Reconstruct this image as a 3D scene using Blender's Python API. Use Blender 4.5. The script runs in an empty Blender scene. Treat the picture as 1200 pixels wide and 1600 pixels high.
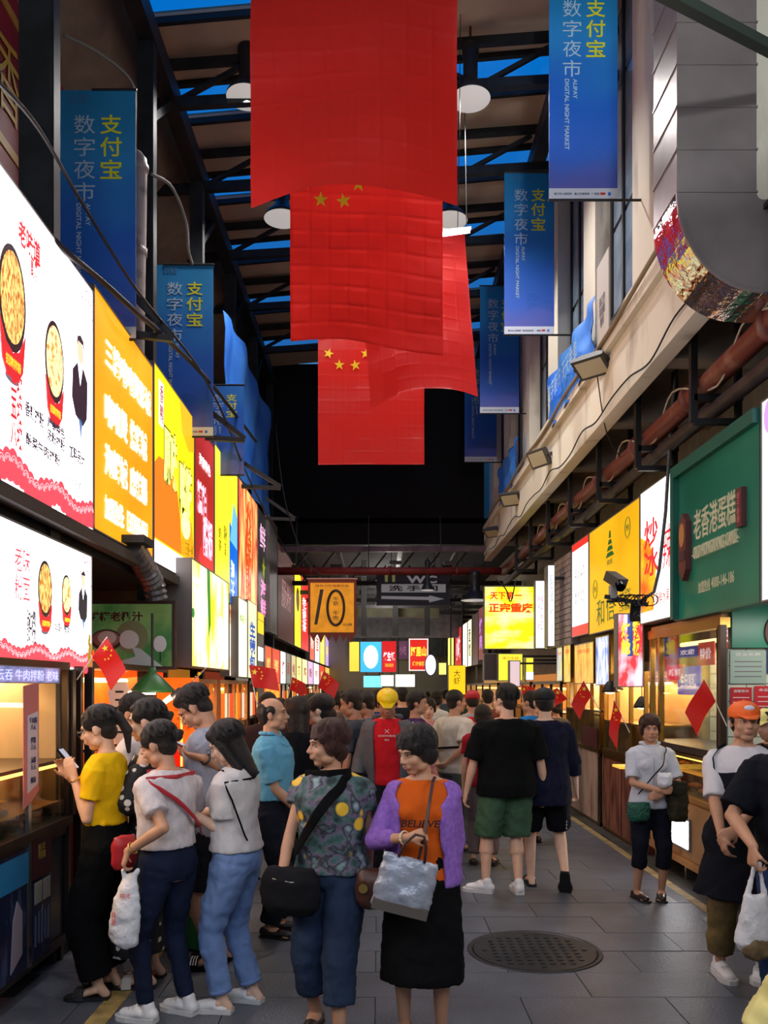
import bpy, math, random
from mathutils import Vector, Matrix, Euler
PI = math.pi
V = Vector
rnd = random.Random(7)
scene = bpy.context.scene
COL = scene.collection

# ------------------------------------------------------------------ camera
F, CX, CY, EYE = 1300.0, 592.0, 1072.0, 1.72      # focal length and axis in pixels of the 1200x1600 frame
cd = bpy.data.cameras.new('camera')
cd.sensor_fit = 'HORIZONTAL'; cd.sensor_width = 36; cd.lens = F / 1200 * 36
cd.shift_x = (600 - CX) / 1200; cd.shift_y = (CY - 800) / 1200
cd.clip_end = 200; cd.clip_start = .05
cam = bpy.data.objects.new('camera', cd); COL.objects.link(cam)
cam.location = (0, 0, EYE); cam.rotation_euler = (PI / 2, 0, 0)
scene.camera = cam

# ------------------------------------------------------------------ world, exposure
w = bpy.data.worlds.new('dusk'); scene.world = w; w.use_nodes = True
nt = w.node_tree; bgn = nt.nodes['Background']
tc = nt.nodes.new('ShaderNodeTexCoord'); sx = nt.nodes.new('ShaderNodeSeparateXYZ'); rp = nt.nodes.new('ShaderNodeValToRGB')
nt.links.new(tc.outputs['Generated'], sx.inputs[0]); nt.links.new(sx.outputs['Z'], rp.inputs[0]); nt.links.new(rp.outputs[0], bgn.inputs[0])
rp.color_ramp.elements[0].color = (.16, .22, .32, 1); rp.color_ramp.elements[0].position = 0
rp.color_ramp.elements[1].color = (.002, .30, .86, 1); rp.color_ramp.elements[1].position = .6
bgn.inputs[1].default_value = .8
vs = scene.view_settings
vs.view_transform = 'Standard'; vs.look = 'None'; vs.exposure = 0; vs.gamma = 1; vs.use_curve_mapping = False
try:
    scene.cycles.max_bounces = 6; scene.cycles.diffuse_bounces = 3; scene.cycles.glossy_bounces = 3
    scene.cycles.transparent_max_bounces = 12; scene.cycles.transmission_bounces = 4
    scene.cycles.use_denoising = True; scene.cycles.sample_clamp_indirect = 4
    scene.cycles.caustics_reflective = False; scene.cycles.caustics_refractive = False
except Exception:
    pass

def lamp(kind, loc, power, color=(1, 1, 1), size=.3, size_y=None, target=None, spot=1.2, name='light'):
    l = bpy.data.lights.new(name, kind); l.energy = power; l.color = color
    if kind == 'AREA':
        l.size = size
        if size_y: l.shape = 'RECTANGLE'; l.size_y = size_y
    else:
        l.shadow_soft_size = size
        if kind == 'SPOT': l.spot_size = spot; l.spot_blend = .6
    o = bpy.data.objects.new(name, l); COL.objects.link(o); o.location = loc
    if target is not None:
        o.rotation_euler = (V(target) - V(loc)).to_track_quat('-Z', 'Y').to_euler()
    return o

def P(px, py, Y):
    return V(((px - CX) * Y / F, Y, EYE - (py - CY) * Y / F))
def onx(px, X): return X * F / (px - CX)                       # depth of a pixel column on the plane x = X
def zat(py, Y): return EYE - (py - CY) * Y / F
def pxl(x, Y): return CX + x * F / Y

# ------------------------------------------------------------------ colours and materials
def lin(c): c /= 255; return c / 12.92 if c <= .04045 else ((c + .055) / 1.055) ** 2.4
def C(r, g, b): return (lin(r), lin(g), lin(b), 1)
_mats = {}
def mat(name, rgb, rough=.6, metal=0, emit=0, var=0, vscale=6, bump=0, bscale=40, stretch=(1, 1, 1), trans=0, rgb2=None, kind='noise', coat=0, alpha=1, sheen=0, ior=1.45, emit_rgb=None, pos=(.35, .65)):
    if name in _mats: return _mats[name]
    m = bpy.data.materials.new(name); m.use_nodes = True; _mats[name] = m
    nt = m.node_tree; b = nt.nodes['Principled BSDF']; L = nt.links
    col = C(*rgb)
    b.inputs['Base Color'].default_value = col; b.inputs['Roughness'].default_value = rough
    b.inputs['Metallic'].default_value = metal; b.inputs['IOR'].default_value = ior
    b.inputs['Transmission Weight'].default_value = trans; b.inputs['Alpha'].default_value = alpha
    b.inputs['Coat Weight'].default_value = coat; b.inputs['Sheen Weight'].default_value = sheen
    tcn = nt.nodes.new('ShaderNodeTexCoord'); mp = nt.nodes.new('ShaderNodeMapping'); mp.inputs['Scale'].default_value = stretch
    L.new(tcn.outputs['Object'], mp.inputs[0])
    src = None
    if var or rgb2:
        if kind == 'voronoi':
            t = nt.nodes.new('ShaderNodeTexVoronoi'); t.inputs['Scale'].default_value = vscale; out = t.outputs['Distance']
        elif kind == 'wave':
            t = nt.nodes.new('ShaderNodeTexWave'); t.inputs['Scale'].default_value = vscale; t.inputs['Distortion'].default_value = 3; out = t.outputs['Fac']
        else:
            t = nt.nodes.new('ShaderNodeTexNoise'); t.inputs['Scale'].default_value = vscale; t.inputs['Detail'].default_value = 5; out = t.outputs['Fac']
        L.new(mp.outputs[0], t.inputs['Vector'])
        r = nt.nodes.new('ShaderNodeValToRGB'); L.new(out, r.inputs[0])
        if rgb2: c1 = C(*rgb2)
        else: c1 = tuple(min(1, c * (1 + var)) for c in col[:3]) + (1,)
        c0 = col if rgb2 else tuple(c * (1 - var) for c in col[:3]) + (1,)
        r.color_ramp.elements[0].color = c0; r.color_ramp.elements[1].color = c1
        r.color_ramp.elements[0].position, r.color_ramp.elements[1].position = pos
        L.new(r.outputs[0], b.inputs['Base Color']); src = r.outputs[0]
    if emit:
        if src is not None and not emit_rgb: L.new(src, b.inputs['Emission Color'])
        else: b.inputs['Emission Color'].default_value = C(*(emit_rgb or rgb))
        b.inputs['Emission Strength'].default_value = emit
        if src is None: b.inputs['Base Color'].default_value = tuple(c * .5 for c in col[:3]) + (1,)
    if bump:
        t = nt.nodes.new('ShaderNodeTexNoise'); t.inputs['Scale'].default_value = bscale; t.inputs['Detail'].default_value = 4
        L.new(mp.outputs[0], t.inputs['Vector'])
        bn = nt.nodes.new('ShaderNodeBump'); bn.inputs['Strength'].default_value = bump; bn.inputs['Distance'].default_value = .02
        L.new(t.outputs['Fac'], bn.inputs['Height']); L.new(bn.outputs[0], b.inputs['Normal'])
    return m

def glass(name, rgb=(235, 240, 235), fac=.85, rough=.05):
    """thin sheet: mostly clear, glossy reflection on top"""
    if name in _mats: return _mats[name]
    m = bpy.data.materials.new(name); m.use_nodes = True; _mats[name] = m
    nt = m.node_tree; nt.nodes.clear(); L = nt.links
    o = nt.nodes.new('ShaderNodeOutputMaterial'); mx = nt.nodes.new('ShaderNodeMixShader')
    tr = nt.nodes.new('ShaderNodeBsdfTransparent'); gl = nt.nodes.new('ShaderNodeBsdfGlossy')
    tr.inputs[0].default_value = C(*rgb); gl.inputs['Roughness'].default_value = rough
    fr = nt.nodes.new('ShaderNodeLayerWeight'); fr.inputs[0].default_value = .12
    mt = nt.nodes.new('ShaderNodeMath'); mt.operation = 'MULTIPLY_ADD'; mt.inputs[1].default_value = .5; mt.inputs[2].default_value = (1 - fac) * .4 + .02
    L.new(fr.outputs['Facing'], mt.inputs[0]); L.new(mt.outputs[0], mx.inputs[0])
    L.new(tr.outputs[0], mx.inputs[1]); L.new(gl.outputs[0], mx.inputs[2]); L.new(mx.outputs[0], o.inputs[0])
    return m

def cloth(name, rgb, transl=.5, rough=.6, rgb2=None):
    if name in _mats: return _mats[name]
    m = mat(name, rgb, rough, sheen=.1, bump=.15, bscale=300, rgb2=rgb2, vscale=3)
    nt = m.node_tree; L = nt.links; b = nt.nodes['Principled BSDF']; o = nt.nodes['Material Output']
    t = nt.nodes.new('ShaderNodeBsdfTranslucent'); t.inputs[0].default_value = C(*rgb)
    mx = nt.nodes.new('ShaderNodeMixShader'); mx.inputs[0].default_value = transl
    L.new(b.outputs[0], mx.inputs[1]); L.new(t.outputs[0], mx.inputs[2]); L.new(mx.outputs[0], o.inputs[0])
    return m

def em(rgb, s=1.6):                                            # backlit print
    return mat('lit_%d_%d_%d_%d' % (*rgb, int(s * 100)), rgb, .4, emit=s)
def pt_(rgb, rough=.5):                                        # plain paint
    return mat('paint_%d_%d_%d_%d' % (*rgb, int(rough * 100)), rgb, rough)

# ------------------------------------------------------------------ mesh builder
class MB:
    def __init__(s): s.v = []; s.f = []
    def add(s, vs, fs):
        n = len(s.v); s.v += [V(p) for p in vs]; s.f += [tuple(i + n for i in f) for f in fs]; return s
    def box(s, c, d, R=None):
        c = V(c); h = V(d) / 2
        vs = [V((sx * h.x, sy * h.y, sz * h.z)) for sx in (-1, 1) for sy in (-1, 1) for sz in (-1, 1)]
        if R is not None: vs = [R @ p for p in vs]
        return s.add([p + c for p in vs], [(0, 1, 3, 2), (4, 6, 7, 5), (0, 4, 5, 1), (2, 3, 7, 6), (0, 2, 6, 4), (1, 5, 7, 3)])
    def bb(s, x0, x1, y0, y1, z0, z1):
        return s.box(((x0 + x1) / 2, (y0 + y1) / 2, (z0 + z1) / 2), (abs(x1 - x0), abs(y1 - y0), abs(z1 - z0)))
    def bar(s, a, b, w, h=None, up=(0, 0, 1)):
        a, b = V(a), V(b); h = h or w; d = b - a; L = d.length
        if L < 1e-6: return s
        d.normalize(); up = V(up)
        if abs(d.dot(up)) > .98: up = V((0, 1, 0)) if abs(d.y) < .9 else V((1, 0, 0))
        x = d.cross(up).normalized(); z = x.cross(d)
        return s.box((a + b) / 2, (w, L, h), Matrix((x, d, z)).transposed())
    def loft(s, rings, n=20, cap=True):
        """rings: (center, half-axis a, half-axis b)"""
        vs = []; fs = []
        for c, a, b in rings:
            for i in range(n):
                t = 2 * PI * i / n; vs.append(V(c) + V(a) * math.cos(t) + V(b) * math.sin(t))
        for k in range(len(rings) - 1):
            for i in range(n):
                j = (i + 1) % n; fs.append((k * n + i, k * n + j, (k + 1) * n + j, (k + 1) * n + i))
        if cap:
            vs.append(V(rings[0][0])); vs.append(V(rings[-1][0])); m = len(vs); o = (len(rings) - 1) * n
            for i in range(n):
                j = (i + 1) % n; fs.append((m - 2, j, i)); fs.append((m - 1, o + i, o + j))
        return s.add(vs, fs)
    def tube(s, pts, r, n=8, closed=False):
        pts = [V(p) for p in pts]; rings = []; N = len(pts); up = None
        for i, p in enumerate(pts):
            d = (pts[min(i + 1, N - 1)] - pts[max(i - 1, 0)]).normalized()
            if up is None: up = V((0, 0, 1)) if abs(d.z) < .9 else V((1, 0, 0))
            x = d.cross(up).normalized(); up = x.cross(d).normalized()
            rr = r[i] if isinstance(r, (list, tuple)) else r
            rings.append((p, x * rr, up * rr))
        return s.loft(rings, n)
    def strap(s, pts, nrm, w, t):
        """flat band through pts, nrm = outward normal per point"""
        N = len(pts); rings = []
        for i, p in enumerate(pts):
            d = (V(pts[min(i + 1, N - 1)]) - V(pts[max(i - 1, 0)])).normalized(); n = V(nrm[i]).normalized(); x = d.cross(n).normalized()
            rings.append((p, x * w / 2, n * t / 2))
        return s.loft(rings, 8)
    def cyl(s, a, b, r0, r1=None, n=16):
        a, b = V(a), V(b); r1 = r0 if r1 is None else r1; d = (b - a).normalized()
        up = V((0, 0, 1)) if abs(d.z) < .9 else V((1, 0, 0)); x = d.cross(up).normalized(); y = x.cross(d)
        return s.loft([(a, x * r0, y * r0), (b, x * r1, y * r1)], n)
    def cap(s, p0, p1, r0, r1, a=1, b=1, ref=None, n=12):
        """rounded cone, cross-section scaled a (side) x b (along ref)"""
        p0, p1 = V(p0), V(p1); d = p1 - p0
        d = d.normalized() if d.length > 1e-6 else V((0, 0, 1))
        ref = V(ref) if ref is not None else (V((0, 1, 0)) if abs(d.y) < .9 else V((0, 0, 1)))
        x = d.cross(ref).normalized(); y = x.cross(d); R = []
        for t in (-80, -50, -20): R.append((p0 + d * r0 * math.sin(math.radians(t)), r0 * math.cos(math.radians(t))))
        for t in (20, 50, 80): R.append((p1 + d * r1 * math.sin(math.radians(t)), r1 * math.cos(math.radians(t))))
        return s.loft([(c, x * r * a, y * r * b) for c, r in R], n)
    def ell(s, c, r, R=None, n=14, m=9):
        r = V(r) if hasattr(r, '__len__') else V((r, r, r)); ax = [V((r.x, 0, 0)), V((0, r.y, 0)), V((0, 0, r.z))]
        if R is not None: ax = [R @ a for a in ax]
        c = V(c); rings = []
        for k in range(m):
            t = -PI / 2 + PI * (k + .5) / m; rings.append((c + ax[2] * math.sin(t), ax[0] * math.cos(t), ax[1] * math.cos(t)))
        return s.loft(rings, n)
    def lathe(s, c, prof, n=24, axis=None):
        R = axis or Matrix.Identity(3); c = V(c)
        return s.loft([(c + R @ V((0, 0, z)), R @ V((r, 0, 0)), R @ V((0, r, 0))) for r, z in prof], n)
    def prism(s, poly, fr, z0=0, z1=.003):
        n = len(poly); vs = [fr.pt(a, b, z0) for a, b in poly] + [fr.pt(a, b, z1) for a, b in poly]
        ar = sum(poly[i][0] * poly[(i + 1) % n][1] - poly[(i + 1) % n][0] * poly[i][1] for i in range(n))
        top = tuple(range(n, 2 * n)) if ar > 0 else tuple(reversed(range(n, 2 * n)))
        fs = [top, tuple(reversed(range(n))) if ar > 0 else tuple(range(n))]
        for i in range(n):
            j = (i + 1) % n; fs.append((i, j, n + j, n + i) if ar > 0 else (j, i, n + i, n + j))
        return s.add(vs, fs)
    def rect(s, fr, a0, a1, b0, b1, z0=0, z1=.003):
        return s.prism([(a0, b0), (a1, b0), (a1, b1), (a0, b1)], fr, z0, z1)
    def disc(s, fr, a, b, ra, rb=None, z0=0, z1=.003, n=24):
        rb = rb or ra
        return s.prism([(a + ra * math.cos(2 * PI * i / n), b + rb * math.sin(2 * PI * i / n)) for i in range(n)], fr, z0, z1)
    def star(s, fr, a, b, r, z0=0, z1=.003, rot=0):
        return s.prism([(a + (r if i % 2 == 0 else r * .39) * math.sin(PI * i / 5 + rot), b + (r if i % 2 == 0 else r * .39) * math.cos(PI * i / 5 + rot)) for i in range(10)], fr, z0, z1)
    def mesh(s, name, off):
        me = bpy.data.meshes.new(name); me.from_pydata([tuple(p - off) for p in s.v], [], s.f); me.update(); return me
    def build(s, name, m, parent=None, smooth=False, M=None):
        if M is not None: s.v = [M @ p for p in s.v]
        if parent is not None: off = worldloc(parent)
        else:
            xs = [p.x for p in s.v]; ys = [p.y for p in s.v]; zs = [p.z for p in s.v]
            off = V(((min(xs) + max(xs)) / 2, (min(ys) + max(ys)) / 2, min(zs)))
        me = s.mesh(name, off)
        me.materials.append(m)
        if smooth: me.polygons.foreach_set('use_smooth', [True] * len(me.polygons))
        o = bpy.data.objects.new(name, me); COL.objects.link(o)
        if parent is not None: o.parent = parent
        else: o.location = off
        o['_off'] = list(off)
        return o

def worldloc(o):
    if '_off' in o: return V(o['_off'])
    return V(o.location)

class Fr:
    def __init__(s, o, u, v, n): s.o, s.u, s.v, s.n = V(o), V(u), V(v), V(n)
    def pt(s, a, b, c=0): return s.o + s.u * a + s.v * b + s.n * c
    def shift(s, a, b, c=0): return Fr(s.pt(a, b, c), s.u, s.v, s.n)
def frL(X, Y0, z0): return Fr((X, Y0, z0), (0, 1, 0), (0, 0, 1), (1, 0, 0))     # on the left side, facing the street
def frR(X, Y1, z0): return Fr((X, Y1, z0), (0, -1, 0), (0, 0, 1), (-1, 0, 0))   # on the right side
def frF(x0, Y, z0): return Fr((x0, Y, z0), (1, 0, 0), (0, 0, 1), (0, -1, 0))    # facing the camera end

def tag(o, label, cat, group=None, kind=None):
    o['label'] = label; o['category'] = cat
    if group: o['group'] = group
    if kind: o['kind'] = kind
    return o
def thing(name, label, cat, loc=(0, 0, 0), group=None):
    o = bpy.data.objects.new(name, None); COL.objects.link(o); o.location = loc; o.empty_display_size = .1
    o['_off'] = list(loc)
    return tag(o, label, cat, group)
def struct(name, mb, m, parent=None, smooth=False):
    o = mb.build(name, m, parent, smooth)
    if parent is None: o['kind'] = 'structure'
    return o
def copy_tree(o, parent=None):
    c = o.copy(); COL.objects.link(c); c.parent = parent
    for ch in list(o.children): copy_tree(ch, c)
    return c

# text: queued as curve objects, turned into meshes in one go at the end
_text = []
def text(s, fr, a, b, w, h, m, parent, z=.004, bold=0, name='lettering', ext=.0015, rot=0, M=None, shear=0):
    """text fitted into the w x h box centred at (a, b) of frame fr"""
    cu = bpy.data.curves.new(name, 'FONT'); cu.body = s; cu.size = 1; cu.offset = bold; cu.extrude = .01; cu.resolution_u = 2
    cu.align_x = 'CENTER'; cu.shear = shear
    cu.space_line = 1.0
    t = bpy.data.objects.new('tmp_text', cu); COL.objects.link(t)
    _text.append((t, fr, a, b, w, h, m, parent, z, name, ext, rot, M))
_blobs = []
def flush():
    bpy.context.view_layer.update()
    dg = bpy.context.evaluated_depsgraph_get()
    for (t, fr, a, b, w, h, m, parent, z, name, ext, rot, M) in _text:
        me = bpy.data.meshes.new_from_object(t.evaluated_get(dg)); me.name = name
        if len(me.vertices):
            cr, sr = math.cos(rot), math.sin(rot)
            co = [V((v.co.x * cr - v.co.y * sr, v.co.x * sr + v.co.y * cr, v.co.z)) for v in me.vertices]
            x0 = min(c.x for c in co); x1 = max(c.x for c in co); y0 = min(c.y for c in co); y1 = max(c.y for c in co)
            sxx = w / max(1e-6, x1 - x0); syy = h / max(1e-6, y1 - y0); off = worldloc(parent)
            for v, c in zip(me.vertices, co):
                q = fr.pt(a + (c.x - (x0 + x1) / 2) * sxx, b + (c.y - (y0 + y1) / 2) * syy, z + (ext if c.z > 0 else 0))
                if M is not None: q = M @ q
                v.co = q - off
        me.materials.clear(); me.materials.append(m)
        o = bpy.data.objects.new(name, me); COL.objects.link(o); o.parent = parent
        bpy.data.objects.remove(t)
    for o, m in _blobs:
        me = bpy.data.meshes.new_from_object(o.evaluated_get(dg)); me.name = o.name
        me.materials.clear(); me.materials.append(m)
        me.polygons.foreach_set('use_smooth', [True] * len(me.polygons))
        o.modifiers.clear(); old = o.data; o.data = me; bpy.data.meshes.remove(old)
    for o in bpy.data.objects:
        if '_off' in o: del o['_off']
        if o.parent and o.name.split('.')[0] in ('tread', 'blossom_print', 'gold_ornament', 'cloud_band', 'cloud_line', 'wave_lines', 'cooling_fins', 'fringe', 'hem_rod', 'white_strip', 'card_line'): o['kind'] = 'stuff'

_tex = {}
def clouds(scale):
    if scale not in _tex:
        t = bpy.data.textures.new('folds', 'CLOUDS'); t.noise_scale = scale; t.noise_depth = 2; _tex[scale] = t
    return _tex[scale]
def blob(mb, name, m, parent, vox=.008, smooth=3, disp=0, dscale=.1, M=None):
    """closed pieces fused into one continuous surface"""
    o = mb.build(name, m, parent, M=M)
    r = o.modifiers.new('r', 'REMESH'); r.mode = 'VOXEL'; r.voxel_size = vox
    if smooth:
        s = o.modifiers.new('s', 'SMOOTH'); s.factor = .5; s.iterations = smooth
    if disp:
        d = o.modifiers.new('d', 'DISPLACE'); d.texture = clouds(dscale); d.strength = disp; d.mid_level = .5
    if vox < .0125:
        d = o.modifiers.new('c', 'DECIMATE'); d.ratio = .33 if vox < .0085 else .42
    _blobs.append((o, m))
    return o

# common materials
STEEL = mat('dark_steel', (34, 38, 42), .5, .3, var=.3)
CHROME = mat('chrome', (190, 190, 190), .18, 1)
BRASS = mat('brass', (150, 118, 60), .28, 1)
BLACKM = mat('black_paint', (22, 22, 24), .5)
WHITE = mat('white_paint', (215, 212, 206), .5)
GREYM = mat('grey_housing', (120, 116, 112), .45, .2)
GLASS = glass('clear_glass')
YEL = mat('flag_yellow', (235, 205, 40), .5)
# ================================================================== THE SETTING
XL, XR = -2.0, 2.6                     # planes of the two rows of sign boxes
ROOF = lambda x: 8.45 + .09 * x        # roof underside rises slightly to the right

# lamps: unseen lit signs and added fills behind the camera; pendant and stall lamps
lamp('AREA', (-1.85, .6, 3.4), 34, (1, .96, .95), 3.2, 1.6, target=(0, .6, 2.2), name='sign_glow_behind')
lamp('AREA', (2.45, 1.2, 3.0), 60, (1, .97, .92), 3.6, 1.2, target=(0, 1.2, 1.8), name='sign_glow_behind')
lamp('AREA', (.3, -2.0, 5.5), 150, (.86, .93, 1), 4, 3, target=(.2, 6, 2.6), name='fill_behind')  # added soft fill from behind, no lamp stands here
lamp('SPOT', (1.0, 1.6, 5.4), 420, (.9, .96, 1), .1, target=(1.8, 7.3, 7.2), spot=.36, name='fill_spot_behind')  # added unseen spot that brightens the nearest right banner
lamp('SPOT', (1.2, 1.0, 5.0), 260, (.9, .96, 1), .1, target=(2.0, 8.6, 6.2), spot=.6, name='fill_spot_behind')  # added unseen spot that brightens the upper right wall

floor_m = mat('paver_stone', (88, 91, 100), .34, var=.14, vscale=3.5, bump=.25, bscale=60)
joint_m = mat('joint_dirt', (46, 47, 50), .8, var=.3)
far_m = mat('far_paving', (110, 108, 108), .36, var=.15, vscale=2, bump=.2, bscale=30)
fl = MB().bb(-6, 6, -6, 60, -.2, -.012); fo = struct('floor', fl, joint_m)
fo.name = 'floor'
pb = MB().bb(-.4, .4, -.2, .2, 0, .012); me_pav = None
PW, PD = .80, .40
px0 = -2.02
rows = 0
for j in range(32):
    Yc = 2.6 + PD * j + .2
    for i in range(7):
        xc = px0 + PW * i + (.4 if j % 2 else 0)
        if xc - .4 > 2.5 or (xc < -2.3): continue
        if (xc - 1.01) ** 2 + (Yc - 5.41) ** 2 < .05: pass
        wd = PW
        x1 = min(xc + .4, 2.56)
        if me_pav is None:
            mb = MB().bb(-PW / 2 + .003, PW / 2 - .003, -PD / 2 + .003, PD / 2 - .003, -.012, 0)
            me_pav = mb.mesh('paver', V((0, 0, 0))); me_pav.materials.append(floor_m)
        o = bpy.data.objects.new('paver', me_pav); COL.objects.link(o); o.parent = fo
        o.location = V((xc if x1 > xc + .39 else xc, Yc, rnd.uniform(-.0012, .0012))) - V(fo.location)
        o.rotation_euler = (rnd.uniform(-.002, .002), rnd.uniform(-.001, .001), 0)
        if xc + .4 > 2.58: o.scale.x = (2.56 - (xc - .4)) / .8; o.location.x = ((xc - .4) + 2.56) / 2 - fo.location.x
sl = MB().bb(-2.45, 3.4, 15.4, 44, -.012, .0); struct('floor_far', sl, far_m)
sl = MB().bb(-2.45, 3.4, -5, 2.6, -.012, .0); struct('floor_near', sl, far_m)
sl = MB().bb(2.56, 3.6, 2.6, 15.4, -.012, .004); struct('floor_gutter', sl, mat('gutter', (58, 54, 50), .6, var=.3))
k = MB()
for i in range(26): k.bb(2.48, 2.58, 2.7 + i * .5, 3.19 + i * .5, -.005, .003 + .001 * (i % 2))
struct('trim_1', k, mat('kerb_yellow', (150, 128, 88), .6, var=.3, vscale=8))
k = MB()
for i in range(24): k.bb(-1.50, -1.39, 2.7 + i * .5, 3.19 + i * .5, -.004, .004)
struct('trim_2', k, mat('kerb_yellow2', (168, 140, 84), .6, var=.35, vscale=9))
# manhole cover
mh = thing('manhole_cover', 'round dark iron manhole cover set in the grey paving', 'manhole cover', (1.01, 5.41, 0))
iron = mat('cast_iron', (48, 49, 53), .45, .4, var=.25, vscale=20)
MB().lathe((1.01, 5.41, 0), [(.40, 0), (.41, .006), (.43, .006), (.435, 0)], 40).build('rim', iron, mh)
m_ = MB().lathe((1.01, 5.41, 0), [(.0, .003), (.395, .003), (.395, .001)], 40); m_.build('plate', iron, mh)
m_ = MB()
for a in range(-5, 6):
    for b in range(-5, 6):
        if a * a + b * b < 26: m_.box((1.01 + a * .065, 5.41 + b * .065, .0055), (.03, .03, .005))
m_.build('tread', iron, mh)

# ------------------------------------------------------------ roof
roof_m = mat('roof_sheet', (186, 168, 146), .8, var=.12, vscale=1.5)
sky_m = glass('skylight_sheet', (205, 240, 255), .97, .2)
YR0, YR1 = -4.0, 17.0
SK = [6.25, 7.85, 9.3, 10.9, 12.5, 14.2, 15.9]; SW = .27
def roofslab(y0, y1, dz=0, t=.05, x0=-3.6, x1=3.4):
    return MB().add([(x, y, ROOF(x) + dz + zz) for zz in (0, t) for x, y in ((x0, y0), (x1, y0), (x1, y1), (x0, y1))],
                    [(0, 3, 2, 1), (4, 5, 6, 7), (0, 1, 5, 4), (1, 2, 6, 5), (2, 3, 7, 6), (3, 0, 4, 7)])
y = YR0; ro = None
cuts = [(s - SW, s + SW) for s in SK] + [(YR1, YR1)]
par = None
for a, b in cuts:
    mb = roofslab(y, a)
    if par is None: par = struct('ceiling', mb, roof_m)
    else: mb.build('roof_panel', roof_m, par)
    y = b
for a, b in cuts[:-1]:
    mb = roofslab(a, b, .03, .01); mb.build('skylight', sky_m, par)
beam = thing('roof_frame', 'dark steel trusses and purlins carrying the market roof', 'roof frame', (0, 8, 7.9))
def purl(yy, dz=-.03, h=.06):
    return MB().bar((-3.5, yy, ROOF(-3.5) + dz), (3.2, yy, ROOF(3.2) + dz), .05, h)
for s in SK:
    for d in (-SW - .03, SW + .03): purl(s + d).build('purlin', STEEL, beam)
for yy in [5.4, 7.1, 8.65, 10.1, 11.7, 13.3, 15.0]:
    MB().bar((-2.9, yy, 7.72), (2.5, yy, 8.05), .08, .1).build('bottom_chord', STEEL, beam)
    MB().bar((-2.9, yy, 8.12), (2.5, yy, ROOF(2.5) - .15), .07, .08).build('top_chord', STEEL, beam)
    n = 5
    for i in range(n):
        xa = -2.15 + i * .8; za = 7.72 + (xa + 2.9) * .061; zb = 8.12 + (xa + 2.9) * .061
        if i % 2 == 0: MB().bar((xa, yy, za), (xa + .8, yy, zb + .04), .045).build('brace', STEEL, beam)
        else: MB().bar((xa, yy, zb), (xa + .8, yy, za + .04), .045).build('brace', STEEL, beam)
    MB().bar((.62, yy, 7.93), (.62, yy, 8.5), .07).build('strut', STEEL, beam)
for X, Z in ((-2.15, 7.80), (1.93, 8.15)):
    MB().bar((X, -3, Z), (X, 17, Z), .16, .22).build('girder', STEEL, beam)
for yy in (5.3, 7.6, 9.8, 12, 14.2, 16.4):
    MB().bar((-2.15, yy + .15, 7.0), (-2.15, yy + 1.0, 7.75), .07).build('knee_brace', STEEL, beam)
# columns
for i, yy in enumerate((5.3, 7.75, 9.9, 12.1, 14.3, 16.5)):
    wd = .2 if i == 0 else .15
    m_ = MB().bar((-2.16, yy, 0), (-2.16, yy, 7.75), wd, wd * .8); m_.box((-2.16, yy, .05), (.3, .3, .1))
    if i == 0: m_.box((-2.055, yy - .03, 5.9), (.012, .05, 3.6))
    o = m_.build('steel_column', STEEL)
    tag(o, ['thick black steel column behind the big white menu sign', 'slim black steel column beside the pale drain pipe', 'dark steel column between the second and third left banners',
            'dark steel column behind the third left blue banner', 'dark steel column near the end of the left signs', 'farthest dark steel column of the left side'][i], 'column', 'steel columns along the left side')

# ------------------------------------------------------------ left building
wallL = mat('left_plaster', (96, 90, 82), .85, var=.15, vscale=2)
darkL = mat('dark_void', (14, 14, 16), .9)
struct('wall_left', MB().bb(-3.5, -3.1, -5, 45, 0, 9), wallL)
struct('trim_3', MB().bb(-3.12, -2.2, -5, 45, 4.55, 4.62), darkL)
redband = mat('red_band', (128, 22, 34), .55, var=.2, vscale=4)
gold = mat('gold_paint', (176, 134, 52), .5)
for i, (y0, y1) in enumerate(((3.6, 6.0), (6.1, 8.4), (8.5, 11.0), (11.1, 14))):
    fr = frL(-2.92, y0, 5.75)
    s = thing('facade_sign', ['dark red upper sign behind the thick black column', 'dark red upper sign beside the first left blue banner',
                              'dark red upper sign beside the pale pipe', 'dark red upper sign behind the third left banner'][i], 'sign', tuple(fr.o), 'dark red signs on the upper left facade')
    MB().rect(fr, 0, y1 - y0, 0, 1.5, -.1, 0).build('board', redband, s)
    g = MB().rect(fr, 0, y1 - y0, .16, .24, 0, .01); g.rect(fr, 0, y1 - y0, 1.26, 1.34, 0, .01); g.build('gold_stripe', gold, s)
    text(['香辣味道', '香味特色', '海鲜烧烤', '特色小吃'][i], fr, (y1 - y0) / 2, .75, (y1 - y0) * .8, .62, mat('gold_letter', (190, 160, 50), .5), s, z=.01)
# beige overhang under the left eaves
struct('trim_4', MB().add([(-3.0, -4, 7.35), (-2.3, -4, 8.1), (-2.3, 17, 8.1), (-3.0, 17, 7.35), (-3.0, -4, 7.43), (-2.3, -4, 8.18), (-2.3, 17, 8.18), (-3.0, 17, 7.43)],
       [(0, 1, 2, 3), (7, 6, 5, 4), (0, 4, 5, 1), (2, 6, 7, 3)]), mat('eaves_board', (128, 114, 96), .8, var=.1))

# ------------------------------------------------------------ right building
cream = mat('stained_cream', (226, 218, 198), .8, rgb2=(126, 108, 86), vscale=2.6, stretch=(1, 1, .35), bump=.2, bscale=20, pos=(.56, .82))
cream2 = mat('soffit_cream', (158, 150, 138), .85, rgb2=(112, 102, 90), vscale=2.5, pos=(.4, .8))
struct('wall_right', MB().bb(3.35, 3.7, -5, 45, 0, 9.2), mat('right_inner', (120, 112, 100), .85, var=.15))
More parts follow.
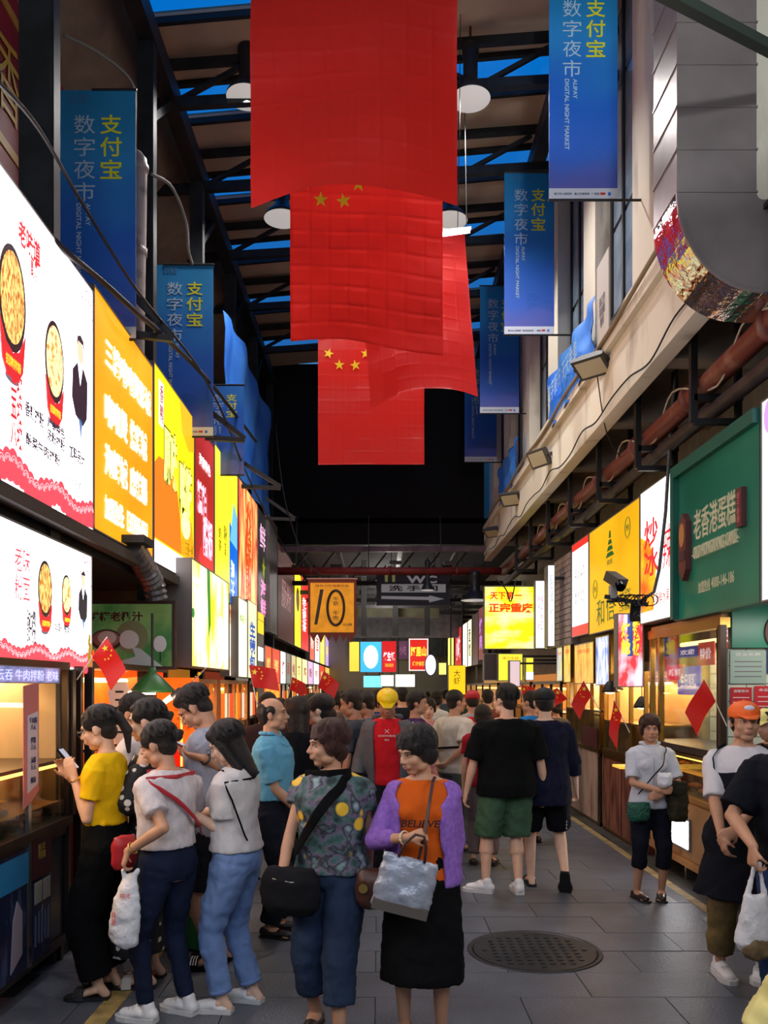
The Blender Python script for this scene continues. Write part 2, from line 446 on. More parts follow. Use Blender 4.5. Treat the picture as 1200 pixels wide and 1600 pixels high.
# upper wall: piers with window bays between
bays = []
wr = MB()
edges = [(5.46, 5.7), (6.95, 7.55), (8.85, 9.35), (10.7, 11.3), (12.7, 13.3), (14.7, 15.3), (16.7, 17.4)]
up = struct('wall_upper', MB().bb(2.3, 2.75, 5.46, 17.2, 4.9, 5.35), cream)
for y0, y1 in edges: MB().bb(2.3, 2.75, y0, y1, 5.35, 9.1).build('pier', cream, up)
winf = mat('window_frame_dark', (52, 50, 50), .5, .2); wing = mat('window_pane', (96, 118, 140), .12, var=.2, vscale=2, rgb2=(150, 165, 178))
for i in range(len(edges) - 1):
    y0, y1 = edges[i][1], edges[i + 1][0]
    pass
    s = struct('window_%d' % (i + 1), MB().bb(2.5, 2.55, y0, y1, 5.35, 9.1), winf)
    n = 3
    for k_ in range(n):
        ya = y0 + .05 + (y1 - y0 - .05) * k_ / n; yb = y0 + (y1 - y0 - .05) * (k_ + 1) / n
        for za, zb in ((5.4, 6.5), (6.56, 7.9), (7.96, 9.0)):
            MB().bb(2.485, 2.5, ya, yb, za, zb).build('pane', wing, s)
    for k_ in range(n + 1):
        ya = y0 + (y1 - y0 - .05) * k_ / n; MB().bb(2.46, 2.52, ya, ya + .05, 5.35, 9.1).build('mullion', winf, s)
struct('trim_5', MB().bb(2.18, 2.32, 5.46, 17.2, 4.30, 4.92), cream)                  # fascia
k = MB().bb(2.12, 2.34, 5.46, 17.2, 4.86, 4.96); struct('trim_6', k, cream)
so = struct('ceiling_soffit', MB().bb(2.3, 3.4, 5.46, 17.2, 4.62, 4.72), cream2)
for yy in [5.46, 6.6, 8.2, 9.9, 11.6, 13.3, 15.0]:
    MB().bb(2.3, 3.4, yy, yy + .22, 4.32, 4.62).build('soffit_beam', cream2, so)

# black gable closing the roof and the low dark canopy behind it
struct('wall_gable', MB().bb(-2.35, 2.15, 17.0, 17.1, 4.62, 8.3), mat('gable_black', (8, 10, 13), .9))
struct('trim_7', MB().bb(-2.6, -2.25, 17.05, 17.2, 4.6, 8.3), mat('gable_side', (40, 36, 34), .9))
g = MB().bb(-2.35, 2.2, 16.9, 17.05, 4.46, 4.56); struct('trim_8', g, mat('canopy_gutter', (112, 92, 104), .6, var=.3))
cn = struct('ceiling_canopy', MB().bb(-3.3, 3.5, 17.0, 44, 5.05, 5.15), darkL)
cm = mat('canopy_steel', (44, 42, 44), .6, .2)
for i in range(9):
    yy = 17.3 + i * 1.9
    MB().bb(-2.6, 3.3, yy, yy + .1, 4.05, 4.15).build('canopy_beam', cm, cn)
    for j in range(9):
        xa = -2.3 + j * .55
        MB().bar((xa, yy, 4.15), (xa + .27, yy, 4.5), .04).build('canopy_strut', cm, cn)
for xa in (-2.2, -.9, .4, 1.6): MB().bb(xa, xa + .09, 17.2, 36, 4.5, 4.58).build('canopy_purlin', cm, cn)
for i in range(12):
    MB().box((rnd.uniform(-2, 2), 17.4 + rnd.random() * 2, 4.3), (.25, .1, .07)).build('cable_tray', mat('tray', (92, 88, 92), .6), cn)
# grey steel duct boxes seen under the canopy
gd = mat('pale_beam', (96, 92, 66), .5, var=.25, vscale=3)
struct('trim_9', MB().bb(-.75, 1.6, 22, 22.4, 3.55, 3.78), gd)
struct('trim_10', MB().bb(-1.0, 2.7, 27, 27.3, 3.3, 4.9), mat('grey_back', (92, 94, 98), .8, var=.2))
struct('trim_11', MB().bb(-1.1, 3.2, 32.5, 32.7, 2.9, 4.9), mat('dark_back', (70, 76, 82), .8, var=.25))
struct('wall_end', MB().bb(-3, 3.5, 33, 33.3, 0, 5), mat('end_wall', (150, 146, 138), .8))
for xx in (-.45, .35, 1.15): struct('trim_%d' % (12 + int(xx * 2)), MB().bb(xx, xx + .14, 21, 21.15, 3.0, 4.9), cm)

# red fire pipe across the street
p = thing('red_pipe', 'long dull red pipe crossing the street under the black gable', 'pipe', (-.1, 16, 3.95))
redp = mat('red_oxide', (112, 36, 34), .55, var=.3, vscale=5)
MB().tube([(-2.0, 16.0, 3.93), (2.35, 16.0, 3.93)], .075, 14).build('pipe_run', redp, p, True)
for xx in (-1.3, .2, 1.5): MB().tube([(xx - .03, 16, 3.93), (xx + .03, 16, 3.93)], .095, 14).build('pipe_joint', redp, p, True)
for xx in (-1.6, -.2, 1.2): MB().bar((xx, 16, 4.0), (xx, 16.3, 5.05), .02).build('hanger', cm, p)

# pipes running along the right side under the soffit
rustp = mat('rust_pipe', (104, 46, 36), .5, rgb2=(150, 110, 90), vscale=3, pos=(.55, .8)); dkp = mat('dark_pipe', (52, 44, 44), .5, .2, var=.3)
rp_ = thing('right_pipe', 'thick rust red water pipe running along the right side above the signs', 'pipe', (2.5, 8, 4.0))
MB().tube([(2.50, 2.5 + i * 1.1, 4.02 + .02 * math.sin(i)) for i in range(14)], .085, 12).build('pipe_run', rustp, rp_, True)
rp2 = thing('right_pipe', 'thinner dark pipe below the rust red pipe on the right', 'pipe', (2.5, 8, 3.8))
MB().tube([(2.56, 2.5 + i * 1.1, 3.83 + .015 * math.cos(i * 1.3)) for i in range(14)], .06, 12).build('pipe_run', dkp, rp2, True)
for i in range(9):
    yy = 3.6 + i * 1.35
    m_ = MB().bar((2.38, yy, 3.72), (2.38, yy, 4.61), .05); m_.bar((2.38, yy, 3.9), (2.75, yy, 3.9), .05); m_.bar((2.72, yy, 3.72), (2.72, yy, 4.61), .045); m_.bar((2.38, yy, 3.72), (2.72, yy, 3.72), .045)
    m_.box((2.38, yy, 4.6), (.14, .14, .03))
    m_.build('pipe_bracket', BLACKM, rp_)
    MB().tube([(2.50, yy + .3, 4.02), (2.50, yy + .36, 4.02)], .11, 12).build('pipe_flange', rustp, rp_, True)
def cable(name, label, pts, r, m=None, grp=None):
    # smooth path
    pts = [V(p) for p in pts]; out = []
    for i in range(len(pts) - 1):
        p0 = pts[max(i - 1, 0)]; p1 = pts[i]; p2 = pts[i + 1]; p3 = pts[min(i + 2, len(pts) - 1)]
        for k_ in range(6):
            t = k_ / 6; out.append(.5 * ((2 * p1) + (p2 - p0) * t + (2 * p0 - 5 * p1 + 4 * p2 - p3) * t * t + (3 * p1 - p0 - 3 * p2 + p3) * t ** 3))
    out.append(pts[-1])
    o = MB().tube(out, r, 6).build(name, m or mat('cable_black', (24, 24, 26), .6), None, True)
    return tag(o, label, 'cable', grp)
cable('sagging_cable', 'black cable looping along the lower edge of the right fascia', [(2.15, 5.5 + i * .55, 4.36 + .05 * math.sin(i * 2.3) + .02 * math.cos(i * 5)) for i in range(22)], .008)
cable('sagging_cable', 'pale cable bundle running on top of the right fascia', [(2.10, 5.5 + i * .8, 4.98 + .03 * math.sin(i * 1.7)) for i in range(14)], .022, mat('pale_cable', (150, 134, 110), .7))
cable('sagging_cable', 'pale cable drooping around the rust red pipe on the right', [(2.40 + .08 * (i % 2), 4 + i * .7, 4.02 + .10 * (-1) ** i) for i in range(14)], .009, mat('pale_cable2', (170, 160, 140), .7))
cable('sagging_cable', 'thin wire hanging from the nearest right floodlight', [(2.1, 8.0, 4.7), (2.25, 8.2, 4.2), (2.5, 8.4, 3.95), (2.6, 8.6, 3.95)], .006)
cable('overhead_cable', 'long black cable running down over the left blue banners', [P(-10, 120, 3.7), P(60, 200, 4.3), P(130, 320, 5.4), P(215, 455, 6.3), P(300, 560, 8), P(345, 640, 9), P(385, 740, 11), P(430, 830, 14), P(470, 900, 16)], .012)
cable('overhead_cable', 'thick black hose crossing just above the left sign tops', [P(60, 350, 5.0), P(105, 395, 5.3), P(160, 440, 5.9), P(215, 490, 6.4), P(250, 520, 7), P(330, 600, 9), P(400, 690, 12)], .022)
cable('overhead_cable', 'grey cable hanging between the upper left trusses', [P(100, 55, 6.5), P(150, 80, 6.7), P(200, 120, 6.9), P(212, 160, 7), P(205, 235, 7.2)], .012, mat('grey_cable', (120, 120, 112), .7))
cable('overhead_cable', 'pale cable drooping behind the pipe elbow on the left', [P(236, 272, 7.6), P(268, 292, 7.8), P(290, 345, 8), P(294, 390, 8), P(300, 412, 8.2)], .016, mat('grey_cable', (120, 120, 112), .7))
cable('overhead_cable', 'thin cable down to the yellow number ten banner', [P(430, 660, 14), P(445, 780, 14), P(475, 870, 14.2), P(505, 900, 14)], .01)
# pale PVC drain pipe with elbow on the left
pv = thing('drain_pipe', 'pale grimy plastic drain pipe with an elbow beside a black column', 'pipe', P(218, 520, 7.3))
pvm = mat('pvc', (168, 156, 148), .5, rgb2=(90, 80, 74), vscale=7, pos=(.5, .75))
MB().tube([P(212, 830, 7.3), P(215, 500, 7.3), P(219, 262, 7.3), P(219, 252, 7.31), P(214, 246, 7.36), P(206, 245, 7.42), P(190, 243, 7.5)], .062, 14).build('pipe_run', pvm, pv, True)
MB().tube([P(216.5, 400, 7.3), P(216.6, 388, 7.3)], .074, 14).build('pipe_joint', pvm, pv, True)
MB().tube([P(218.8, 268, 7.3), P(219, 258, 7.3)], .074, 14).build('pipe_joint', pvm, pv, True)

# ------------------------------------------------------------ steel brackets on the left carrying cables
for i, (px, py, Y, wd) in enumerate(((205, 522, 6.9, 60), (320, 684, 9.3, 60), (377, 760, 11.5, 60), (415, 810, 14, 45))):
    a = P(px, py, Y); o = MB().bar(a, a + V((wd * Y / F, .1, 0)), .05)
    o.bar(a + V((0, .05, .35)), a + V((wd * Y / F, .1, .02)), .05)
    o = o.build('wall_bracket', BLACKM)
    tag(o, ['black steel bracket arm above the orange sign', 'black steel bracket arm in front of the third left banner', 'black steel bracket arm above the flame sign', 'farthest black steel bracket arm on the left'][i], 'bracket', 'steel brackets on the left')
# flexible foil duct and clutter under the left signs
fx = thing('flexible_duct', 'silver flexible foil duct hanging behind the orange signs', 'duct', P(240, 900, 7.0))
pts = [P(205, 850, 6.6), P(215, 868, 6.8), P(228, 890, 7.0), P(240, 912, 7.15), P(246, 940, 7.2)]
rr = []; pp = []
for i in range(len(pts) - 1):
    for k_ in range(6):
        pp.append(pts[i].lerp(pts[i + 1], k_ / 6)); rr.append(.10 if k_ % 2 else .085)
MB().tube(pp, rr, 16).build('duct_hose', mat('foil', (120, 120, 122), .35, .8), fx)
MB().box(P(205, 850, 6.6) + V((0, 0, .02)), (.28, .28, .06)).build('duct_collar', STEEL, fx)
struct('trim_20', MB().bb(-2.9, -2.08, 3.0, 8.2, 2.66, 2.72), darkL)
struct('trim_21', MB().bb(-2.02, -1.94, 2.5, 8.1, 2.70, 2.78), mat('sign_rail', (70, 64, 62), .5, .2))

# ------------------------------------------------------------ big sheet-metal extraction duct, upper right
dk = thing('extraction_duct', 'large sheet metal extraction duct with a shiny curved elbow at upper right', 'duct', (2.0, 5.2, 4.1))
dm = mat('galvanised', (140, 130, 128), .34, .45, var=.12, vscale=3, bump=.12, bscale=9)
dm2 = mat('shiny_foil', (205, 205, 205), .1, 1, bump=.9, bscale=7)
dx0, dx1, dy0, dy1 = 1.79, 2.27, 5.0, 5.42
zt = 4.69
for i in range(10):
    z0 = zt + i * .255
    MB().bb(dx0, dx1, dy0, dy1, z0 + .004, z0 + .251).build('duct_section', dm, dk)
    m_ = MB().bb(dx0 - .006, dx1 + .006, dy0 - .006, dy1 + .006, z0 - .004, z0 + .006); m_.build('seam', dm, dk)
cxx, czz = dx1 + .04, zt        # elbow turns to the right about this axis
N = 14; R1 = cxx - dx0; R0 = .04
prof = []
vs = []; fs = []
for i in range(N + 1):
    t = PI + (PI / 2) * i / N
    for r, y_ in ((R1, dy0), (R1, dy1), (R0, dy1), (R0, dy0)): vs.append((cxx + r * math.cos(t), y_, czz + r * math.sin(t) * (.60 / .52)))
for i in range(N):
    a = i * 4; b = a + 4
    for q in range(4): fs.append((a + q, b + q, b + (q + 1) % 4, a + (q + 1) % 4))
front = [f for k_, f in enumerate(fs) if k_ % 4 != 0]; outer = [f for k_, f in enumerate(fs) if k_ % 4 == 0]
MB().add(vs, front).build('elbow_side', dm, dk); MB().add(vs, outer).build('elbow_belly', dm2, dk)
MB().bb(cxx, 3.4, dy0, dy1, zt - .60, zt - .045).build('duct_section', dm, dk)
MB().bb(cxx + .001, 3.4, dy0 + .01, dy1 - .01, zt - .608, zt - .60).build('elbow_belly', dm2, dk)
for i in range(N):
    t0 = PI + (PI / 2) * i / N; t1 = PI + (PI / 2) * (i + 1) / N
    MB().bar((cxx + R1 * math.cos(t0), dy0 - .004, czz + R1 * math.sin(t0) * 1.154), (cxx + R1 * math.cos(t1), dy0 - .004, czz + R1 * math.sin(t1) * 1.154), .012, .016).build('seam', dm, dk)
o = MB().bar(P(1020, -20, 4.0), P(1210, 80, 4.6), .055).build('diagonal_strut', mat('green_steel', (62, 72, 66), .5, .2))
tag(o, 'green grey diagonal steel strut crossing in front of the upper duct', 'strut')
o = thing('wall_plate', 'pale blue wall panel seen right of the upper duct', 'panel', (2.6, 5.6, 4.7))
MB().bb(2.50, 3.3, 5.60, 5.66, 4.72, 5.6).build('panel', mat('blue_white', (170, 190, 225), .5), o); MB().bb(2.50, 3.3, 5.60, 5.66, 5.6, 8.6).build('panel', cream, o)
for yy_ in (19.5, 24, 29): lamp('POINT', (.2, yy_, 4.2), 110, (1, .95, .88), .2, name='canopy_fill')  # added point lights without fixtures, they lift the dark under the canopy

# ------------------------------------------------------------ floodlights on the fascia
def flood(px, py, Y, label, sc=1.0, face=(-.5, -.2, -.8)):
    c = P(px, py, Y); o = thing('floodlight', label, 'floodlight', tuple(c), 'floodlights on the right fascia')
    d = V(face).normalized(); x = d.cross(V((0, 0, 1))).normalized(); z = x.cross(d)
    R = Matrix((x, z, -d)).transposed()       # local z = back
    q = lambda a, b, c_: c + R @ V((a * sc, b * sc, c_ * sc))
    m_ = MB(); m_.loft([(q(0, 0, 0), R @ V((.17 * sc, 0, 0)) * 1.1, R @ V((0, .12 * sc, 0)) * 1.1), (q(0, 0, .05), R @ V((.17 * sc, 0, 0)), R @ V((0, .12 * sc, 0))), (q(0, 0, .10), R @ V((.12 * sc, 0, 0)), R @ V((0, .08 * sc, 0)))], 4)
    m_ = MB().box(c, (.34 * sc, .24 * sc, .05 * sc), R); m_.box(q(0, 0, .05), (.26 * sc, .18 * sc, .06 * sc), R)
    m_.build('housing', mat('lamp_grey', (78, 76, 74), .5, .3), o)
    MB().box(q(0, 0, -.027), (.28 * sc, .18 * sc, .006 * sc), R).build('lens', mat('lens', (190, 180, 150), .1), o)
    f = MB()
    for i in range(6): f.box(q(-.10 + i * .04, 0, .09), (.008 * sc, .16 * sc, .03 * sc), R)
    f.build('cooling_fins', mat('lamp_grey', (78, 76, 74), .5, .3), o)
    m_ = MB().bar(q(-.19, 0, 0), q(-.19, 0, .13), .02 * sc, .04 * sc); m_.bar(q(.19, 0, 0), q(.19, 0, .13), .02 * sc, .04 * sc); m_.bar(q(-.2, 0, .13), q(.2, 0, .13), .03 * sc, .02 * sc)
    m_.bar(q(0, 0, .13), V((2.2, q(0, 0, .13).y + .05, q(0, 0, .13).z)), .05 * sc); m_.build('bracket', mat('lamp_grey', (78, 76, 74), .5, .3), o)
flood(925, 572, 8.0, 'nearest floodlight on the right fascia, beside the duct', 1.0, (-.35, -.35, -.85))
flood(842, 716, 10.6, 'second floodlight on the right fascia, tilted towards the street', .95, (-.75, -.45, -.5))
flood(798, 780, 13.0, 'third floodlight on the right fascia', .95, (-.4, -.6, -.7))
flood(770, 832, 15.3, 'farthest floodlight on the right fascia, near the black gable', .9, (-.3, -.4, -.85))

# ------------------------------------------------------------ pendant bell lamps
def bell(px, py, Y, label, r=.22, lit=True, rod=True, ztop=4.0):
    c = P(px, py, Y); o = thing('pendant_lamp', label, 'lamp', tuple(c), 'bell shaped pendant lamps')
    out = mat('lamp_shade_dark', (40, 42, 48), .4, .3)
    MB().lathe(c, [(r, 0), (r * .98, .02), (r * .8, .08), (r * .5, .14), (r * .36, .2), (r * .36, .42), (r * .42, .46), (r * .42, .54), (r * .2, .58), (.02, .58)], 28).build('shade', out, o, True)
    MB().lathe(c, [(.0, .075), (r * .55, .07), (r * .8, .04), (r * .985, -.002), (r * .97, -.004)], 28).build('reflector', mat('lit_reflector', (235, 230, 225), .3, emit=.45 if lit else 0), o, True)
    if lit: MB().ell(c + V((0, 0, .05)), (r * .35, r * .35, .04)).build('bulb', em((255, 250, 240), 6.0), o, True)
    MB().tube([c + V((0, 0, .57)), c + V((0, 0, .8)), c + V((0, 0, 8.3 - c.z))] if rod else [c + V((0, 0, .57)), c + V((0, 0, .6)), V((c.x, c.y, max(ztop, c.z + .62)))], .012, 6).build('rod', BLACKM, o)
    if lit: lamp('SPOT', c + V((0, 0, -.03)), 340, (1, .97, .93), .12, target=c + V((0, 0, -3)), spot=2.4, name='pendant_light')
bell(735, 155, 8.6, 'bell pendant lamp to the right of the nearest red flag', .21)
bell(385, 152, 8.6, 'bell pendant lamp half hidden left of the nearest red flag', .21)
bell(702, 345, 10.8, 'bell pendant lamp to the right of the second red flag', .24)
bell(441, 342, 10.8, 'bell pendant lamp half hidden left of the second red flag', .24)
bell(742, 938, 16, 'unlit dark bell lamp hanging low before the far right signs', .27, False, False)
bell(668, 922, 16.0, 'small dark bell lamp in front of the restroom arrow sign', .12, False, False)
tb = thing('fluorescent_tube', 'lit fluorescent tube behind the second flag, glaring pink on the third flag', 'lamp', tuple(P(708, 362, 8.2)))
MB().tube([P(680, 368, 8.25), P(734, 361, 8.25)], .018, 10).build('tube', em((255, 235, 250), 14), tb)
MB().bar(P(678, 364, 8.28), P(736, 357, 8.28), .05, .02).build('batten', WHITE, tb)
MB().tube([P(715, 356, 8.28), P(718, 200, 8.32), V((P(720, 200, 8.35).x, 8.4, 8.5))], .004, 5).build('wire', BLACKM, tb)
lamp('POINT', P(705, 372, 8.15), 10, (1, .8, .95), .1, name='tube_light')
# ================================================================== SIGNS
def sign(label, fr, w, h, face, depth=.10, housing=None, group=None, border=.012, name='light_box_sign', cat='sign', proud=True):
    s = thing(name, label, cat, tuple(fr.o), group)
    MB().rect(fr, -border, w + border, -border, h + border, -depth, -.004).build('housing', housing or GREYM, s)
    MB().rect(fr, 0, w, 0, h, -.006, 0).build('face', face, s)
    m_ = MB()
    for r in ((-border, w + border, -border, 0), (-border, w + border, h, h + border), (-border, 0, 0, h), (w, w + border, 0, h)): m_.rect(fr, *r, -.006, .006)
    m_.build('frame', housing or GREYM, s)
    s['_w'] = w; s['_h'] = h
    return s
def deco(s, fr, name, m, fn, z=.002):
    mb = MB(); fn(mb); return mb.build(name, m, s)
GR = 'signs of the upper left row'; GRR = 'signs of the upper right row'
def lsign(px0, px1, z0, z1, label, face, X=XL, group=GR, depth=.12, housing=None):
    Y0, Y1 = (onx(px0, X) if px0 is not None else 3.2), onx(px1, X)
    fr = frL(X, Y0 + .012, z0); return sign(label, fr, Y1 - Y0 - .024, z1 - z0, face, depth, housing, group), fr, Y1 - Y0 - .024, z1 - z0
Z0, Z1 = 2.79, 4.47
WH = mat('lit_white_face', (255, 250, 255), .4, emit=4.5)
WH2 = mat('lit_white_face2', (255, 248, 255), .4, emit=2.5)
food = mat('lit_noodles', (190, 96, 24), .5, emit=1.0, rgb2=(255, 226, 130), vscale=26, stretch=(1, 2.5, .8), pos=(.40, .56))
food2 = mat('lit_broth', (255, 230, 170), .5, emit=1.2, rgb2=(226, 140, 60), vscale=20, pos=(.5, .62))
redp_ = em((216, 40, 46), 1.1); redpk = em((225, 75, 90), 1.2); inkp = em((60, 50, 66), .6); darkbowl = em((46, 42, 48), .6)
def cloudband(s, fr, w, base, amp, m, sc=1.0):
    mb = MB(); r2 = random.Random(3); n = int(w / (.075 * sc))
    for i in range(n):
        a = w * (i + .5) / n; b = base + amp * (.5 + .5 * math.cos(i * .75)) * (1 - .25 * i / n); r = (.055 + .03 * r2.random()) * sc
        mb.disc(fr, a, b, r * .8, r, .002 + .0006 * (i % 4), .0035 + .0006 * (i % 4), 18)
        mb.disc(fr, min(w - .03, a + .03), b - .05 * sc, r * .75, r * .8, .001, .0055 + .0006 * (i % 3), 16)
    mb.build('cloud_band', m, s)
    mb = MB()
    for i in range(n):
        a = w * (i + .5) / n; b = base + amp * (.5 + .5 * math.cos(i * .75)) * (1 - .25 * i / n)
        for r in (.035, .02):
            pts = [fr.pt(a + r * sc * math.cos(t), b + r * 1.1 * sc * math.sin(t), .008) for t in [PI * q / 6 for q in range(7)]]
            mb.tube(pts, .0022, 4)
    mb.build('cloud_line', em((255, 190, 195), 1.2), s)
def bowl(s, fr, a, b, ra, rb, fm=food):
    MB().disc(fr, a, b, ra, rb, .002, .004, 32).build('bowl_rim', darkbowl, s)
    MB().disc(fr, a, b + rb * .02, ra * .86, rb * .86, .004, .006, 32).build('noodles', fm, s)
    mb = MB(); mb.prism([(a - ra * .95, b - rb * .5), (a - ra * .5, b - rb * .9), (a, b - rb * 1.02), (a + ra * .5, b - rb * .9), (a + ra * .95, b - rb * .5), (a + ra * .75, b - rb * 1.25), (a + ra * .4, b - rb * 1.5), (a - ra * .4, b - rb * 1.5), (a - ra * .75, b - rb * 1.25)], fr, .001, .0075)
    mb.build('red_bowl', redp_, s)
    MB().disc(fr, a, b - rb * 1.5, ra * .5, rb * .10, .0005, .0015, 20).build('bowl_shadow_print', em((120, 120, 140), .8), s)
    text('招牌拌粉', fr, a, b - rb * 1.22, ra * 1.1, rb * .2, em((255, 220, 60), 1.2), s, z=.009)
def portrait(s, fr, a, b, h):
    k = h / 1.0; sk = em((250, 205, 175), 1.3); su = em((44, 44, 62), .6)
    mb = MB().disc(fr, a, b + .36 * k, .095 * k, .13 * k, .002, .004, 22); mb.build('portrait_face', sk, s)
    mb = MB().prism([(a - .1 * k, b + .4 * k), (a - .09 * k, b + .5 * k), (a, b + .54 * k), (a + .09 * k, b + .5 * k), (a + .1 * k, b + .4 * k), (a + .07 * k, b + .46 * k), (a - .07 * k, b + .46 * k)], fr, .004, .006); mb.build('portrait_hair', su, s)
    mb = MB().prism([(a - .22 * k, b + .1 * k), (a - .08 * k, b + .22 * k), (a, b - .02 * k), (a + .08 * k, b + .22 * k), (a + .22 * k, b + .1 * k), (a + .2 * k, b - .3 * k), (a + .08 * k, b - .42 * k), (a - .14 * k, b - .36 * k), (a - .24 * k, b - .2 * k)], fr, .002, .004); mb.build('portrait_suit', su, s)
    MB().prism([(a - .05 * k, b - .36 * k), (a + .06 * k, b - .38 * k), (a + .02 * k, b - .58 * k)], fr, .002, .004).build('portrait_hem', em((90, 130, 190), 1), s)

def whitemenu(s, fr, w, h, sc, small=False):
    # from right to left in the strip the camera sees
    if not small:
        bowl(s, fr, w - 1.27, h * .62, .17, .29); bowl(s, fr, w - .68, h * .55, .15, .25, food2); portrait(s, fr, w - .24, h * .56, .62)
        text('老味道', fr, w - 1.05, h * .87, .30, .15, redp_, s, bold=.03)
        text('酸粉', fr, w - .98, h * .80, .10, .12, redp_, s, bold=.03)
        text('三块\n五块\n八块', fr, w - 1.22, h * .27, .15, .42, redp_, s, bold=.03)
        text('香辣拌粉', fr, w - .98, h * .30, .26, .09, inkp, s, bold=.02)
        text('海南特色\n汤粉拌粉', fr, w - .66, h * .29, .28, .15, inkp, s, bold=.02)
        text('酸菜牛肉拌粉', fr, w - .85, h * .20, .5, .07, inkp, s, bold=.02)
        text('加料另计', fr, w - .30, h * .27, .28, .09, inkp, s, bold=.02)
        text('全国连锁', fr, w - .35, h * .16, .24, .05, inkp, s)
        cloudband(s, fr, w, .08, .08, redpk, 1.0)
    else:
        bowl(s, fr, w - .80, h * .60, .105, .17); bowl(s, fr, w - .46, h * .60, .08, .13, food2); portrait(s, fr, w - .16, h * .60, .36)
        text('老味\n粉面', fr, w - 1.12, h * .66, .2, .3, redpk, s)
        text('香辣牛肉拌粉', fr, w - 1.0, h * .3, .12, .2, inkp, s)
        text('汤粉  拌粉  酸粉', fr, w - .6, h * .32, .42, .07, inkp, s)
        cloudband(s, fr, w, .05, .05, redpk, .75)
        mb = MB()
        for a, b in ((w - .06, .04), (.3, .03)):
            for i in range(7): mb.disc(fr, a + .012 * math.sin(i * 2.1), b + i * .03, .035 - .003 * i, .03, .009, .013, 7)
        mb.build('gold_ornament', em((190, 150, 40), .7), s)
    mb = MB(); r2 = random.Random(5)                       # pink blossom print in the corners
    for i in range(90):
        mb.disc(fr, w - abs(r2.gauss(0, .16)) - .01, h - abs(r2.gauss(0, .10)) - .01, .006, .008, .002, .0035, 5)
        mb.disc(fr, .02 + abs(r2.gauss(0, .5)), h - abs(r2.gauss(0, .06)) - .01, .006, .008, .002, .0035, 5)
    mb.build('blossom_print', em((235, 120, 150), 1.1), s)

s, fr, w_, h_ = lsign(None, 145, Z0, Z1, 'large white lit menu sign with noodle bowls at upper left', WH); whitemenu(s, fr, w_, h_, 1)
s, fr, w_, h_ = lsign(-300, 143, 1.83, 2.615, 'lower white lit menu sign with small bowls above the left food counter', WH, group='lower lit signs on the left'); whitemenu(s, fr, w_, h_, .6, True)
# orange sign with white lettering
org = mat('lit_orange', (255, 176, 20), .4, emit=.92, rgb2=(250, 150, 12), vscale=.8)
s, fr, w_, h_ = lsign(146, 238.5, Z0 + .04, Z1 + .06, 'orange lit sign with rows of white lettering beside the white menu sign', org)
text('三楼啫啫煲影城', fr, w_ * .56, h_ * .79, w_ * .80, .22, WH2, s, bold=.02)
text('啫啫煲', fr, w_ * .33, h_ * .545, w_ * .36, .24, WH2, s, bold=.03); text('烧烤城', fr, w_ * .72, h_ * .545, w_ * .32, .24, WH2, s, bold=.03)
text('海鲜城', fr, w_ * .33, h_ * .325, w_ * .36, .24, WH2, s, bold=.03); text('麻辣锅', fr, w_ * .72, h_ * .325, w_ * .32, .24, WH2, s, bold=.03)
text('加盟热线:', fr, w_ * .30, h_ * .12, w_ * .30, .18, WH2, s, bold=.01); text('13976054551', fr, w_ * .70, h_ * .12, w_ * .38, .17, WH2, s, bold=.01)
# yellow sign with bubble letters
yl = mat('lit_yellow', (255, 226, 10), .4, emit=1.15)
s, fr, w_, h_ = lsign(240, 303, Z0 + .04, Z1 + .13, 'yellow and orange lit sign with outlined bubble lettering', yl)
MB().prism([(0, .22), (w_ * .64, .22), (w_ * .62, .55), (w_ * .5, .9), (w_ * .3, 1.0), (w_ * .1, .98), (0, .88)], fr, .001, .003).build('orange_patch', em((250, 130, 30), 1.0), s)
MB().prism([(w_ * .62, .22), (w_, .22), (w_, .36), (w_ * .93, .62), (w_ * .8, .74), (w_ * .68, .62)], fr, .001, .003).build('orange_patch', em((253, 176, 20), 1.0), s)
MB().prism([(w_ * .6, h_), (w_ * .66, h_ - .3), (w_ * .85, h_ - .42), (w_, h_ - .36), (w_, h_)], fr, .001, .003).build('orange_patch', em((253, 190, 20), 1.0), s)
MB().rect(fr, 0, w_, 0, .2, .001, .005).build('white_strip', WH2, s)
text('原味', fr, w_ * .36, h_ * .60, w_ * .34, .58, em((60, 70, 20), .5), s, z=.004, bold=.07); text('原味', fr, w_ * .36, h_ * .60, w_ * .32, .54, em((255, 255, 120), 2), s, z=.0065, bold=.035, name='lettering_fill')
text('鸭脖', fr, w_ * .76, h_ * .50, w_ * .36, .62, em((60, 70, 20), .5), s, z=.004, bold=.07); text('鸭脖', fr, w_ * .76, h_ * .50, w_ * .34, .58, em((255, 255, 120), 2), s, z=.0065, bold=.035, name='lettering_fill')
MB().disc(fr, w_ * .76, h_ * .31, w_ * .12, .14, .004, .006).build('outlined_dot', em((255, 255, 150), 2), s)
MB().prism([(w_ * .10, h_ * .72), (w_ * .2, h_ * .72), (w_ * .2, h_ * .95), (w_ * .1, h_ * .95)], fr, .002, .004).build('seal', em((230, 230, 240), 1.4), s)
text('香\n鸭', fr, w_ * .15, h_ * .835, w_ * .07, .34, em((170, 40, 30), .9), s, z=.006)
text('三亚一绝', fr, w_ * .85, h_ * .18, w_ * .22, .14, em((150, 130, 0), .8), s, z=.006)
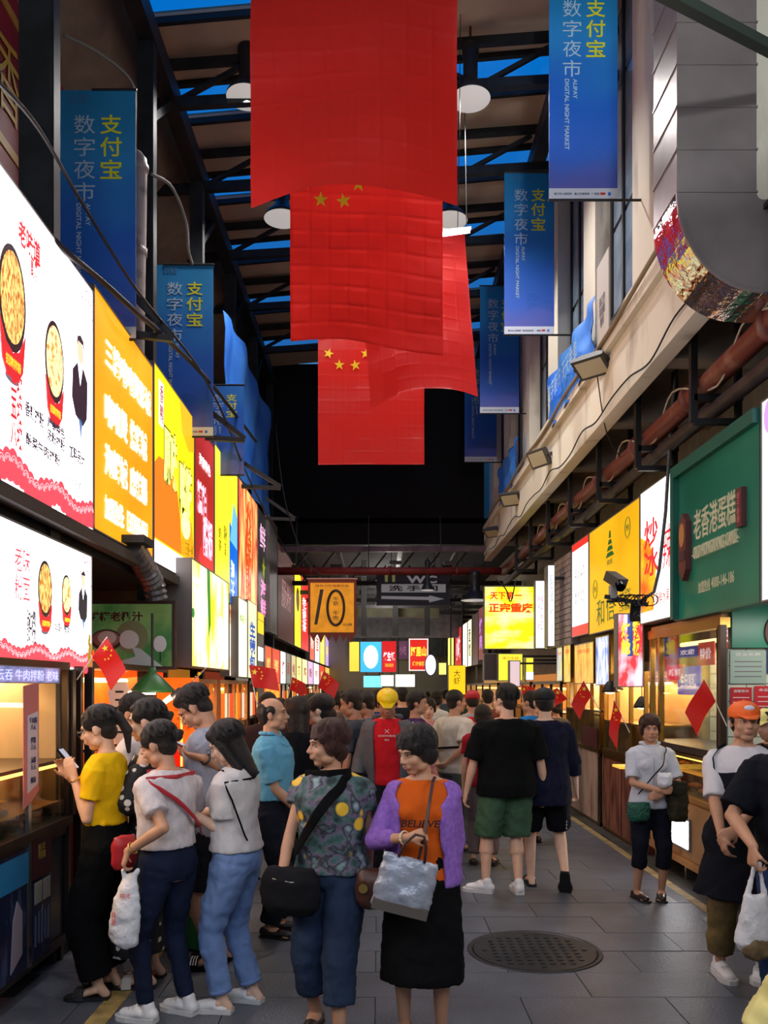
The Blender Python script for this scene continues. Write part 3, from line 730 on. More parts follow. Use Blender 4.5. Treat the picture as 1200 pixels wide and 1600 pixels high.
# dark red sign
rd = mat('lit_darkred', (168, 38, 34), .4, emit=.75, rgb2=(196, 52, 44), vscale=1)
s, fr, w_, h_ = lsign(304, 334, Z0 + .04, Z1 + .14, 'dark red lit sign with white and pink brush lettering', rd)
text('海南特色', fr, w_ * .5, h_ * .80, w_ * .6, .14, em((245, 235, 240), 1.4), s, bold=.02)
text('糟粕', fr, w_ * .35, h_ * .56, w_ * .48, .36, em((250, 200, 225), 1.4), s, bold=.03); text('醋锅', fr, w_ * .66, h_ * .34, w_ * .5, .46, em((250, 200, 225), 1.4), s, bold=.03)
MB().disc(fr, w_ * .55, .30, w_ * .35, .22, .001, .0025).build('red_disc', em((230, 50, 45), 1), s)
# yellow | blue sign
s, fr, w_, h_ = lsign(335, 371, Z0 + .04, Z1 + .2, 'lemon yellow and blue lit sign with small dark lettering', em((255, 240, 50), 1.15))
MB().prism([(w_ * .62, 0), (w_, 0), (w_, 1.05), (w_ * .8, .98), (w_ * .62, 1.1)], fr, .001, .003).build('blue_patch', em((0, 110, 225), 1.0), s)
MB().prism([(w_ * .64, .85), (w_ * .8, 1.4), (w_ * .98, 1.25), (w_ * .98, .8)], fr, .003, .005).build('pale_patch', em((110, 190, 220), 1.2), s)
text('奶\n茶', fr, w_ * .2, h_ * .4, w_ * .1, .3, em((90, 90, 0), .6), s); text('清补\n凉', fr, w_ * .42, h_ * .42, w_ * .14, .4, em((90, 90, 0), .6), s); text('果汁', fr, w_ * .75, .35, w_ * .16, .5, em((225, 245, 255), 1.8), s, z=.006, rot=-PI / 2)
# flame sign
fl_m = mat('lit_flames', (205, 30, 40), .4, emit=1.15, rgb2=(255, 214, 120), vscale=2.6, stretch=(1, 3.0, .55), pos=(.42, .62))
s, fr, w_, h_ = lsign(372, 402, Z0 + .04, Z1 + .22, 'crimson lit sign printed with rising flames', fl_m)
text('火\n焰\n醉\n鹅', fr, w_ * .5, h_ * .5, w_ * .3, h_ * .85, em((225, 90, 20), .9), s, bold=.02)
# black signs, grey box, brown box, yellow, red
s, fr, w_, h_ = lsign(403, 420, Z0 + .04, Z1 + .2, 'black lit sign with pink lettering and a green crab print', em((48, 44, 46), .6))
text('鲜', fr, w_ * .4, h_ * .78, w_ * .5, .42, em((250, 190, 225), 1.3), s); text('海\n鲜', fr, w_ * .45, h_ * .22, w_ * .5, .62, em((245, 150, 200), 1.2), s, bold=.02)
MB().star(fr, w_ * .5, h_ * .5, .2, .002, .005).build('green_print', em((150, 170, 20), .9), s)
s, fr, w_, h_ = lsign(421, 433, Z0 - .1, Z1 + .25, 'unlit grey metal sign box standing proud of the left row', mat('grey_sheet', (120, 112, 112), .5, .2, var=.2), X=-1.93)
s, fr, w_, h_ = lsign(434, 459, Z0 - .1, Z1 + .1, 'unlit brown sign with faint pink lettering on the left', mat('brown_board', (112, 72, 66), .6, emit=.25, var=.1))  # weak glow put into the colour of this unlit board
text('肠粉', fr, w_ * .5, h_ * .52, w_ * .6, .6, em((190, 130, 130), .6), s)
s, fr, w_, h_ = lsign(460, 470, Z0 - .1, Z1 + .15, 'bright lemon yellow lit sign with rounded corner near the ten banner', em((250, 240, 20), 1.2))
MB().disc(fr, w_ * .5, h_ * .6, w_ * .25, .3, .002, .004).build('brown_print', em((120, 60, 10), .5), s)
s, fr, w_, h_ = lsign(470.5, 482, Z0 - .1, Z1 + .1, 'red lit sign with white lettering beside the ten banner', em((226, 40, 34), 1.0))
text('老\n爸\n茶', fr, w_ * .4, h_ * .5, w_ * .5, .9, WH2, s)
# lower row, left
GL = 'lower lit signs on the left'
fx_ = mat('lit_yellowgreen', (255, 236, 40), .4, emit=1.3, rgb2=(255, 255, 220), vscale=2.2, stretch=(1, 1.2, .5), pos=(.4, .55))
s, fr, w_, h_ = lsign(299, 357, 1.92, 2.97, 'projecting yellow green lit box sign with pale drink pictures', fx_, X=-1.84, group=GL, depth=.3, housing=GREYM)
MB().prism([(w_ * .36, h_), (w_ * .44, h_), (w_ * .46, h_ * .45), (w_ * .41, h_ * .3)], fr, .001, .003).build('green_leaf', em((60, 150, 60), .9), s)
MB().rect(fr, w_ * .04, w_ * .18, h_ * .80, h_ * .85, .001, .003).build('white_dash', WH2, s); MB().rect(fr, w_ * .06, w_ * .2, h_ * .70, h_ * .74, .001, .003).build('white_dash', WH2, s)
MB().disc(fr, w_ * .75, h_ * .3, w_ * .1, .3, .001, .003).build('cup_print', em((255, 250, 235), 2.0), s)
MB().disc(fr, w_ * .03, h_ * .5, w_ * .03, .05, .001, .003).build('green_dot', em((40, 150, 60), .9), s)
s, fr, w_, h_ = lsign(358, 371, 1.86, 2.95, 'narrow lit sign with brown and white chicken pictures', mat('lit_chicken', (250, 240, 220), .4, emit=1.3, rgb2=(190, 90, 40), vscale=4, pos=(.45, .6)), group=GL)
text('老北京\n鸡肉卷', fr, w_ * .5, h_ * .4, w_ * .6, .5, em((90, 30, 20), .7), s)
s, fr, w_, h_ = lsign(372, 386, 1.85, 2.92, 'pale green white lit sign beside the chicken sign', em((250, 255, 200), 1.7), X=-1.9, group=GL)
text('鲜榨果汁', fr, w_ * .5, h_ * .75, w_ * .7, .12, em((70, 120, 40), .8), s)
s, fr, w_, h_ = lsign(387, 401, 1.85, 3.0, 'lit sign with blue lettering on pale yellow ground', em((255, 250, 170), 1.4), group=GL, X=-1.95)
text('生\n煎\n包', fr, w_ * .5, h_ * .42, w_ * .7, .75, em((0, 80, 190), .9), s, bold=.04)
s, fr, w_, h_ = lsign(402, 412, 1.8, 2.95, 'lit sign with yellow top and dark lower half', em((110, 100, 90), .5), group=GL)
MB().rect(fr, 0, w_, h_ * .7, h_, .001, .003).build('yellow_patch', em((255, 220, 20), 1.1), s); MB().rect(fr, w_ * .1, w_ * .9, h_ * .3, h_ * .5, .001, .003).build('white_patch', WH2, s)
# coconut sign between two stalls
fr = frF(-2.72, 7.6, 1.90); w_, h_ = .83, .57
s = sign('unlit coconut juice sign with green ground behind the lower white sign', fr, w_, h_, mat('coconut_green', (122, 160, 92), .5, emit=.16, rgb2=(60, 120, 60), vscale=2.4, pos=(.45, .62)), .06, mat('brown_frame', (62, 44, 40), .5), GL, .03)  # faint glow put into the green face, the sign has no lamp
text('鲜榨老椰汁', fr, w_ * .38, h_ * .80, w_ * .60, .09, pt_((96, 34, 40)), s, bold=.03)
MB().disc(fr, w_ * .28, h_ * .42, .14, .10, .002, .006).build('coconut_shell', pt_((70, 60, 46)), s); MB().disc(fr, w_ * .28, h_ * .44, .125, .075, .005, .008).build('coconut_husk', pt_((170, 126, 116)), s); MB().disc(fr, w_ * .29, h_ * .46, .085, .06, .007, .010).build('coconut_flesh', pt_((226, 224, 216)), s)
MB().disc(fr, w_ * .56, h_ * .47, .15, .15, .001, .004).build('coconut_shell', pt_((140, 150, 104)), s); MB().disc(fr, w_ * .53, h_ * .43, .09, .085, .004, .008).build('coconut_flesh', pt_((232, 236, 228)), s)
MB().prism([(w_ * .24, 0), (w_ * .9, 0), (w_ * .8, .06), (w_ * .66, .16), (w_ * .56, .18), (w_ * .6, .09)], fr, .003, .006).build('milk_splash', pt_((205, 226, 220)), s)
MB().disc(fr, w_ * .87, h_ * .36, .06, .075, .004, .007).build('glass_print', pt_((238, 240, 236)), s); MB().rect(fr, w_ * .865, w_ * .88, .04, .14, .004, .007).build('glass_print', pt_((40, 60, 40)), s)
# blue LED strip and hanging paper menus
fr = frL(-1.93, 3.9, 1.74); s = sign('small blue lettered strip sign under the lower white sign', fr, 1.12, .085, mat('lit_blue_strip', (90, 110, 170), .4, emit=.7, rgb2=(170, 160, 210), vscale=5), .02, GREYM, GL, .005)
text('鲜虾云吞 牛肉拌粉 老味', fr, .6, .04, 1.0, .06, em((215, 215, 255), 1.1), s)
fr = frL(-1.90, 4.44, 1.06); s = thing('paper_menu', 'pink edged paper price list hanging on the left food counter', 'menu', tuple(fr.o))
MB().prism([(0, .0), (.10, .03), (.2, .08), (.2, .68), (0, .66)], fr, 0, .004).build('sheet', mat('pink_paper', (196, 120, 118), .7), s)
MB().prism([(.05, .08), (.18, .12), (.18, .52), (.05, .50)], fr, .003, .007).build('inner_sheet', mat('pale_paper', (200, 196, 212), .7), s)
text('牛肉粉\n八元\n\n拌粉\n六元\n\n汤粉\n五元\n\n酸粉', fr, .115, .31, .10, .36, pt_((50, 40, 90)), s, z=.008)

# ---- right upper row
def rsign(px0, px1, z0, z1, label, face, X=XR, group=GRR, depth=.12, housing=None):
    Y1, Y0 = onx(px0, X), onx(px1, X)
    fr = frR(X, Y1 - .01, z0); return sign(label, fr, Y1 - Y0 - .02, z1 - z0, face, depth, housing, group), fr, Y1 - Y0 - .02, z1 - z0
gm = mat('green_board', (22, 104, 86), .3, rgb2=(30, 124, 100), vscale=1.2)
ZR0, ZR1 = 2.36, 3.62
s, fr, w_, h_ = rsign(1055, 1188, 2.30, ZR1, 'dark green cake shop sign with raised cream lettering', gm, housing=mat('green_edge', (30, 96, 82), .4))
m_ = MB(); m_.rect(fr, 0, w_, h_ - .10, h_, 0, .05); m_.rect(fr, 0, .07, 0, h_ - .1, 0, .05); m_.build('raised_border', mat('green_edge', (30, 96, 82), .4), s)
creaml = mat('cream_letter', (214, 208, 170), .5, emit=.18)
text('老香港蛋糕', fr, w_ * .52, h_ * .555, w_ * .50, .25, creaml, s, z=.002, bold=.006, ext=.006)
text('-OLD HONGKANG CAKE-', fr, w_ * .54, h_ * .385, w_ * .54, .10, creaml, s, z=.002, ext=.02)
text('加盟热线', fr, w_ * .40, h_ * .165, w_ * .15, .095, creaml, s, z=.002, bold=.01); text('4000-146-186', fr, w_ * .62, h_ * .17, w_ * .26, .085, creaml, s, z=.002, bold=.01)
MB().prism([(w_ * .13, h_ * .30), (w_ * .18, h_ * .23), (w_ * .23, h_ * .30), (w_ * .23, h_ * .60), (w_ * .18, h_ * .66), (w_ * .13, h_ * .60)], fr, 0, .05).build('badge', mat('badge_brown', (92, 44, 44), .5), s)
MB().disc(fr, w_ * .18, h_ * .52, w_ * .035, .10, .05, .056).build('badge_print', mat('badge_gold', (170, 120, 70), .5), s)
MB().rect(fr, w_ * .135, w_ * .225, h_ * .36, h_ * .42, .05, .056).build('badge_print', pt_((60, 36, 44)), s)
MB().rect(fr, w_ * .82, w_ * .875, h_ * .42, h_ * .63, 0, .04).build('side_badge', mat('badge_brown', (92, 44, 44), .5), s); text('始\n于\n香\n港', fr, w_ * .848, h_ * .525, w_ * .03, .22, pt_((190, 110, 110)), s, z=.042)
m_ = MB(); r2 = random.Random(9)
s, fr, w_, h_ = rsign(1190, 1420, 2.30, 3.64, 'pale lilac lit sign cut by the right edge of the view', mat('lit_lilac', (240, 244, 255), .4, emit=1.5))
MB().disc(fr, .12, h_ - .12, .09, .12, .001, .004).build('lilac_print', em((200, 150, 230), 1.2), s)
s, fr, w_, h_ = rsign(1001, 1053, ZR0 - .02, ZR1, 'white lit sign with red brush lettering and orange corner', em((255, 252, 250), 1.9))
MB().prism([(0, .1), (w_ * .42, .1), (w_ * .5, .5), (w_ * .3, .75), (0, .85)], fr, .001, .003).build('orange_patch', mat('lit_orangered', (240, 90, 20), .4, emit=1.0, rgb2=(255, 190, 30), vscale=4), s)
text('炒\n冰', fr, w_ * .35, h_ * .55, w_ * .45, .55, em((220, 40, 50), 1.0), s, bold=.02); text('辣', fr, w_ * .84, h_ * .5, w_ * .26, .4, em((220, 40, 50), 1.0), s)
text('新鲜水果', fr, w_ * .7, .2, w_ * .4, .12, em((210, 60, 50), 1), s)
s, fr, w_, h_ = rsign(921, 1000, ZR0, ZR1 - .02, 'mustard yellow lit sign with green pagoda print and green lettering', mat('lit_mustard', (236, 184, 20), .4, emit=.72, rgb2=(224, 170, 14), vscale=1))
grn = em((30, 110, 50), .5)
m_ = MB(); cx_, cy_ = w_ * .46, h_ * .66
for i, (ww, hh) in enumerate(((.17, .05), (.12, .05), (.08, .05), (.04, .08))): m_.prism([(cx_ - ww, cy_ + i * .07), (cx_ + ww, cy_ + i * .07), (cx_ + ww * .55, cy_ + i * .07 + hh), (cx_ - ww * .55, cy_ + i * .07 + hh)], fr, .001, .004)
m_.build('pagoda_print', grn, s); text('和信', fr, cx_, cy_ - .06, .22, .06, grn, s)
text('和', fr, w_ * .26, h_ * .18, w_ * .17, .30, grn, s); text('信', fr, w_ * .47, h_ * .20, w_ * .17, .30, grn, s); text('炸串烤肉', fr, w_ * .76, h_ * .22, w_ * .22, .22, grn, s, rot=-PI / 2)
for a, b in ((.14, .42), (.80, .82)):
    pts = [fr.pt(w_ * a + .09 * math.cos(t), h_ * b + .11 * math.sin(t), .004) for t in [2 * PI * i / 20 for i in range(21)]]
    MB().tube(pts, .004, 4).build('ring_print', grn, s); text('炸串', fr, w_ * a, h_ * b, .09, .07, grn, s)
s, fr, w_, h_ = rsign(894, 920, ZR0 + .02, ZR1 - .02, 'white lit sign with small dark lettering and red edges', em((255, 253, 255), 2.0))
m_ = MB(); m_.rect(fr, 0, w_, h_ - .09, h_, .001, .004); m_.rect(fr, 0, w_, 0, .13, .001, .004); m_.build('red_edge', em((232, 50, 40), 1.0), s)
text('饮品  小吃\n炸串  烤肉', fr, w_ * .5, h_ * .66, w_ * .6, .16, inkp, s); text('鲜茶  奶茶\n果汁  冰品', fr, w_ * .5, h_ * .4, w_ * .6, .16, inkp, s)
# grey brick-pattern board: bricks are pieces
s, fr, w_, h_ = rsign(867, 893, ZR0 - .06, ZR1 - .08, 'unlit grey sign board faced with thin bricks', mat('mortar', (96, 84, 80), .8))
bm = mat('grey_brick', (150, 134, 128), .8, var=.15, vscale=3)
nb = 15; bw = w_ / 5
for j in range(nb):
    for i in range(-1, 5):
        a0 = max(.004, i * bw + (bw / 2 if j % 2 else 0) + .006); a1 = min(w_ - .004, (i + 1) * bw + (bw / 2 if j % 2 else 0) - .006)
        if a1 - a0 < .03: continue
        MB().rect(fr, a0, a1, j * h_ / nb + .006, (j + 1) * h_ / nb - .006, 0, .008 + rnd.random() * .004).build('brick', bm, s)
s, fr, w_, h_ = rsign(855, 866, ZR0 - .06, ZR1 - .08, 'unlit brown patterned board beside the thin brick board', mat('brown_pattern', (96, 74, 64), .6, rgb2=(64, 46, 50), vscale=5))
# facing signs on the right
fr = frF(1.72, 13.5, 2.33); w_, h_ = .90, 1.0
s = sign('big yellow lit sign with red lettering facing the visitors on the right', fr, 1.0, h_, mat('lit_lemon', (250, 240, 20), .4, emit=1.05, rgb2=(255, 255, 170), vscale=2.0, stretch=(1, 1, 2.4), pos=(.45, .62)), .1, GREYM, GRR)
text('天下第一', fr, .34, .86, .52, .13, em((225, 40, 20), .9), s, bold=.03); text('正宗重庆', fr, .42, .66, .72, .16, em((235, 70, 10), .9), s, bold=.04)
fr = frF(2.30, 12.2, 2.28); s = sign('slim white lit sign with scribbled pink lettering facing the visitors', fr, .13, .98, em((250, 248, 255), 1.8), .08, GREYM, GRR)
text('麻辣\n烫粉\n小面\n豌杂', fr, .065, .5, .09, .55, em((170, 60, 130), .9), s)
fr = frF(2.42, 12.9, 2.33); s = sign('yellow and orange banded lit sign behind the slim white sign', fr, .20, 1.0, em((235, 215, 20), .8), .06, GREYM, GRR)
m_ = MB()
for b in (.62, .84): m_.rect(fr, 0, .2, b, b + .08, .001, .004)
m_.build('orange_band', em((215, 120, 20), .8), s)
fr = frF(2.36, 11.6, 2.28); s = sign('narrow white and blue lit blade sign beside the brown patterned board', fr, .085, 1.12, em((240, 248, 255), 1.6), .25, GREYM, GRR, .006)
text('精品\n水果\n冰饮\n小吃', fr, .042, .55, .035, .9, em((60, 90, 150), .7), s)
for s_ in [o for o in bpy.data.objects if o.name.startswith('light_box_sign') and 'facing the visitors' in o.get('label', '') or 'banded lit sign' in o.get('label', '') or 'blade sign' in o.get('label', '')]:
    q_ = V(s_.location); MB().bar(q_ + V((.05, .05, .95)), (3.34, q_.y + .05, q_.z + .95), .04).build('mount_arm', BLACKM, s_)
# more right signs far away, parallel to the street
for i, (p0, p1, z0, z1, lab, rgb, st, txt, tcol) in enumerate((
        (700, 709, 2.3, 3.5, 'farthest pale yellow lit sign at the end of the right row', (250, 245, 120), 1.2, None, None),
        (711, 721, 2.3, 3.6, 'red lit sign with white panel near the end of the right row', (215, 40, 40), .9, '小吃', (250, 230, 240)),
        (722, 730, 2.3, 3.6, 'white lit sign left of the purple lettered sign', (255, 255, 235), 1.8, None, None),
        (731, 737, 2.3, 3.6, 'ivory lit sign with dark brush lettering on the far right', (255, 252, 190), 1.6, '面\n馆', (40, 40, 60)),
        (738, 747, 2.3, 3.65, 'dim brown board in the far right row', (96, 76, 66), .2, None, None),
        (748, 755, 2.4, 3.7, 'maroon lit board with purple lettering beside the big yellow sign', (140, 50, 40), .45, '烤\n肉', (190, 130, 225)))):
    s, fr, w_, h_ = rsign(p0, p1, z0, z1, lab, em(rgb, st))
    if txt: text(txt, fr, w_ * .5, h_ * .5, w_ * .6, h_ * .6, em(tcol, 1.1), s, bold=.02)
# more left signs far away (upper and lower rows, seen past the ten banner)
r2 = random.Random(12)
fars = [((232, 90, 60), 1.0, 'orange red'), ((250, 246, 235), 1.9, 'white'), ((255, 232, 90), 1.3, 'yellow'), ((205, 170, 230), 1.1, 'lilac'), ((255, 250, 240), 1.9, 'bright white'), ((220, 60, 50), 1.0, 'red'), ((250, 235, 190), 1.5, 'ivory'), ((250, 235, 60), 1.2, 'lemon')]
pos_ = [484, 492, 500, 508, 515, 522, 530, 537, 543]
for i in range(8):
    a_, b_ = pos_[i], pos_[i + 1] - .8
    s, fr, w_, h_ = lsign(a_, b_, 2.5, 3.6, 'far %s lit sign, number-%s from the ten banner along the upper left row' % (fars[i][2], ['one', 'two', 'three', 'four', 'five', 'six', 'seven', 'eight'][i]), em(fars[i][0], fars[i][1]))
    s['label'] = 'far %s lit sign in the upper left row, %s beyond the ten banner' % (fars[i][2], ['first', 'second', 'third', 'fourth', 'fifth', 'sixth', 'seventh', 'eighth'][i])
    text(['粉', '面', '茶', '虾', '饭', '鱼', '汤', '冰'][i], fr, w_ / 2, h_ / 2, w_ * .6, h_ * .4, em(fars[(i + 4) % 8][0], .9), s, bold=.02)
pos2 = [414, 425, 438, 447, 455, 463, 472, 481, 490, 499, 508, 517, 526, 535, 543]
cols2 = [((255, 90, 20), 1.0, 'orange'), ((245, 70, 30), 1.0, 'orange red'), ((250, 250, 245), 1.9, 'white'), ((180, 176, 160), .4, 'dim grey'), ((225, 205, 140), .9, 'cream'), ((255, 236, 130), 1.3, 'pale yellow'), ((245, 230, 160), 1.3, 'ivory'), ((230, 180, 220), 1.1, 'pink'), ((250, 250, 245), 1.8, 'cold white'), ((230, 70, 50), 1, 'red'), ((255, 200, 90), 1.1, 'amber'), ((250, 248, 235), 1.7, 'warm white'), ((240, 120, 80), 1, 'salmon'), ((250, 240, 90), 1.2, 'lemon')]
for i in range(14):
    s, fr, w_, h_ = lsign(pos2[i], pos2[i + 1] - .8, 1.78, 2.42, 'x', em(cols2[i][0], cols2[i][1]), X=-1.97, group=GL)
    s['label'] = '%s lit sign in the lower left row, %s past the blue lettered one' % (cols2[i][2], ['first', 'second', 'third', 'fourth', 'fifth', 'sixth', 'seventh', 'eighth', 'ninth', 'tenth', 'eleventh', 'twelfth', 'thirteenth', 'fourteenth'][i])
    text(['烧烤', '海鲜', '粥', '面', '蚝', '茶', '鸡', '粉', '煎', '炸', '糕', '饼', '包', '虾'][i], fr, w_ / 2, h_ / 2, w_ * .5, h_ * .4, em((250, 225, 120) if i in (0, 1, 9) else (160, 60, 60), .9), s, bold=.02)
# signs at the end of the street, facing the visitors
def fsign(px0, px1, py0, py1, Y, label, rgb, st, group='lit signs at the far end'):
    a = P(px0, py1, Y); b = P(px1, py0, Y); fr = frF(a.x, Y, a.z); sg_ = sign(label, fr, b.x - a.x, b.z - a.z, em(rgb, st), .15, GREYM, group)
    for q in (.15, .85) if Y > 20 else (): MB().bar(fr.pt((b.x - a.x) * q, b.z - a.z, -.1), fr.pt((b.x - a.x) * q, 5.06 - a.z, -.1), .03).build('hanger', BLACKM, sg_)
    if Y < 20: MB().bar(fr.pt(0, b.z - a.z - .03, -.16), (3.34, Y + .16, b.z - .03), .03).build('mount_arm', BLACKM, sg_)
    return sg_, fr, b.x - a.x, b.z - a.z
s, fr, w_, h_ = fsign(563, 596, 1003, 1050, 30, 'sky blue and white glowing sign at the far end', (60, 170, 240), 1.3)
MB().disc(fr, w_ / 2, h_ / 2, w_ * .34, h_ * .38, .01, .03).build('white_glow_print', em((225, 245, 255), 2.2), s)
s, fr, w_, h_ = fsign(546, 561, 1003, 1049, 31, 'pale yellow sign left of the sky blue far sign', (245, 225, 80), 1.0)
s, fr, w_, h_ = fsign(597, 619, 1002, 1050, 29, 'red far sign with white lettering beside the sky blue one', (215, 36, 40), 1.0)
text('烤生蚝', fr, w_ / 2, h_ * .5, w_ * .8, h_ * .3, em((255, 220, 225), 1.5), s, bold=.04); text('海鲜烧烤', fr, w_ / 2, h_ * .22, w_ * .6, h_ * .12, em((255, 200, 60), 1.2), s)
s, fr, w_, h_ = fsign(622, 637, 1002, 1030, 29.5, 'dim purple far sign between two red signs', (110, 70, 96), .5)
text('小吃', fr, w_ / 2, h_ / 2, w_ * .7, h_ * .5, em((180, 120, 160), .7), s)
s, fr, w_, h_ = fsign(639, 669, 998, 1048, 28, 'red far sign with yellow lettering inside a white border', (222, 42, 34), 1.0)
text('阿里山', fr, w_ / 2, h_ * .60, w_ * .8, h_ * .30, em((255, 220, 60), 1.3), s, bold=.04); text('烤肉香肠', fr, w_ / 2, h_ * .22, w_ * .65, h_ * .14, em((255, 190, 60), 1.1), s, bold=.03)
m_ = MB()
for r in ((0, w_, 0, .03), (0, w_, h_ - .03, h_), (0, .03, 0, h_), (w_ - .03, w_, 0, h_)): m_.rect(fr, *r, .005, .012)
m_.build('white_border', em((255, 235, 230), 1.4), s)
s, fr, w_, h_ = fsign(568, 597, 1056, 1074, 30.5, 'cyan lit sign under the sky blue far sign', (120, 215, 235), 1.4)
s, fr, w_, h_ = fsign(595, 615, 1055, 1072, 29.2, 'left one of two white signs low at the far end', (255, 255, 225), 1.9)
s, fr, w_, h_ = fsign(618, 648, 1054, 1073, 28.5, 'right one of two white signs low at the far end', (255, 255, 235), 2.2)
s, fr, w_, h_ = fsign(686, 697, 1036, 1054, 30, 'small yellow lit box sign left of the right stalls far away', (245, 240, 120), 1.3)
c = P(673, 1039, 27.6); s = thing('round_sign', 'round white lit sign beside the far red sign with white border', 'sign', tuple(c), 'lit signs at the far end')
MB().loft([(c + V((0, .08, 0)), V((.17, 0, 0)), V((0, 0, .33))), (c, V((.17, 0, 0)), V((0, 0, .33)))], 28).build('face', em((240, 245, 255), 1.9), s)
MB().loft([(c + V((0, .2, 0)), V((.2, 0, 0)), V((0, 0, .36))), (c + V((0, .05, 0)), V((.2, 0, 0)), V((0, 0, .36)))], 28).build('housing', pt_((40, 50, 100)), s)
s, fr, w_, h_ = fsign(701, 727, 1040, 1085, 22, 'glowing yellow lantern sign above the far right stall', (255, 205, 30), 1.1)
text('大\n虾', fr, w_ / 2, h_ * .6, w_ * .4, h_ * .5, em((70, 50, 10), .5), s)
s, fr, w_, h_ = fsign(779, 816, 1022, 1063, 13.2, 'small yellow green lit sign below the big yellow sign', (245, 235, 60), 1.0)
text('湛江生蚝', fr, w_ * .5, h_ * .85, w_ * .7, h_ * .10, em((190, 70, 40), .8), s); text('生\n蚝', fr, w_ * .55, h_ * .4, w_ * .3, h_ * .5, em((40, 130, 100), .7), s)
s, fr, w_, h_ = fsign(822, 833, 1028, 1062, 12.8, 'tiny yellow and white lit sign right of the small yellow green one', (250, 235, 60), 1.1)
MB().rect(fr, 0, w_, 0, h_ * .35, .001, .006).build('white_patch', WH2, s)
s, fr, w_, h_ = fsign(797, 812, 1033, 1072, 12.6, 'pinkish white lit menu board in front of the small yellow green sign', (215, 190, 195), 1.0)
s, fr, w_, h_ = fsign(757, 776, 1022, 1062, 13.4, 'dark brown poster below the big yellow sign', (60, 44, 40), .25)
# restroom arrow sign
a = P(589, 945, 17.4); fr = frF(a.x, 17.4, a.z); w_, h_ = 113 * 17.4 / F, 46 * 17.4 / F
s = sign('navy restroom sign with white arrow hanging under the canopy', fr, w_, h_, pt_((24, 26, 46)), .05, pt_((24, 26, 46)), None, .01, 'hanging_sign')
wp = mat('dull_white', (186, 184, 190), .6, emit=.2)
text('WC', fr, w_ * .62, h_ * .86, w_ * .42, h_ * .26, wp, s, z=.006, bold=.04)
m_ = MB()
for a_ in (.13, .23): m_.disc(fr, w_ * a_, h_ * .97, .035, .035, .002, .008); m_.rect(fr, w_ * a_ - .03, w_ * a_ + .03, h_ * .78, h_ * .92, .002, .008)
m_.build('person_symbol', mat('dull_yellow', (190, 190, 120), .6, emit=.15), s)
MB().rect(fr, w_ * .06, w_ * .95, h_ * .42, h_ * .70, .001, .006).build('white_strip', wp, s); text('洗 手 间', fr, w_ * .5, h_ * .56, w_ * .68, h_ * .2, pt_((24, 26, 46)), s, z=.0075, bold=.03)
MB().prism([(w_ * .06, h_ * .20), (w_ * .72, h_ * .16), (w_ * .72, h_ * .08), (w_ * .93, h_ * .20), (w_ * .72, h_ * .32), (w_ * .72, h_ * .27), (w_ * .06, h_ * .30)], fr, .001, .006).build('arrow', wp, s)
for a_ in (.2, .8): MB().bar(fr.pt(w_ * a_, h_, -.03), fr.pt(w_ * a_, 5.06 - fr.o.z, -.03), .015).build('hanger', BLACKM, s)
# number ten banner
a = P(484, 989, 14); fr = frF(a.x, 14, a.z); w_, h_ = 70 * 14 / F, 82 * 14 / F
s = thing('hanging_banner', 'yellow banner reading ten with dark edge and fringe on the left', 'banner', tuple(fr.o))
MB().rect(fr, -.03, w_ + .03, -.03, h_ + .02, -.012, 0).build('backing', mat('maroon_cloth', (104, 40, 26), .8), s)
MB().rect(fr, .01, w_ - .01, .01, h_ - .04, 0, .004).build('cloth', mat('amber_cloth', (222, 150, 34), .8, var=.12, emit=.22), s)
m_ = MB()
for i in range(6): m_.prism([(i * w_ / 6, -.02), (i * w_ / 6 + w_ / 12, -.14 - .03 * (i % 2)), (i * w_ / 6 + w_ / 6, -.02)], fr, -.01, -.002)
m_.build('fringe', mat('maroon_cloth', (104, 40, 26), .8), s)
bk = pt_((34, 24, 20))
MB().prism([(w_ * .10, h_ * .16), (w_ * .17, h_ * .16), (w_ * .31, h_ * .83), (w_ * .23, h_ * .83)], fr, .003, .007).build('digit_one', bk, s)
pts = [fr.pt(w_ * .58 + w_ * .185 * math.cos(t), h_ * .48 + h_ * .33 * math.sin(t), .007) for t in [2 * PI * i / 32 for i in range(33)]]
MB().tube(pts, .024, 6).build('digit_zero', bk, s)
text('牛\n筋\n\n牛\n肉', fr, w_ * .58, h_ * .47, w_ * .12, h_ * .44, bk, s, z=.006); text('特色小吃海南牛杂', fr, w_ * .5, h_ * .90, w_ * .75, h_ * .05, pt_((150, 60, 30)), s, z=.006)
text('元/4串', fr, w_ * .84, h_ * .16, w_ * .2, h_ * .06, bk, s, z=.006)
MB().bar(fr.pt(-.05, h_ + .03), fr.pt(w_ + .05, h_ + .03), .025).build('rod', pt_((150, 110, 100)), s)

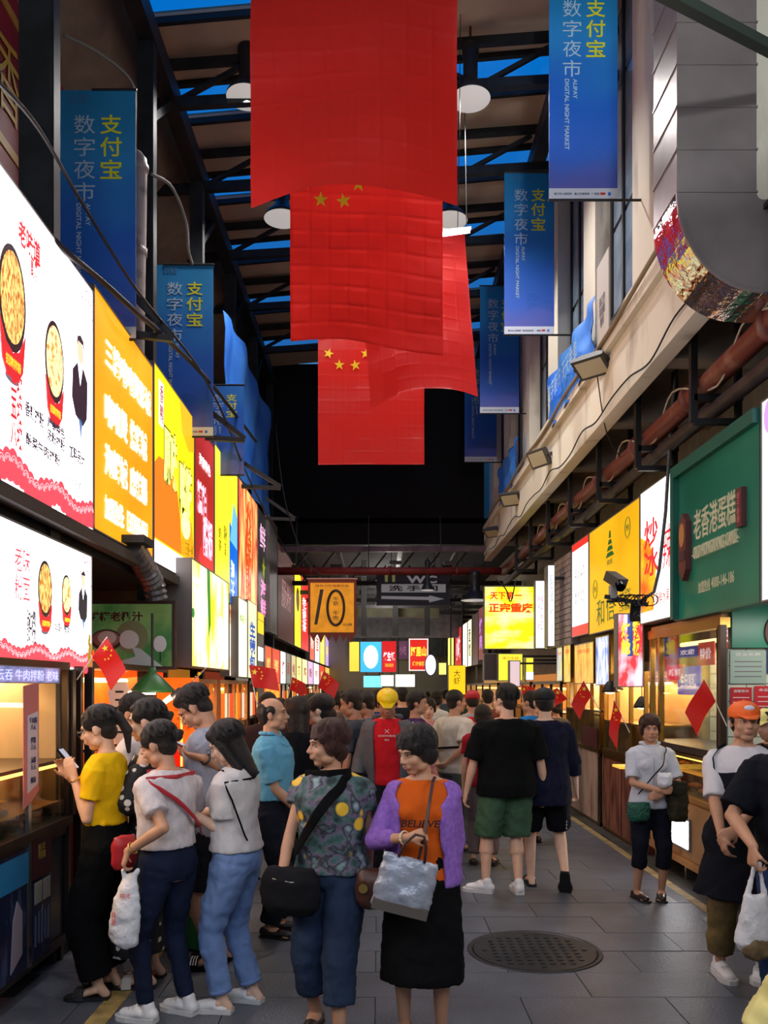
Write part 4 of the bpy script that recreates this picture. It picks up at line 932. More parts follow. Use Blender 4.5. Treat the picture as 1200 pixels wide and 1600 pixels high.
# ================================================================== BANNERS
def banner_mat(name, lit):
    m = mat(name, (20, 80, 170), .55); nt = m.node_tree; b = nt.nodes['Principled BSDF']; L = nt.links
    t = nt.nodes['Texture Coordinate']; sp = nt.nodes.new('ShaderNodeSeparateXYZ'); r = nt.nodes.new('ShaderNodeValToRGB'); n = nt.nodes.new('ShaderNodeTexNoise'); n.inputs['Scale'].default_value = 1.3
    ad = nt.nodes.new('ShaderNodeMath'); ad.operation = 'MULTIPLY_ADD'; ad.inputs[1].default_value = .52
    L.new(t.outputs['Object'], sp.inputs[0]); L.new(sp.outputs['Z'], ad.inputs[0]); L.new(t.outputs['Object'], n.inputs['Vector']); 
    m2 = nt.nodes.new('ShaderNodeMath'); m2.operation = 'MULTIPLY_ADD'; m2.inputs[1].default_value = .5; m2.inputs[2].default_value = -.25; L.new(n.outputs['Fac'], m2.inputs[0]); L.new(m2.outputs[0], ad.inputs[2])
    L.new(ad.outputs[0], r.inputs[0]); e = r.color_ramp.elements
    e[0].position = .0; e[0].color = C(92, 96, 176); e[1].position = 1; e[1].color = C(16, 120, 172)
    for p_, c_ in ((.18, (44, 92, 190)), (.45, (20, 92, 190)), (.75, (34, 130, 196))):
        q = e.new(p_); q.color = C(*c_)
    L.new(r.outputs[0], b.inputs['Base Color'])
    if lit: L.new(r.outputs[0], b.inputs['Emission Color']); b.inputs['Emission Strength'].default_value = lit
    return m
BAN = banner_mat('blue_banner_cloth', 0)
def banner(px0, px1, pyt, pyb, Y, label, grp, strip=True, dim=1.0, pole=1, wscale=1):
    a = P(px0, pyb, Y); b = P(px1, pyt, Y); w_, h_ = b.x - a.x, b.z - a.z
    fr = frF(a.x, Y, a.z); s = thing('blue_banner', label, 'banner', tuple(a), grp)
    MB().rect(fr, 0, w_, .1 if strip else 0, h_, -.008, 0).build('cloth', BAN, s)
    if strip:
        MB().rect(fr, 0, w_, 0, .1, -.008, 0).build('white_strip', mat('strip_white', (205, 212, 225), .5), s)
        text('海口市人民政府   海口市商务局   一夜城', fr, w_ * .40, .05, w_ * .66, .022, pt_((70, 80, 110)), s, z=.002)
        MB().rect(fr, w_ * .75, w_ * .82, .042, .062, 0, .002).build('red_mark', pt_((200, 40, 50)), s); MB().rect(fr, w_ * .86, w_ * .9, .036, .064, 0, .002).build('blue_mark', pt_((30, 110, 210)), s)
    yl_ = mat('banner_yellow', (214, 214, 40), .5); wh_ = mat('banner_white', (168, 196, 216), .5)
    for i, ch in enumerate('支付宝'): text(ch, fr, w_ * .68, h_ * (.862 - .09 * i), w_ * .28, h_ * .078, yl_, s, z=.002, bold=.012)
    for i, ch in enumerate('数字夜市'): text(ch, fr, w_ * .335, h_ * (.862 - .09 * i) - h_ * .0, w_ * .27, h_ * .075, wh_, s, z=.002)
    text('ALIPAY', fr, w_ * .38, h_ * .50, w_ * .06, h_ * .09, wh_, s, z=.002, rot=-PI / 2, bold=.015); text('DIGITAL NIGHT MARKET', fr, w_ * .26, h_ * .385, w_ * .065, h_ * .32, wh_, s, z=.002, rot=-PI / 2, bold=.015)
    text('海口骑楼\n数字夜市', fr, w_ * .26, h_ * .965, w_ * .24, h_ * .035, mat('banner_faint', (70, 130, 180), .5), s, z=.002)
    m_ = MB()
    for i in range(7):
        pts = [fr.pt(w_ * (.45 + .55 * k_ / 10), h_ * (.14 + .012 * i + .05 * math.sin(k_ / 10 * PI + i * .12) * (1 - k_ / 12)), .0015) for k_ in range(11)]
        m_.tube(pts, .0012, 3)
    m_.build('wave_lines', mat('banner_faint', (70, 130, 180), .5), s)
    m_ = MB()
    for q in ((h_ + .004), (-.004)):
        xa, xb = (fr.pt(-.01, q), V((2.32, Y, a.z + q))) if pole > 0 else (V((-2.3, Y, a.z + q)), fr.pt(w_ + .01, q))
        m_.tube([xa, xb], .011, 6)
    m_.build('pole', mat('pole_dark', (40, 40, 42), .4, .4), s)
    return s
GBR, GBL = 'blue banners down the right side', 'blue banners down the left side'
banner(858, 965, -34, 312, 7.3, 'nearest and brightest blue banner high on the right', GBR)
banner(788, 866, 270, 523, 10.0, 'second blue banner on the right, behind the nearest one', GBR)
banner(750, 811, 447, 646, 13.0, 'third blue banner on the right, partly behind the second', GBR)
banner(726, 776, 560, 722, 15.6, 'farthest blue banner on the right against the black gable', GBR)
banner(92, 212, 141, 530, 6.67, 'nearest large blue banner on the left, in front of the red facade sign', GBL, pole=-1)
banner(243, 333, 414, 682, 8.9, 'second blue banner on the left, beyond the pale drain pipe', GBL, pole=-1)
banner(321, 381, 602, 742, 10.5, 'third blue banner on the left, low behind the bracket arm', GBL, pole=-1, strip=False)
# long sagging blue fabrics along both facades
def fabric(label, pts_top, pts_bot, X, txt=None, side=1):
    n = len(pts_top); vs = []; fs = []
    top = []; bot = []
    for k_ in range(25):
        t = k_ / 24 * (n - 1); i = min(int(t), n - 2); f = t - i
        top.append(V(pts_top[i]).lerp(V(pts_top[i + 1]), f)); bot.append(V(pts_bot[i]).lerp(V(pts_bot[i + 1]), f))
    m_ = MB(); M_ = 8
    for k_ in range(25):
        for q in range(M_ + 1):
            p = top[k_].lerp(bot[k_], q / M_); p = p + V((side * (.03 * math.sin(k_ * .9 + q * .5) + .015 * math.sin(q * 1.7)), 0, 0)); vs.append(p)
    back = [p - V((side * .006, 0, 0)) for p in vs]; NV = len(vs)
    for k_ in range(24):
        for q in range(M_):
            a_ = k_ * (M_ + 1) + q; fs.append((a_, a_ + 1, a_ + M_ + 2, a_ + M_ + 1)); fs.append((a_ + NV, a_ + M_ + 1 + NV, a_ + M_ + 2 + NV, a_ + 1 + NV))
    m_.add(vs + back, fs); s = thing('long_blue_banner', label, 'banner', tuple(bot[0]))
    m_.build('cloth', mat('blue_fabric', (40, 110, 220), .5, rgb2=(80, 150, 235), vscale=1.2, bump=.3, bscale=4), s, True)
    return s
s = fabric('long blue fabric banner lying along the right fascia, nearest part', [(2.16, 8.3, 5.62), (2.16, 10.6, 5.60)], [(2.14, 8.3, 4.92), (2.14, 10.6, 4.86)], 2.15, side=-1)
text('数字夜市 天天免单', frR(2.10, 10.5, 4.9), 1.0, .38, 1.5, .24, mat('banner_white', (168, 196, 216), .5), s, z=.02)
fabric('second long blue fabric banner along the right fascia, near the third floodlight', [(2.16, 12.9, 5.6), (2.16, 15.0, 5.6)], [(2.14, 12.9, 4.9), (2.14, 15.0, 4.86)], 2.15, side=-1)
s = thing('white_notice_panel', 'white notice panel with fine print beside the long right blue fabric', 'panel', (2.14, 7.6, 4.95)); fr = frR(2.17, 8.28, 4.92)
MB().rect(fr, 0, .42, 0, .95, -.01, 0).build('board', mat('notice', (188, 182, 172), .6), s); text('海口市\n美食街\n夜市', fr, .2, .45, .2, .3, pt_((90, 90, 100)), s)
fabric('long rumpled blue fabric hanging along the upper left facade', [(-2.02, 10.8, 6.6), (-1.99, 12.2, 6.75), (-2.01, 13.6, 6.65), (-1.98, 15.2, 6.7)], [(-2.03, 10.8, 4.75), (-2.0, 12.2, 4.75), (-2.02, 13.6, 4.75), (-2.0, 15.2, 4.75)], -2.2, side=1)

# ================================================================== BIG FLAGS
RED = cloth('flag_red', (226, 34, 24), .45, .5)
RED = mat('flag_red', (0, 0, 0))
def flag(label, Y, xl, zt, W, Lh, bulge=.0, stars=(), arch=0, crease=0, shear=None, seed=1, yaw=0):
    """big national flag hung from its hoist edge; stars in rotated canton"""
    s = thing('hanging_flag', label, 'flag', (xl, Y, zt), 'large red flags hung over the street')
    nx, nz = (96, 150) if crease > .004 else (40, 60)
    def pos(u, v, off=0):                     # u across 0..1, v down 0..1
        x = xl + u * W; z = zt - v * Lh; y = Y
        y -= bulge * math.sin(PI * u) * v ** 2
        y += .02 * math.sin(u * 9 + seed) * math.sin(v * 5 + seed) * (1 if bulge else .6) + .012 * math.sin(v * 17 + u * 3 + seed)
        z += arch * math.sin(PI * u) * v ** 3
        if shear: x, y, z = shear(u, v, x, y, z)
        return V((x, y - off, z))
    m_ = MB(); vs = []; fs = []
    for j in range(nz + 1):
        for i in range(nx + 1):
            u, v = i / nx, j / nz; o_ = 0
            if crease:
                a_ = abs((u * 8 + .5) % 1 - .5); b_ = abs((v * 13 + .5) % 1 - .5)
                o_ = crease * (max(0, 1 - a_ * 10) * (.4 + .6 * math.sin(v * 11 + seed) ** 2) + max(0, 1 - b_ * 10) * (.4 + .6 * math.sin(u * 7 + seed) ** 2)) + crease * .25 * math.sin(u * 8 * PI) * math.sin(v * 13 * PI)
            vs.append(pos(u, v, o_))
    for j in range(nz):
        for i in range(nx):
            a_ = j * (nx + 1) + i; fs.append((a_, a_ + 1, a_ + nx + 2, a_ + nx + 1))
    m_.add(vs, fs); m_.build('cloth', RED, s, True)
    for (u, v, r, rot) in stars:
        c = pos(u, v, .012); ex = (pos(u + .02, v, .012) - c).normalized(); ez = (pos(u, v - .02, .012) - c).normalized()
        MB().star(Fr(c, ex, ez, ex.cross(ez)), 0, 0, r, .0, .003, rot).build('star', YEL, s)
    MB().tube([pos(-.02, 0), pos(.5, 0) + V((0, 0, .01)), pos(1.02, 0)], .012, 6).build('hem_rod', BLACKM, s)
    MB().tube([pos(-.02, 0), pos(0, 0) + V((0, 0, max(.1, 8.0 - zt)))], .005, 5).build('cord', BLACKM, s)
    MB().tube([pos(1.02, 0), pos(1, 0) + V((0, 0, max(.1, 8.0 - zt)))], .005, 5).build('cord', BLACKM, s)
    return s
_mats.pop('flag_red'); RED = cloth('flag_red', (206, 36, 30), .45, .40)
ST = [(.25, .16, .19, .2), (.10, .333, .066, .3), (.20, .40, .066, 0), (.35, .40, .066, -.2), (.45, .333, .066, .1)]
flag('nearest huge red flag filling the top centre, its stars out of view', 5.2, -.80, 6.75, 1.29, 2.04, bulge=.25, arch=.0, stars=[(.25, .16, .19, 0)], crease=.005, seed=2)
flag('second red flag with square fold creases, below the nearest flag', 7.1, -.755, 6.70, 1.30, 2.04, bulge=.03, stars=[(a, b + .01, c, d) for a, b, c, d in ST], crease=.013, seed=5,
     shear=lambda u, v, x, y, z: (x + .0 * v, y, z - .10 * u * v + .03 * math.sin(u * 5) * v))
def sh3(u, v, x, y, z): return (x + v * (.17 - .03 * u), y + .15 * u, z + .12 * v * math.sin(u * PI * .9) - (.12 * (1 - u) * v if u < .25 else .09 * (1 - u) * v))
flag('third red flag twisted to the right under the glaring tube', 8.7, -.25, 6.55, 1.16, 1.80, bulge=.12, stars=[], crease=.005, seed=9, shear=sh3)
flag('fourth and lowest red flag with three small stars before the black gable', 10.0, -.73, 6.37, 1.275, 1.99, stars=ST, crease=.006, seed=11)

# small hand flags
def handflag(px, py, Y, sz, ang, label, droop=.3, flip=1, kind=0):
    """stick base at pixel, pole direction angle from vertical, cloth hangs off it"""
    c = P(px, py, Y); s = thing('hand_flag', label, 'flag', tuple(c), 'small hand flags on sticks')
    d = V((math.sin(ang), 0, math.cos(ang))); tip = c + d * sz * 2.0
    MB().tube([c, tip], .0045, 6).build('stick', mat('stick_white', (210, 200, 190), .5), s)
    m_ = MB(); vs = []; fs = []; n = 8
    ex = V((flip, 0, 0)); 
    for i in range(n + 1):
        for j in range(n + 1):
            u, v = i / n, j / n; base = tip - d * sz * .95 * v
            p = base + ex * sz * 1.15 * u * (1 - droop * .5) + V((0, -.015 * math.sin(u * 6 + v * 2), -droop * sz * 1.5 * u - droop * .2 * sz * u * u)); vs.append(p)
    for i in range(n):
        for j in range(n):
            a_ = i * (n + 1) + j; fs.append((a_, a_ + 1, a_ + n + 2, a_ + n + 1))
    m_.add(vs, fs).build('cloth', RED, s, True)
    if kind == 0:
        q = lambda u, v: tip - d * sz * .95 * v + ex * sz * 1.15 * u * (1 - droop * .5) + V((0, -.022, -droop * sz * 1.5 * u))
        m_ = MB(); c0 = q(.18, .3); e1 = (q(.4, .3) - q(.1, .3)).normalized(); fr_ = Fr(c0, e1, (d - e1 * d.dot(e1)).normalized(), (0, -1, 0))
        m_.star(fr_, 0, 0, sz * .14, 0, .002)
        for u, v in ((.38, .12), (.45, .26), (.45, .42), (.38, .56)): m_.star(Fr(q(u, v), e1, fr_.v, (0, -1, 0)), 0, 0, sz * .05, 0, .002, u * 9)
        m_.build('stars', YEL, s)
    return s
handflag(120, 1062, 5.4, .17, .62, 'small red flag drooping in front of the coconut sign', .75, 1)
handflag(282, 1086, 6.6, .15, .75, 'small red flag leaning right beside the glasses wearing man', .45, -.9)
handflag(404, 1112, 6.6, .19, -.20, 'small square red flag above the grey haired man in pale blue', .1, 1)
handflag(448, 1100, 8.4, .14, .2, 'small red flag behind the man in pale blue shirt', .3, 1)
handflag(487, 1100, 8.0, .17, .35, 'small red flag left of the yellow cap wearer', .45, 1)
handflag(470, 1098, 9.5, .14, -.3, 'small tilted red flag among the far left heads', .3, 1, 1)
handflag(905, 1112, 8.6, .17, -.75, 'small red flag pointing left from the first right hand stall post', .35, -1)
handflag(938, 1112, 8.0, .17, -.50, 'small triangular red flag on the right, second from the navy shirt man', .8, -1)
handflag(984, 1145, 7.2, .16, -.45, 'small folded red flag behind the woman in white shirt', 1.1, -.5)
handflag(1136, 1135, 6.3, .20, -.45, 'small red flag stuck on the bakery corner post', .75, -1, 1)
handflag(818, 1110, 10.5, .16, -.1, 'small red flag between the two walking men', .1, 1)
handflag(772, 1105, 12.0, .15, .2, 'small red flag left of the black tee man', .6, 1, 1)
# ================================================================== STALLS
def xs(side, X, d): return X + (d if side > 0 else -d)       # d metres behind the stall front
def sb(m_, side, X, d0, d1, y0, y1, z0, z1): return m_.bb(min(xs(side, X, d0), xs(side, X, d1)), max(xs(side, X, d0), xs(side, X, d1)), y0, y1, z0, z1)
warmwall = mat('warm_wall', (206, 150, 92), .7, var=.12, vscale=2)
tilew = mat('grout', (150, 150, 140), .7); tileg = mat('pale_tile', (212, 214, 196), .25, var=.05)
wood = mat('light_wood', (196, 142, 92), .45, var=.12, vscale=3, stretch=(1, 1, 6))
darkpanel = mat('dark_lacquer', (30, 32, 44), .22, rgb2=(58, 58, 72), vscale=2.5, stretch=(1, 1, .5), pos=(.5, .8))
def stall(side, X, Y0, Y1, label, body, post, zc=.9, zg=1.3, zt=1.8, inner=warmwall, depth=.95, glow=(255, 190, 100), gl=2.5, legs=True, lampw=0, group=None, npost=2, lampcol=(1, .72, .4), shade=None):
    s = thing('food_stall', label, 'stall', (X, (Y0 + Y1) / 2, 0), group or ('food stalls down the left side' if side < 0 else 'food stalls down the right side'))
    z0 = .12 if legs else 0
    m_ = MB(); sb(m_, side, X, .02, .5, Y0, Y1, z0, zc - .05); m_.build('cabinet_body', body, s)
    m_ = MB(); sb(m_, side, X, 0, .03, Y0, Y1, z0, z0 + .05); sb(m_, side, X, 0, .03, Y0, Y1, zc - .1, zc - .05); sb(m_, side, X, -.005, .025, Y0, Y0 + .04, z0, zc - .05); sb(m_, side, X, -.005, .025, Y1 - .04, Y1, z0, zc - .05)
    m_.build('cabinet_frame', post, s)
    m_ = MB(); sb(m_, side, X, -.02, .55, Y0, Y1, zc - .05, zc); m_.build('counter_top', post, s)
    if legs:
        for yy in (Y0 + .05, Y1 - .05): m_ = MB(); sb(m_, side, X, .03, .07, yy - .02, yy + .02, 0, z0); m_.build('leg', post, s)
    for i in range(npost):
        yy = Y0 + .02 + (Y1 - Y0 - .04) * i / (npost - 1)
        m_ = MB(); sb(m_, side, X, 0, .04, yy - .02, yy + .02, zc, zt + .1); m_.build('post', post, s)
    m_ = MB(); sb(m_, side, X, .01, .02, Y0 + .04, Y1 - .04, zc, zg); m_.build('glass_pane', GLASS, s)
    m_ = MB(); sb(m_, side, X, 0, .4, Y0, Y1, zg, zg + .02); m_.build('glass_shelf', post, s)
    for yy in (Y0 + .01, Y1 - .01): m_ = MB(); sb(m_, side, X, .02, .4, yy - .004, yy + .004, zc, zg); m_.build('glass_side', GLASS, s)
    m_ = MB(); sb(m_, side, X, depth, depth + .05, Y0, Y1, 0, zt + .3); m_.build('back_wall', inner, s)
    m_ = MB(); sb(m_, side, X, .0, depth + .05, Y0, Y1, zt + .1, zt + .15); m_.build('canopy', post, s)
    m_ = MB(); sb(m_, side, X, .05, depth, Y1 - .03, Y1, zc, zt + .1); m_.build('side_wall', inner, s)
    # shelf with jars on the back wall
    m_ = MB(); sb(m_, side, X, depth - .2, depth, Y0 + .1, Y1 - .1, 1.3, 1.32); m_.build('shelf', post, s)
    m_ = MB(); m_.tube([(xs(side, X, .35), Y0 + .2, zt + .02), (xs(side, X, .35), Y1 - .2, zt + .02)], .02, 8); m_.build('lamp_tube', em(glow, gl), s)
    if lampw: lamp('AREA', (xs(side, X, .4), (Y0 + Y1) / 2, zt + .05), lampw, lampcol, Y1 - Y0, .3, target=(xs(side, X, .25), (Y0 + Y1) / 2, 0), name='stall_light')
    return s
def jar(x, y, z, rgb, label, r=.045, h=.13, grp='jars and cups on the stall shelves'):
    s = thing('jar', label, 'jar', (x, y, z), grp)
    MB().lathe((x, y, z), [(r * .9, 0), (r, .01), (r, h * .8), (r * .7, h * .88), (r * .7, h * .9)], 14).build('body', mat('jar_%d_%d_%d' % rgb, rgb, .2), s, True)
    MB().lathe((x, y, z), [(r * .78, h * .9), (r * .78, h), (0, h)], 14).build('lid', pt_((200, 190, 170)), s)
def tray(x, y, z, w_, d_, fm, label, kind='buns', n=8, grp='food trays on the counters'):
    s = thing('food_tray', label, 'tray', (x, y, z), grp)
    m_ = MB().bb(x - w_ / 2, x + w_ / 2, y - d_ / 2, y + d_ / 2, z, z + .008)
    for a in (-1, 1): m_.bb(x + a * w_ / 2 - .004, x + a * w_ / 2 + .004, y - d_ / 2, y + d_ / 2, z, z + .035); m_.bb(x - w_ / 2, x + w_ / 2, y + a * d_ / 2 - .004, y + a * d_ / 2 + .004, z, z + .035)
    m_.build('pan', CHROME, s)
    for i in range(n):
        a = x + rnd.uniform(-.36, .36) * w_; b = y + rnd.uniform(-.38, .38) * d_; r = rnd.uniform(.03, .045)
        m_ = MB()
        if kind == 'buns': m_.ell((a, b, z + .03), (r, r * 1.1, r * .75), n=10, m=6)
        else:
            t = rnd.uniform(0, PI); m_.cap((a - .05 * math.cos(t), b - .05 * math.sin(t), z + .03 + .01 * (i % 3)), (a + .05 * math.cos(t), b + .05 * math.sin(t), z + .035), .022, .016, n=8)
        tag(m_.build('bun' if kind == 'buns' else 'fried_skewer', fm, None, True), ('round baked bun on ' if kind == 'buns' else 'golden fried piece on ') + label, 'food', 'pieces of food on ' + label)
# --- left 1: the counter at the left edge
tbrown = mat('dark_metal_trim', (62, 50, 44), .35, .6)
beigew = mat('beige_booth', (150, 128, 100), .6, var=.1, stretch=(1, 4, .4))
s1 = stall(-1, -1.96, 3.1, 5.28, 'dark lacquered food counter with glass case at the left edge of the view', darkpanel, tbrown, zc=.90, zg=1.25, zt=1.72, inner=beigew, lampw=45, glow=(255, 190, 90), gl=6, npost=2, lampcol=(1, .66, .32))
for y0, y1, mm, lb in ((3.15, 4.05, darkpanel, None), (4.62, 4.66, tbrown, None)):
    MB().bb(-1.962, -1.95, y0, y1, .18, .82).build('front_panel', mm, s1)
MB().tube([(-2.02, 3.2, 1.225), (-2.02, 5.2, 1.225)], .010, 8).build('case_light', em((255, 180, 80), 8), s1); MB().bb(-2.5, -2.0, 3.15, 5.2, 1.0, 1.006).build('upper_shelf', mat('amber_glassy', (230, 170, 90), .2), s1)
MB().bb(-1.965, -1.945, 4.62, 4.66, .15, 1.25).build('front_post', CHROME, s1)
frp = frL(-1.955, 4.12, .16)
MB().rect(frp, 0, .5, 0, .66, 0, .006).build('poster_panel', mat('navy_poster', (24, 30, 62), .25, rgb2=(60, 72, 110), vscale=5, stretch=(1, 2, .6), pos=(.55, .7)), s1)
MB().rect(frp, 0, .5, .47, .64, .006, .010).build('poster_top', mat('poster_blue', (40, 120, 175), .3), s1)
MB().prism([(.28, .03), (.42, .1), (.42, .33), (.36, .40), (.31, .30)], frp, .006, .010).build('poster_figure', mat('poster_pale', (150, 140, 155), .3), s1)
MB().rect(frp, .02, .14, .26, .40, .006, .010).build('poster_note', pt_((190, 190, 200)), s1)
frp = frL(-1.955, 4.68, .16)
MB().rect(frp, 0, .27, .46, .70, 0, .006).build('poster_panel', mat('maroon_poster', (66, 20, 34), .3), s1)
MB().rect(frp, 0, .27, 0, .45, 0, .006).build('poster_panel', mat('navy_poster', (24, 30, 62), .25), s1)
text('精品', frp, .13, .61, .10, .09, pt_((150, 130, 60)), s1, z=.007)
for a in (.03, .15): MB().rect(frp, a, a + .1, .32, .44, .006, .009).build('poster_note', pt_((150, 146, 138)), s1)
for a in range(5): MB().prism([(.03 + a * .045, .08 + .02 * (a % 2)), (.05 + a * .045, .08), (.052 + a * .045, .24 + .03 * (a % 3)), (.035 + a * .045, .26)], frp, .006, .009).build('poster_figure', mat('poster_dim', (84, 90, 120), .3), s1)
golden = mat('golden_fried', (214, 132, 44), .5, var=.3, vscale=20)
for i in range(3): tray(-2.2, 3.7 + i * .6, [.90, 1.01, .90][i], .34, .5, golden, ['steel tray of fried snacks nearest in the left counter', 'second steel tray of fried snacks in the left counter', 'steel tray of fried snacks under the pink price list'][i], 'fried', 12)
for i in range(5): jar(-2.75, 3.6 + i * .32, 1.32, [(170, 90, 60), (200, 180, 150), (80, 90, 100), (190, 60, 50), (120, 100, 80)][i], ['red brown', 'cream', 'slate grey', 'red', 'dull brown'][i] + ' jar on the back shelf of the left counter')
# booth partition and folding window, hanging lamp
MB().bb(-2.6, -2.02, 5.20, 5.26, .9, 1.8).build('partition', beigew, s1)
for q in (5.28,): MB().bb(-2.02, -1.94, q, q + .05, .9, 1.82).build('booth_post', tbrown, s1)
hl = thing('tube_lamp', 'warm glowing lamp strip inside the left booth window', 'lamp', (-2.3, 4.6, 1.62)); MB().tube([(-2.35, 4.25, 1.63), (-2.15, 5.15, 1.60)], .014, 8).build('tube', em((255, 190, 90), 9), hl); MB().bb(-2.3, -2.2, 4.6, 4.72, 1.6, 1.64).build('holder', BLACKM, hl)
# dark steel posts and cable mess between the first two stalls
for i, (px, Y) in enumerate(((120, 5.45), (138, 5.7))):
    a = P(px, 1500, Y); o = MB().bb(a.x - .025, a.x + .025, Y, Y + .05, 0, 1.85); tag(o.build('steel_post', [tbrown, BLACKM][i]), ['slim brown steel post right of the left counter', 'slim black steel post behind the yellow shirt woman'][i], 'post', 'steel posts between the left stalls')
# --- left 2..
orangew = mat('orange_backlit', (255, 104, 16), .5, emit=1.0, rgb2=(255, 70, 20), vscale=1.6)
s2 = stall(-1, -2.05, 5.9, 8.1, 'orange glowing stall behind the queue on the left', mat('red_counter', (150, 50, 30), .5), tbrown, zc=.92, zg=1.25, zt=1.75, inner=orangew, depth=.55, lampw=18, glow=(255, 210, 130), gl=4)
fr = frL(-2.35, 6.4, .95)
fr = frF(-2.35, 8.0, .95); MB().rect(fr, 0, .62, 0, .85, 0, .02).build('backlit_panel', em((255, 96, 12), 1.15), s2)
MB().prism([(0, 0), (0, .2), (.1, .3), (.16, .18), (.25, .34), (.33, .2), (.42, .3), (.5, .16), (.62, .26), (.62, 0)], fr, .02, .03).build('flame_print', em((250, 30, 10), .9), s2)
pts = [fr.pt(.28 + .18 * math.cos(t), .42 + .36 * math.sin(t), .03) for t in [PI * i / 14 for i in range(15)]]; MB().tube([fr.pt(.46, 0, .03)] + pts + [fr.pt(.10, 0, .03)], .012, 6).build('arch_outline', em((255, 200, 90), 1.8), s2)
text('牛肉', fr, .5, .55, .22, .12, em((180, 60, 10), .8), s2, z=.03); text('碳烤热辣', fr, .35, .38, .4, .08, em((190, 50, 10), .8), s2, z=.03)
# green lamp shades with tubes
gs = thing('green_lamp', 'green conical lamp shade with a white tube above the floral dress woman', 'lamp', tuple(P(238, 1085, 6.3)))
c = P(238, 1082, 6.3); MB().lathe(c, [(.17, 0), (.165, .02), (.07, .12), (.03, .15), (.03, .19)], 24).build('shade', mat('green_enamel', (40, 84, 40), .4), gs, True)
MB().tube([c + V((-.15, -.1, .0)), c + V((.05, -.1, -.002))], .014, 8).build('tube', em((255, 225, 190), 6), gs); MB().tube([c + V((0, 0, .18)), c + V((0, 0, .6))], .01, 6).build('rod', BLACKM, gs)
for i, (px, py) in enumerate(((258, 1096), (281, 1090))):
    c = P(px, py, 5.9); o = thing('spot_bulb', ['left of two warm spot bulbs above the queue', 'right of two warm spot bulbs above the queue'][i], 'lamp', tuple(c), 'warm spot bulbs'); MB().cap(c, c + V((.05, 0, .035)), .018, .022).build('bulb', em((255, 210, 150), 7), o, True); MB().cap(c + V((.06, 0, .04)), c + V((.10, 0, .08)), .026, .02).build('socket', BLACKM, o, True)
    lamp('POINT', c + V((0, -.05, -.06)), 5, (1, .75, .5), .05, name='bulb_light')
# hanging price card strip between coconut sign and stall
fr = frF(-2.0, 6.2, 1.30)
o = thing('price_card', 'torn edged white price card hanging under the coconut sign', 'sign', tuple(fr.o))
MB().prism([(0, .42), (.03, .5), (.14, .5), (.17, .42), (.14, .30), (.17, .2), (.1, .0), (.05, .06), (.08, .2), (.03, .28)], fr.shift(-.02, -.05), 0, .01).build('card', mat('card_pale', (215, 180, 165), .6), o)
for i in range(6): MB().rect(fr.shift(-.02, -.05), .06, .12, .12 + i * .06, .135 + i * .06, .01, .013).build('card_line', BLACKM, o)
# green skirted table
gt = thing('skirted_table', 'small table skirted in green cloth behind the light jeans woman', 'table', (-1.18, 5.62, 0)); TX, TY = -1.18, 5.62
gc = mat('green_cloth', (16, 92, 52), .8, var=.1); m_ = MB()
n = 40; ring = []
def rr_(t, r): c_, s_ = math.cos(t), math.sin(t); k_ = 1 / max(abs(c_), abs(s_)); return V((c_ * k_ * r, s_ * k_ * r, 0))
rings = []
vs = []
for z, r in ((.02, .25), (.4, .24), (.74, .225), (.75, .21)):
    for i in range(n):
        t = 2 * PI * i / n; vs.append(V((TX, TY, z)) + rr_(t, r + (.008 * math.sin(i * 1.9) if z < .5 else 0)))
fs = [(k_ * n + i, k_ * n + (i + 1) % n, (k_ + 1) * n + (i + 1) % n, (k_ + 1) * n + i) for k_ in range(3) for i in range(n)] + [tuple(range(3 * n, 4 * n))]
MB().add(vs, fs).build('cloth_skirt', gc, gt); MB().bb(TX - .22, TX + .22, TY - .22, TY + .22, .752, .77).build('table_top', mat('cream_top', (200, 180, 140), .5), gt)
# yellow-orange glowing stalls further on the left
specs = [(8.3, 10.4, 'amber lit stall with wooden slats, third on the left', (224, 140, 50), (255, 190, 90)), (10.6, 12.8, 'golden lit stall with orange posters, fourth on the left', (236, 150, 50), (255, 200, 110)),
         (13.0, 15.6, 'red and gold lit stall, fifth on the left', (190, 80, 50), (255, 170, 80)), (15.8, 19, 'white lit stall with menu windows, sixth on the left', (200, 190, 170), (255, 240, 220)),
         (19.3, 23.5, 'dim cream stall, seventh on the left', (190, 160, 120), (255, 220, 160)), (24, 30, 'far bright stall on the left, almost lost behind heads', (220, 170, 120), (255, 220, 170))]
for i, (y0, y1, lab, c1, c2) in enumerate(specs):
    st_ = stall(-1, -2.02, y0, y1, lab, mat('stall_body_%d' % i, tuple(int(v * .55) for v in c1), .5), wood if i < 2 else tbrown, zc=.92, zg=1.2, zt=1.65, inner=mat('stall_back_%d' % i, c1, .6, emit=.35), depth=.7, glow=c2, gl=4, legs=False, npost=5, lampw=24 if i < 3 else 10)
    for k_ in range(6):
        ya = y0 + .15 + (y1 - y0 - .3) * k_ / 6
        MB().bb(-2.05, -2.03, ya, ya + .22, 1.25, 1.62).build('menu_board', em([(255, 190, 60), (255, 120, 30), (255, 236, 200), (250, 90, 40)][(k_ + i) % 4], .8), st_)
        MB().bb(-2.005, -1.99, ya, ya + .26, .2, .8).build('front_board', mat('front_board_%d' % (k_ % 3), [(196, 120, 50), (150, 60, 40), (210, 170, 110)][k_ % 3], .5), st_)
# window box with red posters
a = P(413, 1077, 11.5); fr = frF(a.x, 11.5, a.z)
s, fr, w_, h_ = lsign(412, 438, 1.42, 1.76, 'glowing red lantern poster box under the fourth left stall roof', mat('lit_redgold', (255, 70, 20), .4, emit=1.1, rgb2=(255, 160, 40), vscale=6), X=-1.93, group=GL)
text('串串香', fr, w_ / 2, h_ * .5, w_ * .8, h_ * .7, em((255, 190, 60), 1.2), s)

